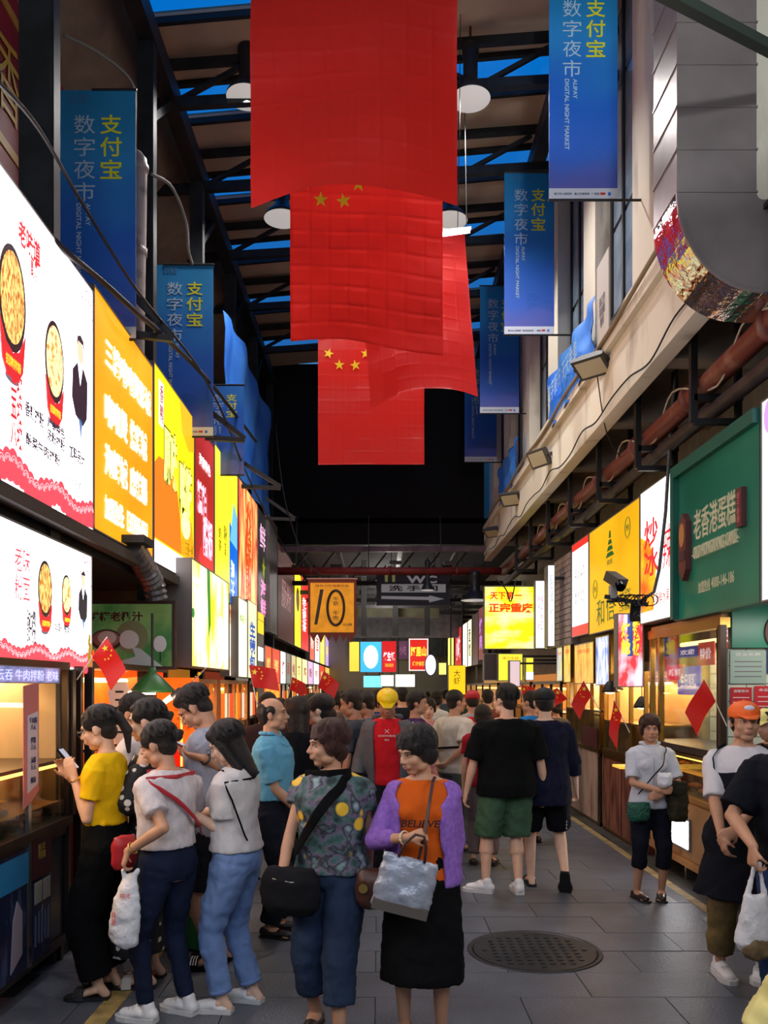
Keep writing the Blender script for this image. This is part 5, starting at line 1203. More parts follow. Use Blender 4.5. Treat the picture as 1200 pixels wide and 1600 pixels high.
# --- right 1: the bakery
XB = 2.7
bk_ = thing('bakery_booth', 'brass framed glass bakery booth with light wooden counter on the right', 'stall', (XB, 7.3, 0))
YB0, YB1 = 6.56, 8.25
MB().bb(XB, XB + .5, YB0, YB1, .18, .74).build('cabinet_body', wood, bk_)
for y0, y1 in ((YB0, YB0 + .82), (YB0 + .85, YB1)): MB().bb(XB - .012, XB, y0 + .02, y1 - .02, .22, .70).build('front_panel', mat('wood_panel', (206, 156, 108), .45, var=.08, vscale=2), bk_)
MB().bb(XB - .02, XB + .5, YB0, YB1, .14, .20).build('plinth', wood, bk_)
for y in (YB0 + .06, YB0 + .8, YB1 - .1): MB().bb(XB + .02, XB + .07, y, y + .04, 0, .14).build('leg', CHROME, bk_)
MB().bb(XB - .02, XB + .52, YB0, YB1, .72, .76).build('counter_top', mat('tan_edge', (180, 130, 80), .4), bk_)
MB().bb(XB, XB + .01, YB0, YB1, .76, 1.10).build('glass_pane', GLASS, bk_); MB().bb(XB, XB + .45, YB0, YB0 + .01, .76, 1.10).build('glass_pane', GLASS, bk_)
MB().bb(XB, XB + .45, YB0, YB1, .96, .97).build('glass_shelf', mat('amber_shelf', (255, 170, 60), .3, emit=.5), bk_)
MB().bb(XB - .03, XB + .5, YB0, YB1, 1.10, 1.13).build('case_top', BRASS, bk_); MB().bb(XB - .04, XB + .5, YB0, YB1 , 1.14, 1.2).build('sill', mat('dark_sill', (48, 36, 32), .35), bk_)
for y in (YB0, YB0 + .24 * 0, YB1 - .05, YB1 - .30): MB().bb(XB - .02, XB + .03, y, y + .045, 1.2 if y > YB0 else 0.75, 2.20).build('post', BRASS, bk_)
MB().bb(XB - .03, XB + .02, YB0 - .055, YB0, .05, 2.2).build('post', mat('dark_post', (60, 44, 34), .4, .3), bk_)
MB().bb(XB - .03, XB + .05, YB0 - .05, YB1, 2.18, 2.26).build('top_rail', BRASS, bk_)
MB().bb(XB, XB + .008, YB0, YB1, 1.2, 2.18).build('window_pane', GLASS, bk_)
tl = MB().bb(3.28, 3.34, YB0 - .6, YB1 + .2, 0, 2.3).build('tiled_wall', tilew, bk_)
for j in range(9):
    for i in range(11): MB().bb(3.268, 3.28, YB0 - .55 + i * .2 + .004, YB0 - .55 + (i + 1) * .2 - .004, 1.0 + j * .14 + .004, 1.0 + (j + 1) * .14 - .004).build('tile', tileg, bk_) if i < 11 else None
MB().bb(XB, 3.3, YB0, YB1, 2.26, 2.3).build('canopy', wood, bk_)
MB().bb(XB + .5, 3.28, YB1, YB1 + .03, .7, 2.2).build('side_wall', mat('olive_wall', (150, 130, 70), .6, var=.2), bk_)
MB().tube([(XB + .25, YB0 + .15, 2.12), (XB + .25, YB1 - .15, 2.12)], .02, 8).build('lamp_tube', em((255, 214, 150), 4), bk_)
lamp('AREA', (XB + .3, 7.4, 2.1), 34, (1, .78, .5), 1.4, .3, target=(XB + .25, 7.4, 0), name='bakery_light')
MB().tube([(XB + .05, YB0 + .1, 1.08), (XB + .05, YB1 - .1, 1.08)], .010, 8).build('case_light', em((255, 190, 80), 7), bk_)
for i, (yy, rgb) in enumerate(((6.8, (220, 150, 60)), (7.25, (230, 170, 80)), (7.7, (200, 120, 50)))):
    for z_ in (.765, .975): tray(XB + .22, yy, z_, .3, .38, mat('bun_%d' % i, rgb, .4, var=.25, vscale=12), ['near', 'middle', 'far'][i] + (' lower' if z_ < .9 else ' upper') + ' bun tray in the bakery case', 'buns', 7)
lb = thing('light_box', 'small overexposed white light box on the bakery counter front', 'sign', (XB - .03, 7.3, .35)); MB().bb(XB - .035, XB - .013, 7.15, 7.68, .29, .57).build('housing', GREYM, lb); MB().bb(XB - .04, XB - .034, 7.17, 7.66, .31, .55).build('face', em((250, 250, 255), 10), lb)
# prints seen through the glass
for i, (y, z, w_, h_, rgb, st, tx, lab) in enumerate(((7.7, 1.78, .45, .14, (225, 40, 60), .9, '新鲜', 'red lit strip inside the bakery window'), (7.3, 1.64, .55, .26, (120, 120, 215), .8, '生日蛋糕', 'lilac lit menu inside the bakery window'),
        (7.0, 1.9, .35, .2, (205, 60, 50), .8, '特价', 'red price board hanging inside the bakery window'), (6.65, 2.0, .22, .3, (200, 60, 50), .6, '打包', 'red board beside the brass corner post'), (7.35, 1.98, .5, .10, (60, 70, 170), .6, '欢迎', 'blue strip inside the bakery window'))):
    fr = frR(XB + .12, y + w_, z); s = thing('window_menu', lab, 'sign', tuple(fr.o), 'boards inside the bakery window'); MB().rect(fr, 0, w_, 0, h_, -.01, 0).build('board', em(rgb, st), s)
    text(tx, fr, w_ / 2, h_ / 2, w_ * .7, h_ * .5, em((250, 220, 230), 1.0), s, bold=.02)
# right part: dark green header and notices facing us, tiled wall
hd = thing('shop_header', 'dark green shop header right of the brass framed bakery', 'sign', (3.0, 6.6, 1.95)); fr = frF(2.76, 6.50, 2.02)
MB().rect(fr, 0, 1.2, 0, .36, -.08, 0).build('board', gm, hd); MB().disc(fr, .34, .12, .09, .13, 0, .02).build('badge', mat('badge_brown', (92, 44, 44), .5), hd); text('HK', fr, .34, .13, .1, .07, pt_((200, 120, 100)), hd, z=.021)
nw = struct('wall_bakery', MB().bb(2.74, 4.0, 6.56, 6.6, .75, 2.02), tilew)
for j in range(9):
    for i in range(8): MB().bb(2.745 + i * .15 + .004, 2.745 + (i + 1) * .15 - .004, 6.552, 6.56, .76 + j * .14 + .004, .76 + (j + 1) * .14 - .004).build('tile', tileg, nw)
for x0, z0, w_, h_, rgb, tx, lab in ((2.76, 1.74, .28, .26, (150, 170, 160), '营业执照', 'pale green licence sheet on the tiled wall'), (3.05, 1.82, .3, .19, (40, 60, 130), '健康证', 'navy notice sheet on the tiled wall'),
                                     (2.76, 1.47, .17, .24, (178, 36, 44), '温馨提示', 'left red notice on the tiled wall'), (2.95, 1.47, .22, .25, (196, 40, 50), '食品安全', 'right red notice with pale box on the tiled wall')):
    fr = frF(x0, 6.54, z0); s = thing('notice_sheet', lab, 'notice', tuple(fr.o), 'notices on the tiled wall'); MB().rect(fr, 0, w_, 0, h_, 0, .004).build('sheet', mat('sheet_%d_%d_%d' % rgb, rgb, .5), s)
    text(tx, fr, w_ / 2, h_ * .88, w_ * .7, h_ * .09, pt_((235, 225, 225)), s, z=.005)
    for k_ in range(4): MB().rect(fr, w_ * .12, w_ * .88, h_ * (.2 + .15 * k_), h_ * (.23 + .15 * k_), .004, .006).build('text_line', pt_((120, 110, 120) if rgb[0] > 140 and rgb[1] > 100 else (225, 190, 190)), s)
MB().bb(2.74, 4.0, 6.3, 6.56, .95, .99).build('ledge', BRASS, nw)
lamp('AREA', (3.2, 6.0, 2.2), 7, (1, .95, .85), .8, .3, target=(3.1, 6.5, 1.2), name='bakery_light')
# --- right 2: skewer stall with door panels; then further ones
def rstall(y0, y1, lab, body, inner, glow, lw=9, **k_): return stall(1, XB, y0, y1, lab, body, BRASS if y0 < 12 else tbrown, inner=inner, glow=glow, legs=False, depth=.58, lampw=lw, **k_)
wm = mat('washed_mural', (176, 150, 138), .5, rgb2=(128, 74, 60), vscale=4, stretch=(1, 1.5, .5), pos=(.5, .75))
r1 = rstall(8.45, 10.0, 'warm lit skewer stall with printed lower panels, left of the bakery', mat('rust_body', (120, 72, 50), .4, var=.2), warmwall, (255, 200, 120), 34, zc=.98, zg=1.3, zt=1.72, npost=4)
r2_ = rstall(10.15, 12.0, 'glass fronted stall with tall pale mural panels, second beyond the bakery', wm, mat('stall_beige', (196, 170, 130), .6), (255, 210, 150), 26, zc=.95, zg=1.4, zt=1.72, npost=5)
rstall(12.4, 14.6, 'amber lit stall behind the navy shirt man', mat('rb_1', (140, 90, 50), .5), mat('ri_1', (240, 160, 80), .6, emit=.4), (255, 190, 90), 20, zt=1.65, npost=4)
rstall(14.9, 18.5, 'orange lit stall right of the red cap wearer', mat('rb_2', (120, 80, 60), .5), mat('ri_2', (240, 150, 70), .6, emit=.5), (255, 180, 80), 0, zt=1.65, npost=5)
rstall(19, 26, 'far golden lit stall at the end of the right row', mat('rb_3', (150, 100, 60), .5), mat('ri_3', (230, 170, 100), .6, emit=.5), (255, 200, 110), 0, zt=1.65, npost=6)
for y0, y1 in ((8.5, 9.2), (9.25, 9.95)): MB().bb(XB - .012, XB, y0, y1, .05, .86).build('front_panel', mat('rust_mural', (150, 92, 70), .4, rgb2=(86, 40, 30), vscale=5, stretch=(1, 2, .6)), r1)
for y0, y1, z0, z1, mm in ((10.25, 11.0, .05, .9, wm), (11.05, 11.8, .05, .9, wm), (10.25, 11.0, .95, 1.2, mat('maroon_panel', (78, 32, 34), .4))): MB().bb(XB - .014, XB - .001, y0, y1, z0, z1).build('front_panel', mm, r2_)
# skewers tray jutting into the street
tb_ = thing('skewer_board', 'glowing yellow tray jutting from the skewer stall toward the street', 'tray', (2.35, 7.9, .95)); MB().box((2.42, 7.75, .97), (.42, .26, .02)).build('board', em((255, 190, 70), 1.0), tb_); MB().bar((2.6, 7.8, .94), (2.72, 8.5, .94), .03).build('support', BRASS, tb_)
for i, (p0, p1, z0, z1, rgb, rgb2, st, lab) in enumerate(((870, 879, 1.80, 2.28, (120, 150, 215), (230, 220, 120), 1.0, 'slim blue lit menu picture, leftmost over the right stalls'), (881, 892, 1.78, 2.30, (235, 215, 110), (190, 150, 60), 1.0, 'slim yellow lit menu picture beside the slim blue one'),
        (898, 928, 1.76, 2.26, (240, 190, 90), (180, 130, 60), 1.0, 'wide amber lit menu picture with pale noodles'), (931, 952, 1.74, 2.30, (70, 110, 190), (225, 235, 245), 1.1, 'blue and white lit menu picture with red edge'))):
    s, fr, w_, h_ = rsign(p0, p1, z0, z1, lab, mat('menu_%d' % i, rgb, .4, emit=st, rgb2=rgb2, vscale=5, stretch=(1, 2, .7)), X=2.64, group='lit menu pictures over the right stalls', depth=.06, housing=BRASS)
    text(['小炒', '汤粉', '烤冷面', '炒冰'][i], fr, w_ * .5, h_ * .82, w_ * .6, h_ * .12, em((240, 90, 50) if i < 3 else (255, 240, 240), .9), s)
# projecting red and yellow sign, facing us
a = P(966, 1072, 8.35); b = P(1004, 960, 8.35); fr = frF(a.x, 8.35, a.z + .0); w_, h_ = b.x - a.x, b.z - a.z
s = sign('red white and blue lit poster with yellow lettering projecting beside the bakery', fr, w_, h_, mat('lit_mixposter', (225, 60, 70), .4, emit=1.0, rgb2=(225, 215, 235), vscale=4, stretch=(2, 1, .8), pos=(.45, .6)), .12, GREYM, GRR)
text('烤\n鱿', fr, w_ * .3, h_ * .66, w_ * .38, h_ * .45, em((255, 220, 60), 1.2), s, bold=.03); text('铁\n板', fr, w_ * .74, h_ * .68, w_ * .32, h_ * .5, em((255, 220, 60), 1.2), s, bold=.03)
MB().rect(fr, w_ * .38, w_ * .6, .3, h_, .001, .003).build('blue_band', em((60, 90, 170), .8), s)
# hanging small lamps in the right stalls
for i, (px, py, Y) in enumerate(((953, 1082, 8.7), (1003, 1106, 8.6), (962, 1078, 9.4))):
    c = P(px, py, Y); o = thing('small_lamp', ['small dark lamp left of the folded flag', 'small dark lamp right of the folded flag', 'small lamp deep in the skewer stall'][i], 'lamp', tuple(c), 'small hanging lamps in the right stalls')
    MB().lathe(c, [(.085, 0), (.08, .03), (.04, .10), (.02, .12)], 16).build('shade', BLACKM, o, True); MB().ell(c + V((0, 0, .005)), (.055, .055, .02)).build('bulb', em((255, 220, 160), 7), o, True); MB().tube([c + V((0, 0, .1)), c + V((0, 0, .5))], .006, 5).build('cord', BLACKM, o)
# surveillance cameras on a truss bracket
cc = thing('camera_cluster', 'cluster of black cameras and cables on a bracket before the mustard sign', 'camera', tuple(P(990, 935, 7.5)))
MB().bar(P(945, 932, 7.5), P(1012, 945, 7.5), .035).build('bracket_arm', BLACKM, cc); MB().bar(P(948, 940, 7.5), P(1008, 938, 7.55), .02).build('bracket_arm', BLACKM, cc)
c = P(962, 906, 7.5); MB().box(c, (.11, .2, .09), Euler((.5, 0, .4)).to_matrix()).build('camera_body', pt_((50, 50, 54)), cc); MB().cyl(c + V((0, -.1, -.05)), c + V((.0, -.16, -.09)), .035, .04).build('lens', mat('black_lens', (8, 8, 10), .1), cc)
c = P(993, 957, 7.5); MB().box(c, (.09, .16, .07), Euler((.9, 0, -.4)).to_matrix()).build('camera_body', BLACKM, cc); c = P(958, 925, 7.5); MB().box(c, (.06, .08, .12)).build('junction_box', pt_((150, 150, 150)), cc)
for i in range(9):
    a = rnd.random() * 6; c = P(970 + i * 6, 938, 7.45)
    pts = [c + V((.06 * math.cos(a + t), .02 * math.sin(t * 2), .05 * math.sin(a + t * 1.1))) for t in [q * .5 for q in range(10)]]; MB().tube(pts, .006, 5).build('cable_loop', BLACKM, cc)
MB().tube([P(1058, 570, 7.2), P(1050, 640, 7.25), P(1045, 720, 7.3), P(1040, 800, 7.35), P(1030, 890, 7.4), P(1022, 925, 7.45), P(1000, 940, 7.5)], .016, 8).build('drop_pipe', pt_((70, 72, 76)), cc, True)
cable('drop_wire', 'loose wire dangling before the big yellow sign', [P(775, 905, 12), P(790, 920, 12), P(798, 940, 12), P(806, 905, 12)], .01)
# ================================================================== PEOPLE
SKIN = lambda rgb=(205, 160, 130): mat('skin_%d_%d_%d' % rgb, rgb, .5, var=.06, vscale=12, bump=.05, bscale=150)
sk1, sk2, sk3, sk4 = SKIN((216, 168, 138)), SKIN((188, 138, 108)), SKIN((170, 120, 92)), SKIN((224, 180, 152))
hairm = mat('black_hair', (15, 12, 12), .42, rgb2=(34, 27, 25), vscale=40, stretch=(8, 8, .8), bump=.9, bscale=42)
hairb = mat('brown_hair', (44, 20, 15), .42, rgb2=(74, 38, 28), vscale=40, stretch=(8, 8, .8), bump=.9, bscale=42)
def fab(name, rgb, rgb2=None, bump=.7, bs=11, rough=.85, **k):
    m = mat(name, rgb, rough, rgb2=rgb2, bump=bump, bscale=bs, stretch=k.pop('stretch', (1, 1, .6)), **k); m.node_tree.nodes['Principled BSDF'].inputs['Specular IOR Level'].default_value = .15; return m
def Rz(a): return Matrix.Rotation(a, 3, 'Z')
def Rx(a): return Matrix.Rotation(a, 3, 'X')
def ik(a, b, l1, l2, hint):
    a, b = V(a), V(b); d = b - a; L = d.length
    if L > (l1 + l2) * .995: b = a + d * ((l1 + l2) * .995 / L); d = b - a; L = d.length
    u = d.normalized(); x = (l1 * l1 - l2 * l2 + L * L) / (2 * L); h = math.sqrt(max(0, l1 * l1 - x * x))
    hv = V(hint) - u * V(hint).dot(u)
    hv = hv.normalized() if hv.length > 1e-5 else V((0, 1, 0))
    return a + u * x + hv * h, b
RF = [(.470, .105, .088, -.012), (.495, .150, .106, -.014), (.525, .158, .114, -.016), (.57, .148, .104, -.008), (.62, .132, .092, .004), (.67, .136, .096, .004), (.72, .148, .106, .008), (.765, .156, .104, .004), (.80, .160, .084, -.006), (.825, .128, .064, -.012), (.848, .062, .052, -.014)]
RM = [(.470, .105, .088, -.010), (.495, .148, .104, -.012), (.525, .158, .112, -.012), (.57, .152, .106, -.004), (.62, .146, .102, .004), (.67, .154, .106, .006), (.72, .168, .112, .008), (.765, .178, .112, .002), (.80, .180, .092, -.006), (.825, .145, .070, -.012), (.848, .068, .056, -.014)]
class Person: pass
FACES = []
def person(label, px, py, yaw, H, top, bottom, shoes, female=True, bw=1.0, lean=0, twist=0, head=(0, 0), hair='short', hcol=None, skin=None, feet=None, hands=None,
           elbows=None, vox=.0075, face=True, glasses=False, Y=None, x=None, sway=0, hoff=(0, 0), shcale=1.0, cap=None, collar=None, hs=1.0):
    """py = pixel row of the soles; yaw degrees: 0 faces away, 90 faces left, 180 faces the camera. top / bottom = dict of garment settings"""
    p = Person(); Yd = Y or EYE * F / (py - CY); X = x if x is not None else (px - CX) * Yd / F
    s = H / 1.65; skin = skin or sk1; hcol = hcol or hairm
    root = bpy.data.objects.new('person', None); COL.objects.link(root); root.location = (X, Yd, 0); root.rotation_euler = (0, 0, math.radians(yaw)); root['_off'] = (0.0, 0.0, 0.0)
    tag(root, label, 'person', 'people in the market street'); p.root = root
    p.M = Matrix.Translation((X, Yd, 0)) @ Matrix.Rotation(math.radians(yaw), 4, 'Z'); p.s = s; p.H = H
    RR = RF if female else RM; Mi = p.M.inverted(); Mi3 = Mi.to_3x3()
    pel = V((0, 0, .53 * H)); lr, tw = math.radians(lean), math.radians(twist)
    def TT(q):
        q = V(q); t = min(1, max(0, (q.z - .53 * H) / (.22 * H))); R = Rz(tw * t) @ Rx(-lr * t)
        r = pel + R @ (q - pel); return r + V((sway, 0, 0))
    def TR(z):
        t = min(1, max(0, (z - .53 * H) / (.22 * H))); return Rz(tw * t) @ Rx(-lr * t)
    p.TT = TT
    def ring(zf, ease=0, sx_=1, sy_=1):
        R_ = RR
        for i in range(len(R_) - 1):
            if R_[i][0] <= zf <= R_[i + 1][0] or i == len(R_) - 2 or zf < R_[0][0]:
                a, b = R_[i], R_[i + 1]; t = min(1, max(0, (zf - a[0]) / (b[0] - a[0]))); break
        rx = (a[1] + (b[1] - a[1]) * t) * s * bw * sx_ + ease; ry = (a[2] + (b[2] - a[2]) * t) * s * (1 + (bw - 1) * 1.6) * sy_ + ease; oy = (a[3] + (b[3] - a[3]) * t) * s
        R = TR(zf * H); c = TT((0, oy, zf * H)); return (c, R @ V((rx, 0, 0)), R @ V((0, ry, 0)))
    def surf(phi, zf, ease):                # point on the torso; phi degrees, 90 = front, -90 = back, 0 = right
        c, a, b = ring(zf, ease); t = math.radians(phi); q = c + a * math.cos(t) + b * math.sin(t); return q, (q - c)
    p.surf = surf; p.ring = ring
    # feet: (x, y, z, yaw, pitch) for left, right
    hw = .085 * s if not female else .080 * s
    feet = feet or [(-.09, 0, 0, 8, 0), (.09, 0, 0, -8, 0)]
    body = MB()
    zs = [.470, .495, .525, .57, .62, .67, .72, .765, .80, .825, .848]
    body.loft([ring(z) for z in zs], 22)
    hh = .226 * s * hs; k = hh / .222
    pivot = TT((0, -.008 * s, H - .218 * k)) ; hy, hp_ = math.radians(head[0]), math.radians(head[1])
    Rh = Rz(tw + hy) @ Rx(-lr * .4 - hp_); hc = pivot + Rh @ V((0, .020, .105)) * k; p.hc = hc; p.Rh = Rh; p.k = k
    hp = lambda a, b, c: hc + Rh @ V((a, b, c)) * k; p.hp = hp
    hr = lambda a, b, c: (a * k, b * k, c * k)
    body.cap(TT((0, -.014 * s, .825 * H)), hp(0, -.022, -.06), .056 * s * (1.08 if not female else .92), .050 * k * (1.1 if not female else .95))
    # head
    body.ell(hp(0, -.012, .028), hr(.075, .094, .086), Rh, 20, 14)
    body.ell(hp(0, .022, -.034), hr(.062, .064, .074), Rh, 16, 10)
    body.ell(hp(0, .050, -.088), hr(.032 if female else .038, .028, .022), Rh)
    body.ell(hp(0, .076, .026), hr(.050, .014, .013), Rh)
    body.cap(hp(0, .082, .010), hp(0, .102, -.024), .008 * k, .013 * k)
    body.ell(hp(-.012, .092, -.029), hr(.009, .010, .008), Rh); body.ell(hp(.012, .092, -.029), hr(.009, .010, .008), Rh)
    for a in (-1, 1):
        body.ell(hp(a * .034, .054, -.028), hr(.028, .025, .028), Rh); body.ell(hp(a * .045, .015, -.068), hr(.022, .034, .026), Rh)
        body.ell(hp(a * .077, -.008, -.004), hr(.010, .019, .031), Rh @ Rz(a * -.25)); body.ell(hp(a * .078, -.003, -.026), hr(.009, .012, .011), Rh)
    body.ell(hp(0, .084, -.055), hr(.026, .013, .017), Rh)
    # arms
    hands = hands or {}; elbows = elbows or {}; p.hand = {}; p.elbow = {}; p.sh = {}
    shw = (.150 if female else .172) * s * (1 + (bw - 1) * .7)
    lu, lf = .172 * H, .148 * H
    for side, sg in (('L', -1), ('R', 1)):
        S = TT((sg * shw, -.008 * s, .797 * H)); hd = dict(hands.get(side) or {})
        if 'px' in hd: hd['w'] = Mi @ P(*hd['px'])
        if 'wd' in hd: hd['d'] = Mi3 @ V(hd['wd'])
        if 'wn' in hd: hd['n'] = Mi3 @ V(hd['wn'])
        if 'we' in hd: elbows = dict(elbows); elbows[side] = Mi3 @ V(hd['we'])
        wr = V(hd.get('w') or (sg * (shw / s + .055 + (bw - 1) * .25) * s, .035, .482 * H))
        el, wr = ik(S, wr, lu, lf, elbows.get(side) or (sg * .35, -1, -.1))
        p.sh[side], p.elbow[side], p.hand[side] = S, el, wr
        ab = 1 if not female else .92
        body.ell(S + V((-sg * .008, 0, -.010)), (.044 * s * ab * bw, .044 * s * ab * bw, .046 * s))
        body.cap(S, el, .041 * s * ab * bw, .036 * s * ab); body.cap(el, el.lerp(wr, .3), .037 * s * ab, .039 * s * ab); body.cap(el.lerp(wr, .3), wr, .039 * s * ab, .024 * s)
        d = V(hd.get('d') or (wr - el)).normalized(); n = V(hd.get('n') or (-sg, 0, 0)); n = (n - d * n.dot(d)).normalized(); cu = hd.get('c', .5); tsd = V(hd.get('t') or (0, 1, 0)); tsd = tsd - d * tsd.dot(d) - n * tsd.dot(n)
        t = d.cross(n).normalized()
        if tsd.length > 1e-4 and t.dot(tsd) < 0: t = -t
        q = .96 * s * (1.06 if not female else .98) * (1 if vox < .011 else 1.25)
        body.loft([(wr - d * .01, t * .024 * q, n * .019 * q), (wr + d * .025 * q, t * .032 * q, n * .017 * q), (wr + d * .06 * q, t * .041 * q, n * .015 * q), (wr + d * .088 * q, t * .039 * q, n * .012 * q)], 14)
        p.grip = getattr(p, 'grip', {}); p.grip[side] = wr + d * .085 * q + n * .03 * q
        for off, L_, c_ in ((.030, .070, .9), (.0105, .078, 1.0), (-.0095, .073, 1.05), (-.0285, .058, 1.15)):
            b0 = wr + d * .080 * q + t * off * q; ang = 0; pt0 = b0; sp = off * 1.6
            for j, (f, cc) in enumerate(((.45, .7), (.30, 1.0), (.25, .8))):
                ang += cu * c_ * cc; dr = (d * math.cos(ang) + n * math.sin(ang) + t * sp * .5 * (1 - min(1, cu))).normalized(); pt1 = pt0 + dr * L_ * f * q
                body.cap(pt0, pt1, (.0094 - .0010 * j) * q, (.0086 - .0012 * j) * q, n=8); pt0 = pt1
        tb0 = wr + d * .025 * q + t * .024 * q; t1 = tb0 + (d * .65 + t * .62 + n * .35).normalized() * .038 * q; t2 = t1 + (d * (.85 - .3 * cu) + t * (.25 - .3 * cu) + n * (.3 + .5 * cu)).normalized() * .032 * q
        body.cap(tb0, t1, .0135 * q, .0105 * q, n=8); body.cap(t1, t2, .0105 * q, .008 * q, n=8)
    # legs
    p.knee = []; p.ankle = []; p.hip = []; p.foot = []
    for i, sg in enumerate((-1, 1)):
        fx, fy, fz, fyaw, fp = feet[i]; hipj = V((sg * hw + sway, -.005, .50 * H)); Rf = Rz(math.radians(fyaw)) @ Rx(math.radians(-fp))
        heel = V((fx, fy, fz)); ank = heel + Rf @ V((0, .0, .075 * s))
        kn, ank2 = ik(hipj, ank, .238 * H, .232 * H, (sg * .12, 1, 0) if len(feet[i]) < 6 else feet[i][5])
        ank = ank2; lb = 1 if not female else .97
        body.cap(hipj, kn, .086 * s * bw * lb, .054 * s * lb); mid = kn.lerp(ank, .3) - (kn - ank).cross(V((1, 0, 0))).normalized() * -.012 * s
        body.cap(kn, mid, .053 * s * lb, .054 * s * lb * bw); body.cap(mid, ank, .054 * s * lb, .032 * s)
        body.cap(ank, heel + Rf @ V((0, -.038 * s, .03)), .033 * s, .028 * s); body.cap(ank + Rf @ V((0, .02, -.02)), heel + Rf @ V((0, .115 * s, .022)), .03 * s, .022 * s, 1.5, .9, (0, 0, 1))
        for j in range(5): body.cap(heel + Rf @ V(((-.034 + .017 * j) * s, .12 * s, .016)), heel + Rf @ V(((-.038 + .018 * j) * s, (.168 - .008 * abs(j - (3 if sg < 0 else 1))) * s, .012)), .0105 * s, .009 * s, n=8)
        p.hip.append(hipj); p.knee.append(kn); p.ankle.append(ank); p.foot.append((heel, Rf))
    blob(body, 'body', skin, root, vox, 5 if vox < .007 else 3)
    # face details
    if face:
        dk_ = mat('eye_dark', (28, 20, 18), .2); wh_ = mat('eye_white', (226, 218, 210), .3)
        for a in (-1, 1):
            ey_ = MB().ell(hp(a * .031, .0760, .004), hr(.0110, .0070, .0046), Rh, 12, 8).build('eye', wh_, root, True)
            MB().ell(hp(a * .031, .0802, .004), hr(.0050, .0036, .0046), Rh, 10, 6).build('iris', dk_, ey_, True)
            MB().tube([hp(a * .017, .0815, .006), hp(a * .026, .0845, .0110), hp(a * .037, .0820, .0105), hp(a * .046, .075, .006)], .0016 * k, 5).build('eyelid', dk_, root)
            MB().tube([hp(a * .014, .0855, .024), hp(a * .028, .0870, .0285), hp(a * .044, .0800, .027), hp(a * .052, .072, .022)], [.0018 * k, .003 * k, .0026 * k, .001 * k], 6).build('eyebrow', hairm, root)
        lp = mat('lips', (164, 96, 84) if female else (150, 100, 84), .4)
        MB().ell(hp(0, .0925, -.0515), hr(.019, .005, .0036), Rh, 12, 6).build('upper_lip', lp, root, True); MB().ell(hp(0, .0920, -.0595), hr(.016, .0055, .0042), Rh, 12, 6).build('lower_lip', lp, root, True)
    if glasses:
        g = MB(); gm_ = mat('glasses_frame', (60, 50, 46), .3, .5)
        for a in (-1, 1):
            g.tube([hp(a * .033 + .024 * math.cos(t), .104 - abs(.024 * math.cos(t) * .1), .002 + .019 * math.sin(t)) for t in [2 * PI * i / 18 for i in range(19)]], .0016 * k, 5)
            g.tube([hp(a * .057, .102, .006), hp(a * .080, .07, .008), hp(a * .083, .0, .008), hp(a * .082, -.012, -.004)], .0016 * k, 5)
        g.tube([hp(-.010, .106, .004), hp(.010, .106, .004)], .0016 * k, 5); g.build('glasses', gm_, root)
    # hair
    h = MB(); hv = vox * .9
    if hair:
        if cap: h.ell(hp(0, -.030, .010), hr(.080, .080, .062), Rh, 18, 10)
        else: h.ell(hp(0, -.024, .046), hr(.084, .098, .084), Rh, 20, 12)
        h.ell(hp(0, -.052, -.012), hr(.070, .052, .068), Rh, 16, 10)
        if hair in ('short', 'crop'):
            if hair == 'short' and not cap: h.ell(hp(0, .035, .088), hr(.058, .048, .032), Rh); h.ell(hp(.02, .062, .072), hr(.036, .022, .018), Rh)
            for a in (-1, 1): h.ell(hp(a * .074, .004, .020), hr(.011, .024, .034), Rh)
        if hair in ('bob', 'fluffy'):
            q = 1.08 if hair == 'fluffy' else 1
            h.ell(hp(0, -.030, .045), hr(.092 * q, .106 * q, .088 * q), Rh, 20, 12); h.ell(hp(0, -.058, -.020), hr(.080 * q, .056 * q, .078), Rh)
            for a in (-1, 1): h.ell(hp(a * .074, -.012, .0), hr(.020, .050, .052), Rh); h.ell(hp(a * .066, .036, .045), hr(.024, .030, .036), Rh)
            for j in range(7): h.cap(hp(-.05 + j * .017, .050, .096), hp(-.058 + j * .019, .083 - abs(j - 3) * .005, .046 - (j % 2) * .008), .016 * k, .008 * k, n=8)
        if hair in ('bun', 'pony', 'tied'):
            for a in (-1, 1): h.ell(hp(a * .066, .012, .038), hr(.022, .048, .044), Rh)
            h.ell(hp(0, .030, .080), hr(.058, .048, .034), Rh)
        if not cap and hair != 'balding' and vox < .0095:
            rh = random.Random(len(label)); bang = {'bob': 80, 'fluffy': 84, 'short': 66, 'crop': 52, 'long': 70}.get(hair, 62); q = 1.08 if hair == 'fluffy' else (1.04 if hair in ('bob', 'long') else 1)
            for j in range(52):
                ph = 2 * PI * j / 52 + rh.uniform(-.05, .05); fr_ = .5 + .5 * math.sin(ph); tm = 112 - (112 - bang) * max(0, min(1, (fr_ - .35) / .5)) + rh.uniform(-7, 7)
                if hair in ('bun', 'tied', 'pony'): tm = min(tm, 100)
                pts = []
                for i_ in range(9):
                    th = math.radians(6 + (tm - 6) * i_ / 8); pa = ph + .10 * math.sin(i_ * .7 + j * 1.7); ex = 1.02 + .02 * math.sin(j * 2.3)
                    pts.append(hp(.086 * q * ex * math.sin(th) * math.cos(pa), -.027 + .101 * q * ex * math.sin(th) * math.sin(pa), .046 + .086 * q * ex * math.cos(th)))
                h.tube(pts, [.0085 * k * (1 - .6 * (i_ / 8) ** 3) for i_ in range(9)], 6)
        if hair == 'bun': h.ell(hp(0, -.130, .012), hr(.034, .030, .034), Rh); h.ell(hp(.012, -.142, .022), hr(.022, .024, .022), Rh)
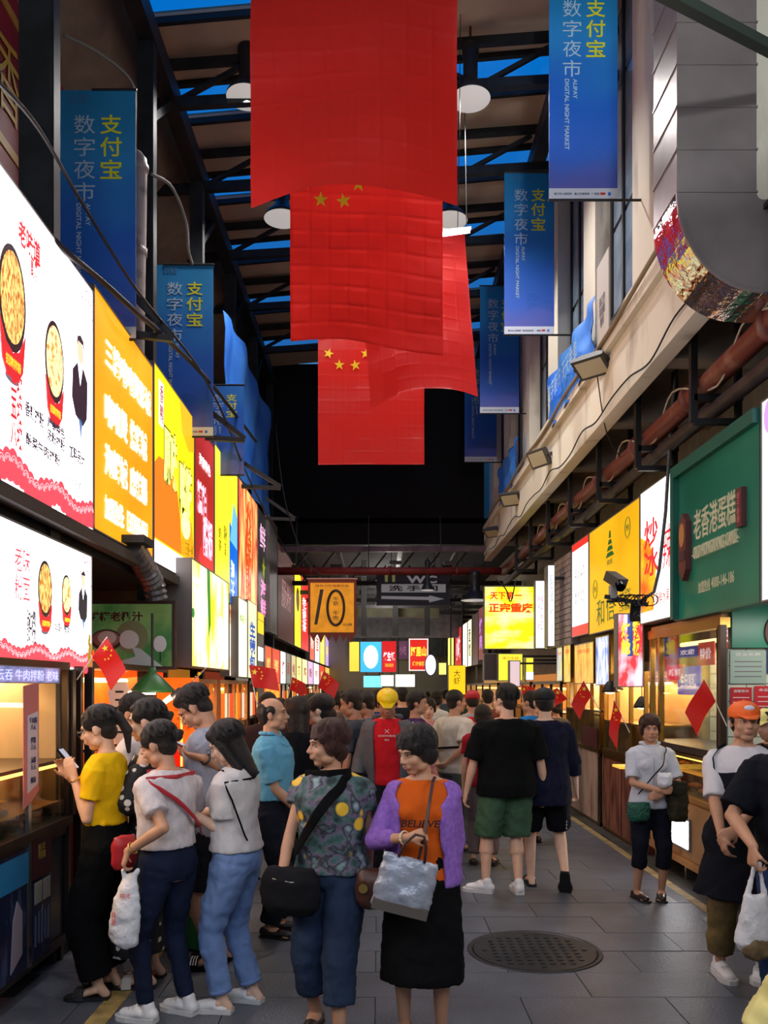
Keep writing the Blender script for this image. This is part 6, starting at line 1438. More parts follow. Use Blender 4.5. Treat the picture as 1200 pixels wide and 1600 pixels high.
        if hair == 'pony':
            h.ell(hp(0, -.115, .045), hr(.022, .024, .022), Rh); h.cap(hp(0, -.13, .04), hp(0, -.155, -.05), .028 * k, .032 * k); h.cap(hp(0, -.155, -.05), hp(0, -.13, -.17), .030 * k, .012 * k)
        if hair == 'long':
            h.ell(hp(0, -.026, .046), hr(.088, .104, .086), Rh, 20, 12)
            for a in (-1, 1): h.cap(hp(a * .058, .025, .070), hp(a * .076, -.005, -.02), .030 * k, .026 * k); h.cap(hp(a * .076, -.005, -.02), hp(a * .072, -.035, -.16), .028 * k, .026 * k)
            h.cap(hp(0, -.06, -.02), hp(0, -.070, -.19), .070 * k, .050 * k, 1.1, .75); h.ell(hp(-.03, .045, .078), hr(.048, .034, .036), Rh)
        if hair == 'balding':
            h = MB(); h.ell(hp(0, -.050, .020), hr(.080, .070, .074), Rh, 18, 10); h.ell(hp(0, -.056, -.012), hr(.068, .050, .068), Rh)
            for a in (-1, 1): h.ell(hp(a * .072, -.004, .028), hr(.012, .038, .036), Rh)
        blob(h, 'hair', hcol, root, max(.0048, hv), 1, .004, .018)
    if cap:
        c_ = MB(); c_.ell(hp(0, -.014, .058), hr(.090, .106, .070), Rh, 20, 12); c_.ell(hp(0, -.014, .038), hr(.090, .106, .035), Rh, 20, 8)
        cp_ = blob(c_, 'cap', cap['m'], root, .006, 1)
        b_ = MB(); sgn = cap.get('dir', 1)
        rr = [(hp(0, .066 + .016 * i, .046 - .006 * i + .0), Rh @ V(((.070 - .009 * i) * k, 0, 0)), Rh @ V((0, .0, .006 * k))) for i in range(5)]
        if cap.get('brim', True): b_.loft(rr, 14).build('cap_brim', cap['m'], cp_, True)
        if cap.get('badge'): MB().ell(hp(0, .082, .085), hr(.030, .010, .016), Rh).build('cap_badge', cap['badge'], cp_)
        MB().ell(hp(0, -.014, .128), hr(.008, .008, .005), Rh).build('cap_button', cap['m'], cp_)
    # garments -------------------------------------------------------------
    gv = max(.008, vox * 1.15)
    b = bottom
    if b:
        e = b.get('e', .012); zt = b.get('zt', .60); g = MB()
        zz = [z for z in (.475, .495, .525, .55, .57, .59, .61, .63) if z < zt] + [zt]
        if b['k'] in ('pants', 'shorts'):
            g.loft([ring(z, e if z > .56 else e + .004) for z in zz], 22)
            for i in range(2):
                hj, kn, an = p.hip[i], p.knee[i], p.ankle[i]; kr, hr_ = b.get('kr', .07) * s, b.get('hr', .06) * s; tr = .090 * s * bw + e
                hem = b.get('hem', 1.0)                        # 0..1 thigh, 1..2 shank
                def legpt(t): return hj.lerp(kn, t) if t <= 1 else kn.lerp(an, t - 1)
                def legr(t): return tr + (kr - tr) * t if t <= 1 else kr + (hr_ - kr) * (t - 1)
                R_ = []; n_ = 9
                for j in range(n_ + 1):
                    t = -.08 + (hem + .08) * j / n_; c = legpt(max(0, t)) if t > 0 else hj + (hj - kn) * -t
                    d = (legpt(min(2, max(0, t) + .06)) - legpt(max(0, t - .06))).normalized(); x_ = d.cross(V((0, 1, 0))).normalized(); y_ = x_.cross(d).normalized(); r = legr(max(0, t)); cr = b.get('crumple', .006) * math.sin(j * 2.4 + i) * s * (1 if t > .2 else 0)
                    R_.append((c + y_ * cr * .4, x_ * (r + cr * .5), y_ * (r * 1.04 + cr * .5)))
                g.loft(R_, 18)
        elif b['k'] == 'skirt':
            g.loft([ring(z, e) for z in zz if z >= .525], 24)
            zh = b['hem'] * H; c0, a0, b0 = ring(.525, e + .006); cb = (p.knee[0] + p.knee[1]) / 2; R_ = []
            for j in range(7):
                t = j / 6; z = .525 * H + (zh - .525 * H) * t; w_ = b.get('w', .2) * s; cc = V((c0.x + (cb.x - c0.x) * t, c0.y + (cb.y - c0.y) * t * .8, z)); f = t ** .7
                R_.append((cc, V((a0.length + (w_ - a0.length) * f, 0, 0)), V((0, b0.length + (w_ * .72 - b0.length) * f, 0))))
            g.loft(R_, 26)
        blob(g, b.get('name', b['k'] if b['k'] != 'pants' else 'trousers'), b['m'], root, gv, 4, b.get('disp', .016), .06)
        if b.get('cuff'):
            for i in range(2): MB().tube([p.ankle[i].lerp(p.knee[i], .10), p.ankle[i].lerp(p.knee[i], .16)], (b.get('hr', .06) * s) + .004, 16).build('cuff', b['m'], root, True)
    t_ = top
    if t_:
        e = t_.get('e', .02); hem = t_.get('hem', .50); g = MB()
        zz = [hem] + [z for z in (.49, .51, .53, .56, .59, .62, .65, .68, .71, .74, .765, .79, .812) if z > hem + .01] + [.828, t_.get('neck', .842)]
        R_ = []
        for i, z in enumerate(zz):
            ee = e + t_.get('flare', 0) * max(0, (.66 - z) / .16) + (.006 if z < .55 else 0)
            fl_ = t_.get('boxy', .5); c, a, bb_ = ring(z, ee)
            if z < .74: c2, a2, b2 = ring(.76, ee); a = a.lerp(a.normalized() * max(a.length, a2.length * .90), fl_); bb_ = bb_.lerp(bb_.normalized() * max(bb_.length, b2.length * .95), fl_)
            if i >= len(zz) - 1: ee = .010; c, a, bb_ = ring(z, ee)
            R_.append((c, a, bb_))
        g.loft(R_, 24)
        if female:
            for a in (-1, 1): q = TT((a * .068 * s, .095 * s * bw + e * .4, .735 * H)); g.ell(q, (.058 * s, .042 * s, .054 * s))
        sl = t_.get('sl', .55)                      # sleeve length: 0..1 upper arm, 1..2 forearm
        for side, sg2 in (('L', -1), ('R', 1)):
            S, el, wr = p.sh[side], p.elbow[side], p.hand[side]; r0 = .056 * s * (1 + (bw - 1) * .6) + e * .5; r1 = t_.get('sr', .056) * s + (bw - 1) * .04
            if sl <= 0: continue
            inner = S + (TT((0, 0, .79 * H)) - S) * .35
            end = S.lerp(el, min(1, sl)); d = (el - S).normalized()
            x_ = d.cross(V((0, 1, 0))).normalized(); y_ = x_.cross(d)
            rr = r0 + (r1 - r0) * 1
            g.cap(inner, S.lerp(el, .12), r0 * .98, r0 * 1.0); g.ell(S + V((-sg2 * .012, 0, -.010)), r0 * .98)
            g.loft([(S, x_ * r0, y_ * r0), (S.lerp(end, .5), x_ * (r0 + rr) / 2, y_ * (r0 + rr) / 2), (end, x_ * rr, y_ * rr)], 16)
            if sl > 1:
                e2 = el.lerp(wr, sl - 1); g.ell(el, rr * 1.03); g.loft([(el, (x_ * rr), (y_ * rr))] + [(el.lerp(e2, q), (V((1, 0, 0)) - (e2 - el).normalized() * (e2 - el).normalized().x).normalized() * rr * (1 - .12 * q), ((e2 - el).cross(V((1, 0, 0)))).normalized() * rr * (1 - .12 * q)) for q in (.3, .65, 1)], 16)
        blob(g, t_.get('name', 'shirt'), t_['m'], root, gv, 3, t_.get('disp', .018), t_.get('ds', .075))
    if collar:
        c, a, bb_ = ring(.845, .012); pts = [c + a * math.cos(t) + bb_ * math.sin(t) + V((0, 0, .012 if math.sin(t) < .6 else -.012)) for t in [2 * PI * i / 20 for i in range(21)]]
        MB().tube(pts, .013, 8).build('collar', collar, root, True)
        for a_ in (-1, 1):
            q0, _ = surf(90 - a_ * 20, .838, .02); q1, _ = surf(90 - a_ * 36, .815, .028); q2, _ = surf(90 - a_ * 8, .795, .03); q3, _ = surf(90 - a_ * 3, .825, .024)
            m_ = MB(); m_.add([q0, q1, q2, q3, q0 + V((0, .006, 0)), q1 + V((0, .006, 0)), q2 + V((0, .006, 0)), q3 + V((0, .006, 0))], [(0, 1, 2, 3), (4, 7, 6, 5), (0, 4, 5, 1), (1, 5, 6, 2), (2, 6, 7, 3), (3, 7, 4, 0)]); m_.build('collar_flap', collar, root)
    # shoes
    for i, sg in enumerate((-1, 1)):
        heel, Rf = p.foot[i]; Q = lambda a, b_, c: heel + Rf @ V((a * s, b_ * s, c * s)); so = MB(); mk = shoes['m']; sm = shoes.get('sole', mk)
        out = [(-.034, -.062), (.034, -.062), (.042, -.02), (.044, .04), (.054, .10), (.048, .155), (.02, .188), (-.02, .19), (-.046, .16), (-.052, .10), (-.042, .04), (-.040, -.02)]
        th = shoes.get('th', .028); m_ = MB()
        n_ = len(out); vs = [Q(a, b_, 0) for a, b_ in out] + [Q(a, b_, th) for a, b_ in out]
        m_.add(vs, [tuple(reversed(range(n_))), tuple(range(n_, 2 * n_))] + [(j, (j + 1) % n_, n_ + (j + 1) % n_, n_ + j) for j in range(n_)])
        sh_ = bpy.data.objects.new('tmp', None); bpy.data.objects.remove(sh_)
        if shoes['k'] == 'sneaker':
            so.cap(Q(0, -.035, .045), Q(0, .04, .058), .040 * s, .042 * s); so.cap(Q(0, .03, .050), Q(0, .135, .036), .044 * s, .034 * s, 1.18, .85, (0, 0, 1)); so.cap(Q(0, -.02, .05), Q(0, -.012, .088), .042 * s, .040 * s)
            up_ = blob(so, 'shoe', mk, root, .006, 2); m_.build('sole', sm, up_)
            l_ = MB()
            for q in range(4): l_.tube([Q(-.026, .035 + q * .02, .092 - q * .009), Q(0, .04 + q * .02, .100 - q * .009), Q(.026, .035 + q * .02, .092 - q * .009)], .003, 5)
            l_.build('laces', sm, up_)
        elif shoes['k'] == 'mule':
            so.cap(Q(0, .05, .045), Q(0, .135, .032), .044 * s, .034 * s, 1.18, .85, (0, 0, 1)); so.ell(Q(0, .02, .03), (.044 * s, .07 * s, .02)); m_.build('sole', sm, blob(so, 'shoe', mk, root, .006, 2))
        elif shoes['k'] == 'flat':
            so.cap(Q(0, -.03, .038), Q(0, .0, .036), .042 * s, .042 * s); so.cap(Q(0, .02, .034), Q(0, .135, .028), .044 * s, .034 * s, 1.15, .8, (0, 0, 1)); m_.build('sole', sm, blob(so, 'shoe', mk, root, .007, 2))
        else:                                   # slippers and sandals
            m_.build('sole', sm, root)
            st_ = MB(); pts = [Q(-.056, .10, .01), Q(-.050, .10, .038), Q(-.02, .10, .064), Q(.02, .10, .066), Q(.050, .10, .04), Q(.056, .10, .01)]
            nn = [Rf @ V((-1, 0, .2)), Rf @ V((-.7, 0, .7)), Rf @ V((-.2, 0, 1)), Rf @ V((.2, 0, 1)), Rf @ V((.7, 0, .7)), Rf @ V((1, 0, .2))]
            st_.strap(pts, nn, .055 * s, .008); st_.build('strap', mk, root)
            if shoes.get('stripe'):
                for o_ in (-.016, .0, .016): MB().strap([q + Rf @ V((0, o_, .0)) + n_ * .005 for q, n_ in zip(pts[1:5], nn[1:5])], nn[1:5], .008, .003).build('stripe', shoes['stripe'], root)
    return p

def strapon(p, pts, m, w_=.03, name='bag_strap', t=.006, parent=None):
    """pts = list of (phi, z fraction, ease)"""
    out = []; nn = []
    for i in range(len(pts) - 1):
        for j in range(5):
            q = [pts[i][k_] + (pts[i + 1][k_] - pts[i][k_]) * j / 5 for k_ in range(3)]; q[2] += .013; a, n = p.surf(*q); out.append(a); nn.append(n)
    a, n = p.surf(pts[-1][0], pts[-1][1], pts[-1][2] + .013); out.append(a); nn.append(n)
    return out, nn
def held(p, name, label, cat, loc_local, group=None):
    w_ = p.M @ V(loc_local); o = thing(name, label, cat, tuple(w_), group); return o
def bagblob(p, parent, c, rx, ry, rz, m, name='bag_body', M=True, taper=.8, vox=.008, disp=.012):
    b = MB(); c = V(c)
    b.loft([(c + V((0, 0, rz)), V((rx * taper, 0, 0)), V((0, ry * .55, 0))), (c + V((0, 0, rz * .5)), V((rx * .95, 0, 0)), V((0, ry, 0))), (c, V((rx, 0, 0)), V((0, ry, 0))), (c - V((0, 0, rz * .6)), V((rx * .95, 0, 0)), V((0, ry, 0))), (c - V((0, 0, rz)), V((rx * .7, 0, 0)), V((0, ry * .6, 0)))], 18)
    return blob(b, name, m, parent, vox, 3, disp, .06, M=p.M if M else None)
def shell(p, name, m, zs, ph0, ph1, e, th=.022, vox=.009, extra=None, disp=.012, flare=0, smooth=3):
    g = MB(); n = 22; vs = []; fs = []
    f0 = ph0 if callable(ph0) else (lambda z: ph0); f1 = ph1 if callable(ph1) else (lambda z: ph1)
    for z in zs:
        ee = e + flare * max(0, .6 - z); lo, hi = f0(z), f1(z); o = []; i_ = []
        for k_ in range(n):
            t = math.radians(lo + (hi - lo) * k_ / (n - 1)); c, a, b = p.ring(z, ee)
            if .56 < z < .72: c2, a2, b2 = p.ring(.75, ee); a = a.lerp(a.normalized() * max(a.length, a2.length), .7); b = b.lerp(b.normalized() * max(b.length, b2.length), .7)
            q = c + a * math.cos(t) + b * math.sin(t); w_ = (q - c).normalized(); o.append(q); i_.append(q - w_ * th)
        vs += o + i_[::-1]
    N = 2 * n
    for j in range(len(zs) - 1):
        for k_ in range(N): fs.append((j * N + k_, j * N + (k_ + 1) % N, (j + 1) * N + (k_ + 1) % N, (j + 1) * N + k_))
    for j in (0, len(zs) - 1):
        for k_ in range(n - 1): q = (j * N + k_, j * N + k_ + 1, j * N + N - 2 - k_, j * N + N - 1 - k_); fs.append(q if j == 0 else q[::-1])
    g.add(vs, fs)
    if extra: extra(g)
    return blob(g, name, m, p.root, vox, smooth, disp, .1)
def sleeves(p, g, r0, r1, sl):
    for side in ('L', 'R'):
        S, el, wr = p.sh[side], p.elbow[side], p.hand[side]; end = S.lerp(el, min(1, sl))
        g.cap(S + V(((.012 if side == 'L' else -.012), 0, -.006)), end, r0, r1)
        if sl > 1: g.cap(el, el.lerp(wr, sl - 1), r1 * 1.02, r1 * .92)

FACEF = lambda p, z, off=.0, phi=90, e=.03: Fr(p.surf(phi, z, e)[0] + V((0, off, 0)), (-1, 0, 0), (0, 0, 1), (0, 1, 0))
BACKF = lambda p, z, off=.0, phi=-90, e=.03: Fr(p.surf(phi, z, e)[0] - V((0, off, 0)), (1, 0, 0), (0, 0, 1), (0, -1, 0))
gold_ = mat('gold_jewel', (212, 170, 90), .2, 1)
def bracelet(p, side, m=None, r=.030, t=.0035, back=.02):
    wr, el = p.hand[side], p.elbow[side]; d = (wr - el).normalized(); c = wr - d * back; x = d.cross(V((0, 0, 1))); x = x.normalized() if x.length > .01 else V((1, 0, 0)); y = x.cross(d)
    MB().tube([c + x * r * math.cos(q) + y * r * math.sin(q) for q in [2 * PI * i / 18 for i in range(19)]], t, 6).build('bracelet', m or gold_, p.root, True)
sneak = dict(k='sneaker', m=mat('white_leather', (226, 222, 220), .5), sole=mat('white_sole', (205, 200, 196), .6))
blacksl = dict(k='slipper', m=mat('black_rubber', (24, 22, 24), .6), th=.022)
darkshoe = dict(k='flat', m=mat('dark_leather', (40, 32, 32), .4), th=.014)
black_f = fab('black_fabric', (9, 9, 11)); navy_f = fab('navy_denim', (22, 27, 46), (30, 38, 62), vscale=5)
whitefab = fab('white_knit', (206, 200, 202)); plastic = mat('white_plastic', (214, 212, 216), .35, bump=.8, bscale=14)

# 1 yellow shirt
p = person('woman in a yellow tee and wide black trousers looking at her phone by the counter', 158, 1552, 84, 1.60, dict(m=fab('yellow_tee', (232, 184, 16)), hem=.60, e=.020, sl=.62, sr=.062, boxy=.7, disp=.022),
    dict(k='pants', m=black_f, e=.014, zt=.655, hem=1.86, kr=.100, hr=.085, name='wide_trousers'), blacksl, head=(6, 16), hair='pony', glasses=True, skin=sk1, x=-1.53,
    hands={'L': dict(px=(116, 1216, 4.56), wd=(-.35, 0, .9), wn=(.2, 1, 0), c=.5, we=(.5, -.3, -1)), 'R': dict(px=(108, 1214, 4.78), wd=(-.45, 0, .9), wn=(.3, -1, 0), c=.6, we=(.3, .4, -1))}, vox=.0055)
bracelet(p, 'L')
c = P(106, 1186, 4.67); o = thing('phone', 'dark phone held up by the yellow tee woman', 'phone', tuple(c)); R_ = Euler((0, math.radians(-40), 0)).to_matrix(); MB().box(c, (.012, .072, .15), R_).build('phone_body', mat('phone_black', (20, 20, 24), .2), o); MB().box(c + R_ @ V((.0065, 0, 0)), (.002, .066, .138), R_).build('screen', em((200, 210, 230), .5), o)
text('• •', FACEF(p, .735, .045), 0, 0, .05, .02, black_f, p.root, z=0)
# 2 behind her
p = person('person with a high black ponytail and white tee behind the yellow tee woman', 172, 1500, 80, 1.655, dict(m=whitefab, hem=.5, e=.02, sl=.6), dict(k='pants', m=fab('grey_pants', (120, 122, 130)), hem=1.9), darkshoe, hair='pony', head=(0, 5), x=-1.60, Y=5.45, vox=.009, skin=sk2, face=False,
    hands={'L': dict(w=(-.1, .2, .95), c=.5)})
# 3 floral dress
flm = mat('floral_monochrome', (16, 16, 18), .7, rgb2=(206, 202, 196), vscale=17, kind='voronoi', pos=(.30, .36))
_r = flm.node_tree.nodes['Color Ramp'].color_ramp; _r.elements[0].color, _r.elements[1].color = tuple(_r.elements[1].color), tuple(_r.elements[0].color)
p = person('woman in a black and white floral off shoulder dress with her hair in a bun', 238, 1534, 88, 1.63, dict(m=flm, hem=.49, e=.018, sl=.0, neck=.79, disp=.01), dict(k='skirt', m=flm, hem=.12, zt=.62, w=.23, e=.016, name='dress_skirt'), dict(k='slipper', m=mat('white_strap', (190, 180, 170), .5), sole=darkshoe['m'], th=.018), hair='bun', head=(4, 8), skin=sk1, x=-1.33, vox=.006,
    hands={'L': dict(w=(-.12, .30, 1.05), d=(.3, 1, .2), c=.6), 'R': dict(w=(.12, .32, 1.08), c=.6)})
g = MB()
for a in (-1, 1):
    S = p.sh['L' if a < 0 else 'R']; el = p.elbow['L' if a < 0 else 'R']; g.cap(S.lerp(el, .30), S.lerp(el, .85), .070, .085)
    g.cap(S.lerp(el, .35), p.TT((a * .05, 0, .77 * p.H)), .06, .06)
blob(g, 'puff_sleeves', flm, p.root, .009, 3, .015, .08)
# 4 white tee, jeans, bag
p = person('woman in a thin white tee and dark jeans with a red strap, seen from behind', 262, 1590, 52, 1.53, dict(m=fab('white_tee_ribbed', (208, 198, 198), (190, 178, 180), vscale=30), hem=.585, e=.026, sl=.68, sr=.066, boxy=.8, disp=.022, flare=0),
    dict(k='pants', m=navy_f, e=.008, zt=.62, hem=1.93, kr=.060, hr=.044, name='jeans'), sneak, head=(22, 22), hair='bun', skin=sk2, x=-1.10, vox=.0055, bw=1.04, feet=[(-.10, .04, 0, 20, 0), (.10, -.04, 0, 10, 0)],
    hands={'L': dict(px=(200, 1330, 4.12), wd=(-.3, 0, -.9), wn=(.8, .3, -.3), c=1.0, we=(.5, -.3, -.2)), 'R': dict(w=(.20, .26, .92), c=.6)})
bracelet(p, 'L', back=.03)
pts, nn = strapon(p, [(150, .838, .014), (-160, .82, .030), (-130, .79, .034), (-105, .75, .038), (-80, .70, .042), (-50, .65, .045), (-25, .61, .05)], None)
MB().strap(pts, nn, .022, .008).build('red_strap', mat('red_leather', (170, 36, 44), .4), p.root)
o = held(p, 'shoulder_bag', 'small bright red bag at the front hip of the dark jeans woman', 'bag', (-.06, .18, .80)); bagblob(p, o, (-.14, .17, .86), .075, .05, .085, mat('red_leather', (170, 36, 44), .4))
gp = p.M @ p.grip['L']
o = thing('plastic_bag', 'translucent white plastic bag with red print hanging from her hand', 'bag', tuple(gp + V((0, 0, -.36)))); b = MB(); c = gp + V((-.01, 0, -.22))
b.loft([(c + V((.03, 0, .19)), V((.018, 0, 0)), V((0, .014, 0))), (c + V((.01, 0, .12)), V((.05, 0, 0)), V((0, .03, 0))), (c + V((0, 0, .02)), V((.070, 0, 0)), V((0, .05, 0))), (c + V((-.01, 0, -.08)), V((.078, 0, 0)), V((0, .055, 0))), (c + V((-.01, 0, -.15)), V((.07, 0, 0)), V((0, .05, 0))), (c + V((0, 0, -.18)), V((.04, 0, 0)), V((0, .03, 0)))], 18)
b.cap(c + V((.02, 0, .12)), c + V((.055, 0, .205)), .018, .012); b.cap(c + V((.0, 0, .12)), c + V((-.015, 0, .20)), .016, .01)
blob(b, 'bag_body', plastic, o, .007, 2, .022, .05)
fr_ = Fr(c + V((-.01, -.062, 0)), (1, 0, 0), (0, 0, 1), (0, -1, 0)); text('美味小吃', fr_, 0.02, .09, .05, .025, pt_((220, 60, 70)), o, z=0); text('谢谢\n惠顾', fr_, -.035, -.02, .02, .07, pt_((220, 60, 70)), o, z=0)
# 5 glasses man with phone
p = person('tall man in a pale grey tee and glasses looking down at his phone', 338, 1507, 82, 1.745, dict(m=fab('grey_tee', (150, 152, 166)), hem=.47, e=.028, sl=.75, sr=.072, boxy=1, disp=.022), dict(k='shorts', m=fab('dark_shorts', (34, 34, 40)), hem=.95, kr=.085), dict(k='slipper', m=black_f, stripe=WHITE, th=.026), female=False, bw=1.05,
    head=(4, 38), hair='short', glasses=True, skin=sk2, x=-1.00, lean=6, vox=.0055,
    hands={'L': dict(px=(318, 1184, 4.9), wd=(-1, .1, .15), wn=(0, .5, 1), c=.55, we=(.5, -.3, -1)), 'R': dict(px=(312, 1182, 5.25), wd=(-1, 0, .15), wn=(0, -.5, 1), c=.55, we=(.5, .3, -1))})
bracelet(p, 'L', mat('watch_dark', (40, 36, 36), .3), .033, .007)
c = P(293, 1169, 5.08); o = thing('phone', 'phone with reddish case held by the tall glasses man', 'phone', tuple(c)); R_ = Euler((0, math.radians(-62), 0)).to_matrix(); MB().box(c, (.011, .072, .15), R_).build('phone_body', mat('phone_red', (120, 40, 44), .3), o); MB().box(c + R_ @ V((.0065, 0, 0)), (.002, .066, .138), R_).build('screen', em((200, 210, 230), .5), o)
# 6 long hair, light jeans
p = person('woman with long straight black hair, white top and light blue jeans', 374, 1573, 72, 1.53, dict(m=fab('white_top', (204, 196, 194)), hem=.555, e=.028, sl=.72, sr=.070, boxy=.8, disp=.02, flare=0.02),
    dict(k='pants', m=fab('light_jeans', (104, 128, 172), (122, 146, 190), vscale=4, bump=.6), e=.018, zt=.60, hem=1.90, kr=.074, hr=.060, name='jeans', crumple=.010, disp=.024, cuff=True), dict(k='mule', m=sneak['m'], sole=sneak['sole'], th=.024), head=(6, 26), hair='long', glasses=True, skin=sk4, x=-.77, vox=.0055, feet=[(-.09, .03, 0, 8, 0), (.09, -.06, 0, 0, 0)],
    hands={'L': dict(px=(296, 1268, 4.40), wd=(-1, 0, .3), wn=(0, 1, 0), c=.6, we=(.5, -.1, -1)), 'R': dict(w=(.10, .36, 1.02), c=.6)})
pts, nn = strapon(p, [(170, .835, .02), (-165, .80, .038), (-150, .74, .045), (-140, .68, .05), (-125, .60, .055)], None); MB().strap(pts, nn, .010, .006).build('black_strap', black_f, p.root)
# 7 old man light blue
p = person('grey templed older man in a pale blue shirt and dark trousers facing right', 425, 1458, -98, 1.635, dict(m=fab('pale_blue_shirt', (98, 158, 186)), hem=.575, e=.030, sl=.85, sr=.064, boxy=.9, disp=.02), dict(k='pants', m=fab('dark_navy', (24, 26, 36)), e=.016, zt=.60, hem=1.93, kr=.078, hr=.07), darkshoe, female=False, head=(4, -4), hair='balding', skin=sk2, x=-.74, vox=.006, collar=fab('pale_blue_shirt', (98, 158, 186)),
    hands={'L': dict(w=(-.16, .12, .80), c=.7), 'R': dict(w=(.10, .22, .86), d=(-.8, .4, 0), c=.9)})
# 8 floral blouse woman
flo = mat('floral_blouse', (52, 72, 74), .7, rgb2=(30, 28, 36), vscale=11, bump=.3, bscale=9)
_nt = flo.node_tree; _b = _nt.nodes['Principled BSDF']; _r = _nt.nodes['Color Ramp'].color_ramp; _r.elements[0].position = .34; _r.elements[0].color = C(30, 34, 40); _r.elements[1].position = .74; _r.elements[1].color = C(176, 170, 186)
for q_, c_ in ((.44, (58, 92, 88)), (.50, (104, 92, 112)), (.56, (34, 36, 44)), (.64, (110, 132, 136))): _e = _r.elements.new(q_); _e.color = C(*c_)
_v = _nt.nodes.new('ShaderNodeTexVoronoi'); _v.inputs['Scale'].default_value = 8.5; _rr = _nt.nodes.new('ShaderNodeValToRGB'); _rr.color_ramp.elements[0].position = .25; _rr.color_ramp.elements[0].color = (1, 1, 1, 1); _rr.color_ramp.elements[1].position = .31; _rr.color_ramp.elements[1].color = (0, 0, 0, 1)
_mx = _nt.nodes.new('ShaderNodeMixRGB'); _mx.inputs[2].default_value = C(226, 178, 48); _nt.links.new(_nt.nodes['Mapping'].outputs[0], _v.inputs['Vector']); _nt.links.new(_v.outputs['Distance'], _rr.inputs[0]); _nt.links.new(_rr.outputs[0], _mx.inputs[0]); _nt.links.new(_nt.nodes['Color Ramp'].outputs[0], _mx.inputs[1]); _nt.links.new(_mx.outputs[0], _b.inputs['Base Color'])
p = person('older woman in a floral blouse and blue capri trousers carrying a black crossbody bag', 518, 1612, 160, 1.535, dict(m=flo, hem=.525, e=.030, sl=.42, sr=.066, boxy=.9, disp=.02, flare=0, name='blouse'),
    dict(k='pants', m=fab('slate_blue', (38, 50, 72), (46, 60, 82), vscale=4), e=.020, zt=.60, hem=1.62, kr=.092, hr=.080, name='capri_trousers', disp=.02), darkshoe, head=(-52, 4), hair='bob', hcol=hairb, skin=sk2, bw=1.14, x=-.235, vox=.0052,
    feet=[(-.10, .14, 0, -5, 0), (.11, -.05, .0, 5, 0)], hands={'R': dict(px=(438, 1378, 4.0), wd=(-.1, -.2, -1), wn=(1, .2, 0), c=.7, we=(-.4, .8, 0)), 'L': dict(px=(577, 1395, 4.22), wd=(0, .1, -1), wn=(-1, 0, 0), c=.9)})
pts, nn = strapon(p, [(-150, .82, .03), (160, .842, .02), (125, .825, .030), (108, .78, .050), (98, .74, .072), (84, .69, .062), (64, .63, .055), (44, .57, .06)], None); MB().strap(pts, nn, .050, .008).build('wide_strap', black_f, p.root)
o = held(p, 'crossbody_bag', 'black slouchy crossbody bag at the hip of the floral blouse woman', 'bag', (.14, .18, .70)); bagblob(p, o, (.13, .20, .735), .165, .06, .115, fab('black_bag', (20, 20, 24), bump=.5), taper=.75, vox=.009)
m_ = MB(); m_.tube([p.M @ V(q) for q in ((.03, .23, .80), (.10, .255, .79), (.20, .25, .80))], .004, 6); m_.build('zip', mat('zip_metal', (120, 116, 110), .3, 1), o)
MB().tube([p.surf(a, z, .012)[0] for a, z in ((128, .835), (112, .815), (90, .795), (70, .815), (52, .835))], .0018, 5).build('necklace', mat('silver_chain', (210, 200, 190), .2, 1), p.root)
# 9 purple cardigan
org_t = fab('orange_tee', (196, 84, 20), bs=7); pur = fab('lilac_knit', (146, 104, 186), (128, 88, 168), vscale=60, bump=.4, bs=60)
p = person('older woman in a lilac cardigan over an orange tee and a long black skirt', 664, 1622, 174, 1.515, dict(m=org_t, hem=.50, e=.020, sl=0, boxy=.8, neck=.835, disp=.014, name='tee'),
    dict(k='skirt', m=fab('black_skirt', (8, 8, 10)), hem=.205, zt=.60, w=.225, e=.018, name='long_skirt', disp=.02), darkshoe, head=(-46, 16), hair='fluffy', skin=sk2, bw=1.06, x=.215, Y=4.07, vox=.0052,
    hands={'R': dict(px=(637, 1309, 3.84), wd=(.9, -.1, .25), wn=(0, .6, -.6), c=1.35, we=(-.8, .3, -.8)), 'L': dict(px=(701, 1386, 4.02), wd=(.02, -.1, -1), wn=(-1, -.2, 0), c=.45)})
shell(p, 'cardigan', pur, [.50, .53, .56, .60, .64, .68, .72, .76, .79, .812, .83], lambda z: -238 + (12 if z > .78 else 0) + (0 if z > .6 else 6), lambda z: 52 - (8 if z > .78 else 0), .040, .022, .008, lambda g: sleeves(p, g, .060, .052, 1.42), flare=.05, disp=.016)
text('BELIEVE', FACEF(p, .705, .050), -.0, .01, .185, .034, pt_((50, 20, 14)), p.root, z=.004, shear=.2, bold=.02)
bracelet(p, 'L', mat('jade_pale', (214, 200, 170), .2), .033, .004, .012); bracelet(p, 'R', mat('jade_pale', (214, 200, 170), .2), .031, .004, .02)
gr = p.grip['R']
hb = p.hand['R'] + V((0, .02, .03)); up = p.M.inverted() @ P(676, 1222, 3.95)
m_ = MB(); m_.strap([up + V((-.01, -.06, .02)), up, up.lerp(gr, .35) + V((0, .02, 0)), up.lerp(gr, .7) + V((0, .02, 0)), gr + V((0, .015, .0)), gr + V((.04, 0, -.15)), gr + V((.12, -.03, -.27))], [V((0, 1, .2))] * 7, .016, .007); m_.build('brown_strap', mat('brown_leather', (66, 38, 30), .4), p.root)
o = held(p, 'handbag', 'dark brown leather handbag behind the silver tote bag', 'bag', (.22, .10, .70)); bagblob(p, o, (.20, .13, .755), .12, .06, .095, mat('brown_leather', (66, 38, 30), .4), vox=.009)
m_ = MB(); m_.cyl(p.M @ V((.27, .19, .77)), p.M @ V((.27, .20, .77)), .022); m_.build('buckle', gold_, o)
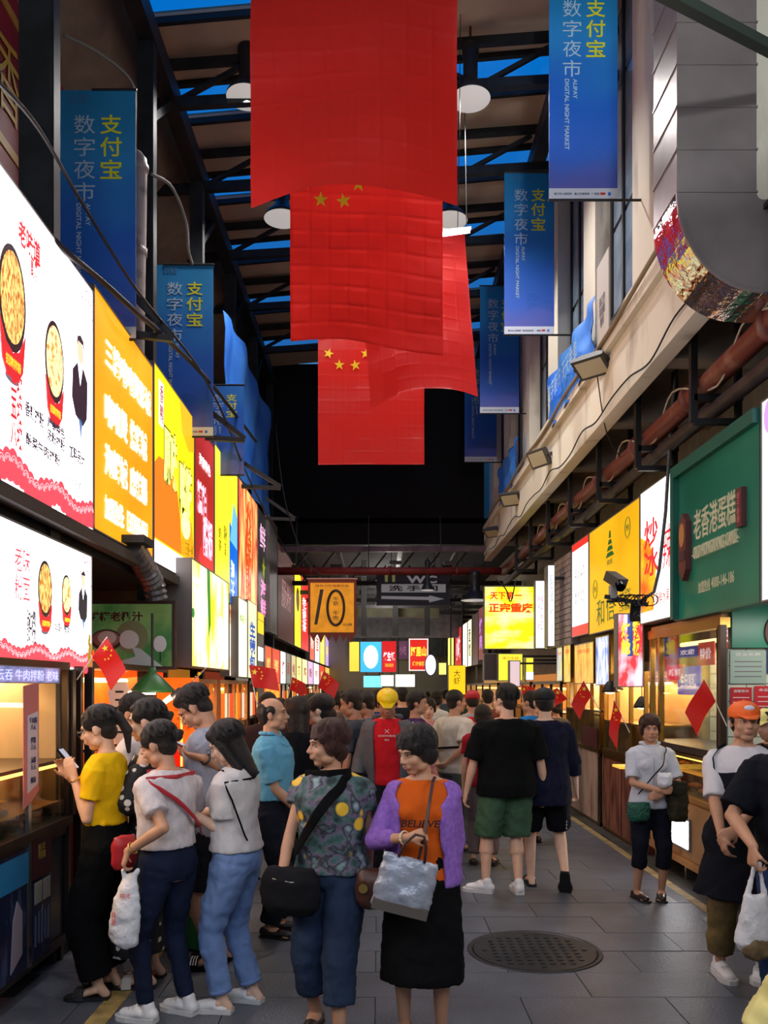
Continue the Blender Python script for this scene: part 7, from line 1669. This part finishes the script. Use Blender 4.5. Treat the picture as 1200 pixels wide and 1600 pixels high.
c = P(633, 1382, 3.78); o = thing('tote_bag', 'crinkled silver grey tote bag held by the lilac cardigan woman', 'bag', tuple(c + V((0, 0, -.14)))); b = MB(); tl = math.radians(-14); Rt = Matrix.Rotation(-tl, 3, 'Y')
b.loft([(c + Rt @ V((0, 0, .125)), Rt @ V((.125, 0, 0)), V((0, .015, 0))), (c + Rt @ V((0, 0, .06)), Rt @ V((.135, 0, 0)), V((0, .035, 0))), (c + Rt @ V((0, 0, -.05)), Rt @ V((.138, 0, 0)), V((0, .05, 0))), (c + Rt @ V((0, 0, -.12)), Rt @ V((.13, 0, 0)), V((0, .045, 0)))], 16)
blob(b, 'bag_body', mat('silver_bag', (150, 154, 166), .32, .2, bump=1.0, bscale=10), o, .007, 1, .022, .045)
MB().tube([c + Rt @ V(q) for q in ((-.06, -.02, .12), (-.045, -.02, .19), (-.01, -.02, .235), (.03, -.02, .235), (.05, -.02, .19), (.06, -.02, .12))], .007, 8).build('handle', mat('brown_leather', (66, 38, 30), .4), o, True)
m_ = MB(); m_.box(c + Rt @ V((.0, -.0, -.105)), (.255, .104, .045), Rt); m_.build('base_panel', mat('bag_base', (86, 78, 72), .5), o)
# 10 black clothes woman
person('woman in loose black clothes with long dark hair beside the pale blue shirt man', 462, 1437, 25, 1.63, dict(m=fab('black_blouse', (14, 14, 18)), hem=.42, e=.045, sl=1.5, sr=.07, boxy=1, disp=.02), dict(k='pants', m=black_f, hem=1.9), darkshoe, head=(20, 0), hair='long', skin=sk2, x=-.62, Y=6.35, vox=.010, face=False)
# 11 glasses profile
person('person with glasses and tied black hair looking left behind the floral blouse woman', 500, 1408, 78, 1.64, dict(m=fab('dark_print', (34, 34, 40), (120, 118, 120), vscale=30), hem=.5, e=.03, sl=.8), dict(k='pants', m=black_f, hem=1.9), darkshoe, head=(4, 2), hair='tied', skin=sk4, glasses=True, x=-.46, Y=6.55, vox=.009)
# 12 grey tee
person('young man in a dark grey tee with a red lit face looking left', 556, 1370, 70, 1.68, dict(m=fab('charcoal_tee', (66, 70, 78)), hem=.48, e=.03, sl=.75, boxy=1), dict(k='pants', m=black_f, hem=1.9), darkshoe, female=False, head=(8, 12), hair='short', skin=sk3, x=-.22, Y=7.6, vox=.011)
person('short haired man with bent neck just left of the yellow cap', 575, 1350, 62, 1.66, dict(m=fab('blue_grey_tee', (84, 92, 104)), hem=.48, e=.03, sl=.75, boxy=1), dict(k='pants', m=black_f, hem=1.9), darkshoe, female=False, head=(10, 18), hair='crop', skin=sk3, x=-.10, Y=8.4, vox=.011)
# 14 yellow cap
gh = fab('grey_hoodie', (92, 90, 92))
ym = mat('yellow_cap', (236, 196, 10), .5)
p = person('man in a yellow cap, red tee and open grey hooded jacket walking forward', 604, 1372, 178, 1.70, dict(m=fab('red_tee', (196, 30, 38)), hem=.50, e=.022, sl=0, boxy=.8, name='tee'), dict(k='pants', m=fab('black_jeans', (30, 30, 34)), hem=1.93, kr=.07, hr=.055), darkshoe, female=False, head=(2, 24), hair='short', cap=dict(m=ym), skin=sk3, x=.075, Y=7.35, vox=.009,
    feet=[(-.09, .12, 0, 0, 0), (.09, -.10, 0, 0, 0)], hands={'L': dict(w=(-.28, .12, .84), c=.8), 'R': dict(w=(.27, .16, .86), c=.8)})
shell(p, 'hooded_jacket', gh, [.47, .51, .55, .60, .65, .70, .75, .79, .812, .835], -236, 56, .046, .024, .010, lambda g: sleeves(p, g, .074, .062, 1.75), flare=.05)
g = MB(); q = p.ring(.845, .03); [g.ell(q[0] + q[1] * math.cos(t) + q[2] * math.sin(t) + V((0, -.02, .01)), (.035, .035, .028)) for t in [PI * 1.0 + PI * i / 7 for i in range(8)]]; blob(g, 'hood', gh, p.root, .01, 3)
text('✕', FACEF(p, .765, .03), 0, .03, .04, .035, WHITE, p.root, z=0); text('红树林餐饮', FACEF(p, .765, .03), 0, -.01, .15, .018, WHITE, p.root, z=0); text('电讯', FACEF(p, .765, .03), 0, -.045, .04, .018, WHITE, p.root, z=0)
# 15..19
person('man in a dark purple shirt looking right behind the yellow cap man', 650, 1330, -95, 1.66, dict(m=fab('purple_shirt', (64, 34, 78)), hem=.48, e=.03, sl=.8, boxy=1), dict(k='pants', m=black_f, hem=1.9), darkshoe, female=False, head=(0, 0), hair='short', skin=sk2, x=.38, Y=8.4, vox=.011)
p = person('young woman with a fringe in a pale pink floral dress facing the camera', 668, 1300, 176, 1.58, dict(m=fab('pink_floral', (214, 172, 172), (196, 120, 130), vscale=40, ), hem=.5, e=.02, sl=.5), dict(k='skirt', m=fab('pink_floral', (214, 172, 172)), hem=.25, zt=.6, w=.24), darkshoe, head=(4, 6), hair='bob', skin=sk4, x=.55, Y=9.3, vox=.011)
pts, nn = strapon(p, [(140, .835, .02), (105, .77, .05), (75, .68, .045), (40, .58, .04)], None); MB().strap(pts, nn, .014, .006).build('bag_strap', black_f, p.root)
p = person('stocky man in a white tee and grey trousers with his hands behind his back', 706, 1330, -52, 1.67, dict(m=fab('cream_tee', (196, 186, 172)), hem=.49, e=.028, sl=.78, sr=.07, boxy=1, disp=.02), dict(k='pants', m=fab('grey_green_pants', (98, 102, 96)), hem=1.93, kr=.09, hr=.08, e=.02), darkshoe, female=False, bw=1.14, head=(-14, 0), hair='crop', skin=sk2, x=.80, Y=8.7, vox=.010,
    hands={'L': dict(w=(-.05, -.20, .93), c=.9, d=(.8, -.2, -.3)), 'R': dict(w=(.08, -.22, .92), c=.9, d=(-.8, -.2, -.3))}, elbows={'L': (-1, .0, 0), 'R': (1, 0, 0)})
pts, nn = strapon(p, [(-20, .66, .045), (-60, .655, .05), (-100, .645, .05), (-150, .63, .045)], None); MB().strap(pts, nn, .022, .008).build('waist_strap', black_f, p.root)
p = person('volunteer in a red cap and red vest with white back print', 738, 1300, 4, 1.66, dict(m=fab('pale_sleeve', (150, 150, 150)), hem=.5, e=.018, sl=.8), dict(k='pants', m=fab('dark_khaki', (60, 50, 46)), hem=1.9), darkshoe, female=False, head=(0, 5), hair='crop', cap=dict(m=mat('red_cap', (170, 20, 34), .6)), skin=sk2, x=1.09, Y=9.7, vox=.011)
shell(p, 'red_vest', fab('red_vest', (190, 26, 40)), [.49, .53, .58, .63, .68, .73, .77, .80, .825], -262, 82, .042, .02, .010)
text('文明志愿者', BACKF(p, .76, .025, e=.045), .02, .03, .19, .03, WHITE, p.root, z=0); text('海口市志愿服务', BACKF(p, .76, .025, e=.045), 0, -.03, .2, .02, WHITE, p.root, z=0)
MB().disc(BACKF(p, .76, .025, e=.045), -.12, .03, .02, .02, 0, .004).build('round_logo', WHITE, p.root)
person('black haired woman in a dark red tee, half hidden behind the black tee man', 752, 1360, -14, 1.53, dict(m=fab('crimson_tee', (150, 24, 40)), hem=.5, e=.022, sl=.6), dict(k='pants', m=fab('pale_pants', (110, 96, 100)), hem=1.9), darkshoe, head=(0, 10), hair='bob', skin=sk1, x=1.0, Y=8.0, vox=.011, face=False)
# 20 black tee man
gs_ = fab('green_shorts', (62, 88, 64), (72, 100, 74), vscale=4)
p = person('stout man in a black tee, green shorts and white sneakers walking away', 790, 1399, 4, 1.72, dict(m=fab('black_tee', (7, 9, 9)), hem=.475, e=.034, sl=.90, sr=.082, boxy=1, disp=.02, flare=0.02), dict(k='shorts', m=gs_, hem=1.02, kr=.112, e=.026, zt=.58, disp=.022), sneak, female=False, bw=1.20, head=(38, 0), hair='crop', skin=sk1, x=1.06, Y=6.92, vox=.006, face=True,
    feet=[(-.17, .02, 0, 62, 0), (.10, -.02, .0, -2, 0)], hands={'L': dict(w=(-.33, .05, .82), c=.6), 'R': dict(w=(.33, .02, .84), c=.6)})
# 21 navy shirt man
p = person('slim man in a black cap, oversized navy shirt and flip flops walking away', 850, 1392, -2, 1.695, dict(m=fab('navy_check', (18, 20, 38), (26, 28, 48), vscale=25), hem=.425, e=.040, sl=1.45, sr=.064, boxy=1, disp=.022, flare=0.02, name='long_shirt'), dict(k='shorts', m=fab('black_shorts', (16, 17, 22)), hem=.90, kr=.098, e=.02, zt=.56), dict(k='slipper', m=blacksl['m'], th=.022), female=False, bw=1.0, head=(6, 4), hair='crop', cap=dict(m=mat('black_cap', (14, 14, 18), .7), brim=False), skin=sk4, x=1.41, Y=7.08, vox=.006, face=False,
    feet=[(-.10, .10, 0, 4, 0), (.13, -.22, .13, -14, 62)], hands={'L': dict(w=(-.26, .06, .78), c=.9), 'R': dict(w=(.29, .12, .84), c=.7)})
for i in range(7): MB().box(p.M @ V((.172, .03, .70 + 0)) if False else V((.182, -.01, .515 + i * .028)), (.006, .03, .018)).build('side_trim', WHITE, p.root)
o = held(p, 'drawstring_bag', 'crumpled black bag with white lettering between the two walking men', 'bag', (-.27, .04, .62)); bagblob(p, o, (-.255, .03, .64), .06, .06, .11, fab('black_bag', (20, 20, 24)), vox=.009, disp=.03)
text('FITNESS', Fr(p.M @ V((-.255, -.04, .60)), (1, 0, 0), (0, 0, 1), (0, -1, 0)), 0, 0, .03, .12, WHITE, o, z=0, rot=PI / 2)
# 22
person('man with a bright blue collar between the two walking men', 828, 1320, 40, 1.66, dict(m=fab('bright_blue', (30, 110, 180)), hem=.48, e=.03, sl=.8), dict(k='pants', m=black_f, hem=1.9), darkshoe, female=False, head=(10, 0), hair='crop', skin=sk2, x=1.66, Y=9.1, vox=.012, face=False)
# 23 woman right
wsh = fab('white_shirt', (190, 190, 198)); dk_c = fab('dark_capri', (18, 20, 30))
p = person('short haired woman in a white shirt and dark capris with a green crossbody bag', 1014, 1405, 176, 1.475, dict(m=wsh, hem=.50, e=.026, sl=.85, sr=.066, boxy=.9, disp=.018), dict(k='pants', m=dk_c, e=.014, zt=.58, hem=1.40, kr=.068, hr=.066, name='capri_trousers'), dict(k='flat', m=mat('brown_shoe', (46, 38, 36), .3), th=.018), head=(-4, 2), hair='bob', hcol=hairb, skin=sk2, x=2.20, Y=6.75, vox=.006, collar=wsh,
    feet=[(-.09, .0, 0, -12, 0), (.11, .02, 0, 20, 0)], hands={'R': dict(w=(-.02, .21, .90), d=(-1, .15, .0), n=(0, -1, 0), c=.7), 'L': dict(w=(-.04, .19, .86), d=(1, .2, -.1), n=(0, -1, 0), c=.9)}, elbows={'R': (1, -.2, -.6), 'L': (-1, -.2, -.6)})
MB().tube([p.surf(90, z, .032)[0] for z in (.52, .6, .66, .72, .78)], .0025, 4).build('button_placket', pt_((150, 150, 160)), p.root)
pts, nn = strapon(p, [(150, .835, .02), (118, .80, .034), (105, .74, .065), (78, .66, .05), (50, .58, .045)], None); MB().strap(pts, nn, .010, .005).build('bag_strap', black_f, p.root)
o = held(p, 'crossbody_bag', 'quilted dark green bag at the hip of the white shirt woman', 'bag', (.13, .15, .66)); gmb = mat('green_quilt', (22, 84, 64), .4, bump=1.0, bscale=55); bagblob(p, o, (.13, .165, .725), .095, .045, .075, gmb, taper=.9)
o = held(p, 'paper_bag', 'small pale plastic wrapped snack in the white shirt woman\'s hand', 'bag', (-.06, .22, .93)); bagblob(p, o, (-.055, .235, .985), .062, .045, .055, plastic, vox=.006, disp=.02)
o = held(p, 'jacket', 'dark olive jacket hung over the white shirt woman\'s arm', 'jacket', (-.2, .1, .7)); bagblob(p, o, (-.185, .12, .80), .085, .07, .16, fab('olive_dark', (34, 32, 26), (60, 52, 34), vscale=9), vox=.009, disp=.04)
# 24 vendor
apr = fab('apron_black', (18, 20, 28)); kh = fab('khaki', (116, 96, 58), (80, 66, 44), vscale=5)
p = person('vendor in an orange cap and black apron over a white tee by the right stall', 1158, 1524, 158, 1.62, dict(m=whitefab, hem=.5, e=.022, sl=.95, sr=.068, boxy=1), dict(k='pants', m=kh, hem=1.8, kr=.085, hr=.078, e=.012), sneak, female=False, bw=.96, head=(16, 0), hair='crop', cap=dict(m=mat('orange_cap', (240, 104, 34), .6), badge=mat('badge_white', (220, 220, 235), .5)), skin=sk2, x=2.17, Y=4.95, vox=.0055,
    feet=[(-.10, .0, 0, -10, 0), (.13, .05, .0, 22, 0)], hands={'R': dict(px=(1128, 1310, 4.72), wd=(.1, -.3, -1), wn=(1, 0, 0), c=.6, we=(-.3, .8, 0)), 'L': dict(px=(1139, 1322, 4.66), wd=(-.9, -.1, -.5), wn=(0, .8, -.5), c=.6, we=(.9, .2, -.2))})
shell(p, 'apron', apr, [.30, .35, .40, .45, .50, .55, .60, .65, .70, .75], lambda z: 0 if z < .6 else 30, lambda z: 180 if z < .6 else 150, .050, .022, .009, flare=.46, disp=.02)
for a in (1, -1):
    pts, nn = strapon(p, [(90 - a * 50, .74, .034), (90 - a * 52, .78, .03), (90 - a * 60, .825, .018), (90 - a * 95, .845, .012)], None); MB().strap(pts, nn, .026, .006).build('apron_strap', apr, p.root)
fr_ = FACEF(p, .70, .052); MB().rect(fr_, -.025, .035, -.02, .02, 0, .004).build('name_badge', WHITE, p.root)
# 25 black tee at the right edge
p = person('person in a dark tee at the right edge holding a white plastic bag', 1255, 1700, 150, 1.66, dict(m=fab('dark_navy_tee', (14, 16, 24)), hem=.50, e=.03, sl=.85, sr=.08, boxy=1), dict(k='pants', m=fab('mid_jeans', (36, 50, 86)), hem=1.9, kr=.08, hr=.07), sneak, female=False, bw=1.1, head=(20, 10), hair='short', skin=sk2, x=2.05, Y=4.05, vox=.006,
    hands={'R': dict(px=(1177, 1322, 3.9), wd=(-.1, -.1, -1), wn=(1, .1, 0), c=1.1, we=(-.2, .6, 0))})
gp = p.M @ p.grip['R']; o = thing('plastic_bag', 'thin white plastic carrier bag with a brown snack inside, at the right edge', 'bag', tuple(gp + V((0, 0, -.45)))); c = gp + V((-.02, 0, -.24)); b = MB()
b.loft([(c + V((.0, 0, .10)), V((.055, 0, 0)), V((0, .03, 0))), (c, V((.07, 0, 0)), V((0, .04, 0))), (c + V((-.01, 0, -.12)), V((.085, 0, 0)), V((0, .05, 0))), (c + V((-.01, 0, -.16)), V((.06, 0, 0)), V((0, .03, 0)))], 16); b.cap(c + V((-.04, 0, .08)), c + V((.005, 0, .25)), .016, .01); b.cap(c + V((.05, 0, .08)), c + V((.025, 0, .25)), .016, .01)
blob(b, 'bag_body', plastic, o, .007, 2, .016, .05); b = MB(); b.ell(c + V((0, -.02, -.14)), (.07, .045, .06)); blob(b, 'snack', mat('brown_snack', (112, 92, 64), .7, var=.3, vscale=14), o, .008, 1, .02, .03)
# 26 yellow shorts
pyel = fab('pale_yellow_cloth', (214, 200, 130), bs=6)
p = person('person in pale yellow rolled trousers mostly cut off by the bottom right corner', 1300, 1800, 96, 1.68, dict(m=fab('tan_shirt', (150, 130, 100)), hem=.49, e=.03, sl=.8), dict(k='pants', m=pyel, e=.03, zt=.58, hem=1.05, kr=.095, disp=.03, name='rolled_trousers'), sneak, female=False, bw=1.05, lean=-16, hair='short', head=(0, 0), skin=sk3, x=1.58, Y=2.95, vox=.008, face=False,
    feet=[(-.10, .56, .0, 0, 0), (.10, -.1, 0, 0, 0)], hands={'L': dict(w=(-.2, -.1, .8), c=.5), 'R': dict(w=(.2, -.1, .8), c=.5)})
# 27 yellow hat
person('person in a cream sun hat and brown top behind the orange cap vendor', 1196, 1420, 120, 1.56, dict(m=fab('brown_top', (70, 50, 34)), hem=.5, e=.03, sl=.8), dict(k='pants', m=black_f, hem=1.9), darkshoe, head=(0, 10), hair='bob', cap=dict(m=mat('cream_hat', (222, 210, 130), .7)), skin=sk2, x=2.78, Y=5.9, vox=.011, face=False)

# distant crowd
r3 = random.Random(21)
crowd = [(418, 1083, 7.4, 30, 'crop', (60, 40, 40), 'man with a dark crop just behind the pale blue shirt man'), (487, 1085, 9.2, 60, 'bob', (60, 40, 60), 'dark haired person under the third small left flag'), (522, 1079, 10.2, 80, 'short', (90, 70, 60), 'person in brown looking left, left of the charcoal tee man'), (513, 1106, 8.0, 40, 'tied', (30, 30, 34), 'short woman in black with tied hair left of the charcoal tee man'),
         (590, 1080, 10.6, 10, 'bob', (40, 50, 110), 'person in a blue shirt behind the yellow cap'), (604, 1076, 12.5, 0, 'short', (60, 60, 66), 'far person in grey straight behind the yellow cap'), (628, 1075, 11.5, 20, 'short', (30, 30, 34), 'dark dressed man right behind the yellow cap'), (640, 1082, 14, 170, 'short', (120, 40, 40), 'distant person in dull red facing the camera'),
         (658, 1084, 11.8, 5, 'bob', (196, 196, 200), 'distant woman in white with a black bob'), (682, 1082, 12.6, -20, 'bob', (190, 186, 176), 'distant woman in cream walking away'), (696, 1078, 16, 0, 'crop', (70, 80, 90), 'distant man in slate grey, left of the red cap'), (715, 1082, 14.5, 10, 'short', (50, 70, 60), 'distant man in dark green near the red cap'),
         (762, 1078, 11.5, 0, 'short', (110, 60, 50), 'distant man in rust left of the black tee man'), (548, 1082, 15, 20, 'tied', (150, 150, 150), 'distant woman in light grey on the left'), (566, 1079, 17, 10, 'short', (80, 50, 40), 'distant man in brown on the left'), (581, 1083, 19, 0, 'bob', (170, 60, 60), 'distant woman in red near the far signs'),
         (615, 1080, 18, 180, 'bob', (200, 190, 180), 'distant woman in ivory facing the camera'), (648, 1079, 20, 0, 'short', (50, 60, 90), 'very distant man in navy'), (668, 1081, 21, 0, 'crop', (160, 150, 130), 'very distant man in beige'), (690, 1080, 23, 0, 'bob', (60, 60, 70), 'very distant woman in charcoal'),
         (705, 1079, 20.5, 180, 'short', (120, 120, 130), 'very distant man in mid grey facing the camera'), (535, 1080, 21, 0, 'short', (60, 40, 40), 'very distant man in maroon at the left end'), (557, 1081, 24, 0, 'tied', (90, 90, 60), 'very distant woman in olive at the left end'), (625, 1080, 25, 0, 'short', (40, 40, 50), 'farthest dark figure before the end signs'),
         (437, 1092, 8.8, 50, 'short', (120, 50, 40), 'man in red brown behind the black clothed woman'), (472, 1092, 10.8, 60, 'crop', (60, 60, 80), 'man in slate blue by the left stalls'), (868, 1092, 11.0, 10, 'bob', (90, 80, 70), 'woman in taupe beyond the navy shirt man')]
for i, (px, top_, Y_, yw, hr_, rgb, lab) in enumerate(crowd):
    H_ = min(1.74, max(1.5, EYE - (top_ - CY) * Y_ / F))
    fem = hr_ in ('bob', 'tied', 'long')
    person(lab, px, 0, yw, H_, dict(m=fab('top_%d_%d_%d' % rgb, rgb), hem=.49, e=.028, sl=.75, boxy=.8, disp=.012), dict(k='pants', m=[black_f, navy_f][i % 2], hem=1.9, kr=.075, hr=.065), darkshoe, female=fem, head=(r3.uniform(-20, 20), r3.uniform(0, 12)), hair=hr_, skin=[sk1, sk2, sk3][i % 3], x=(px - CX) * Y_ / F, Y=Y_,
           feet=[(-.09, .1 * (-1) ** i, 0, 4, 0), (.09, -.1 * (-1) ** i, 0, -4, 0)], vox=.013 if Y_ < 12 else .017, face=yw > 150 or (Y_ < 9))
flush()
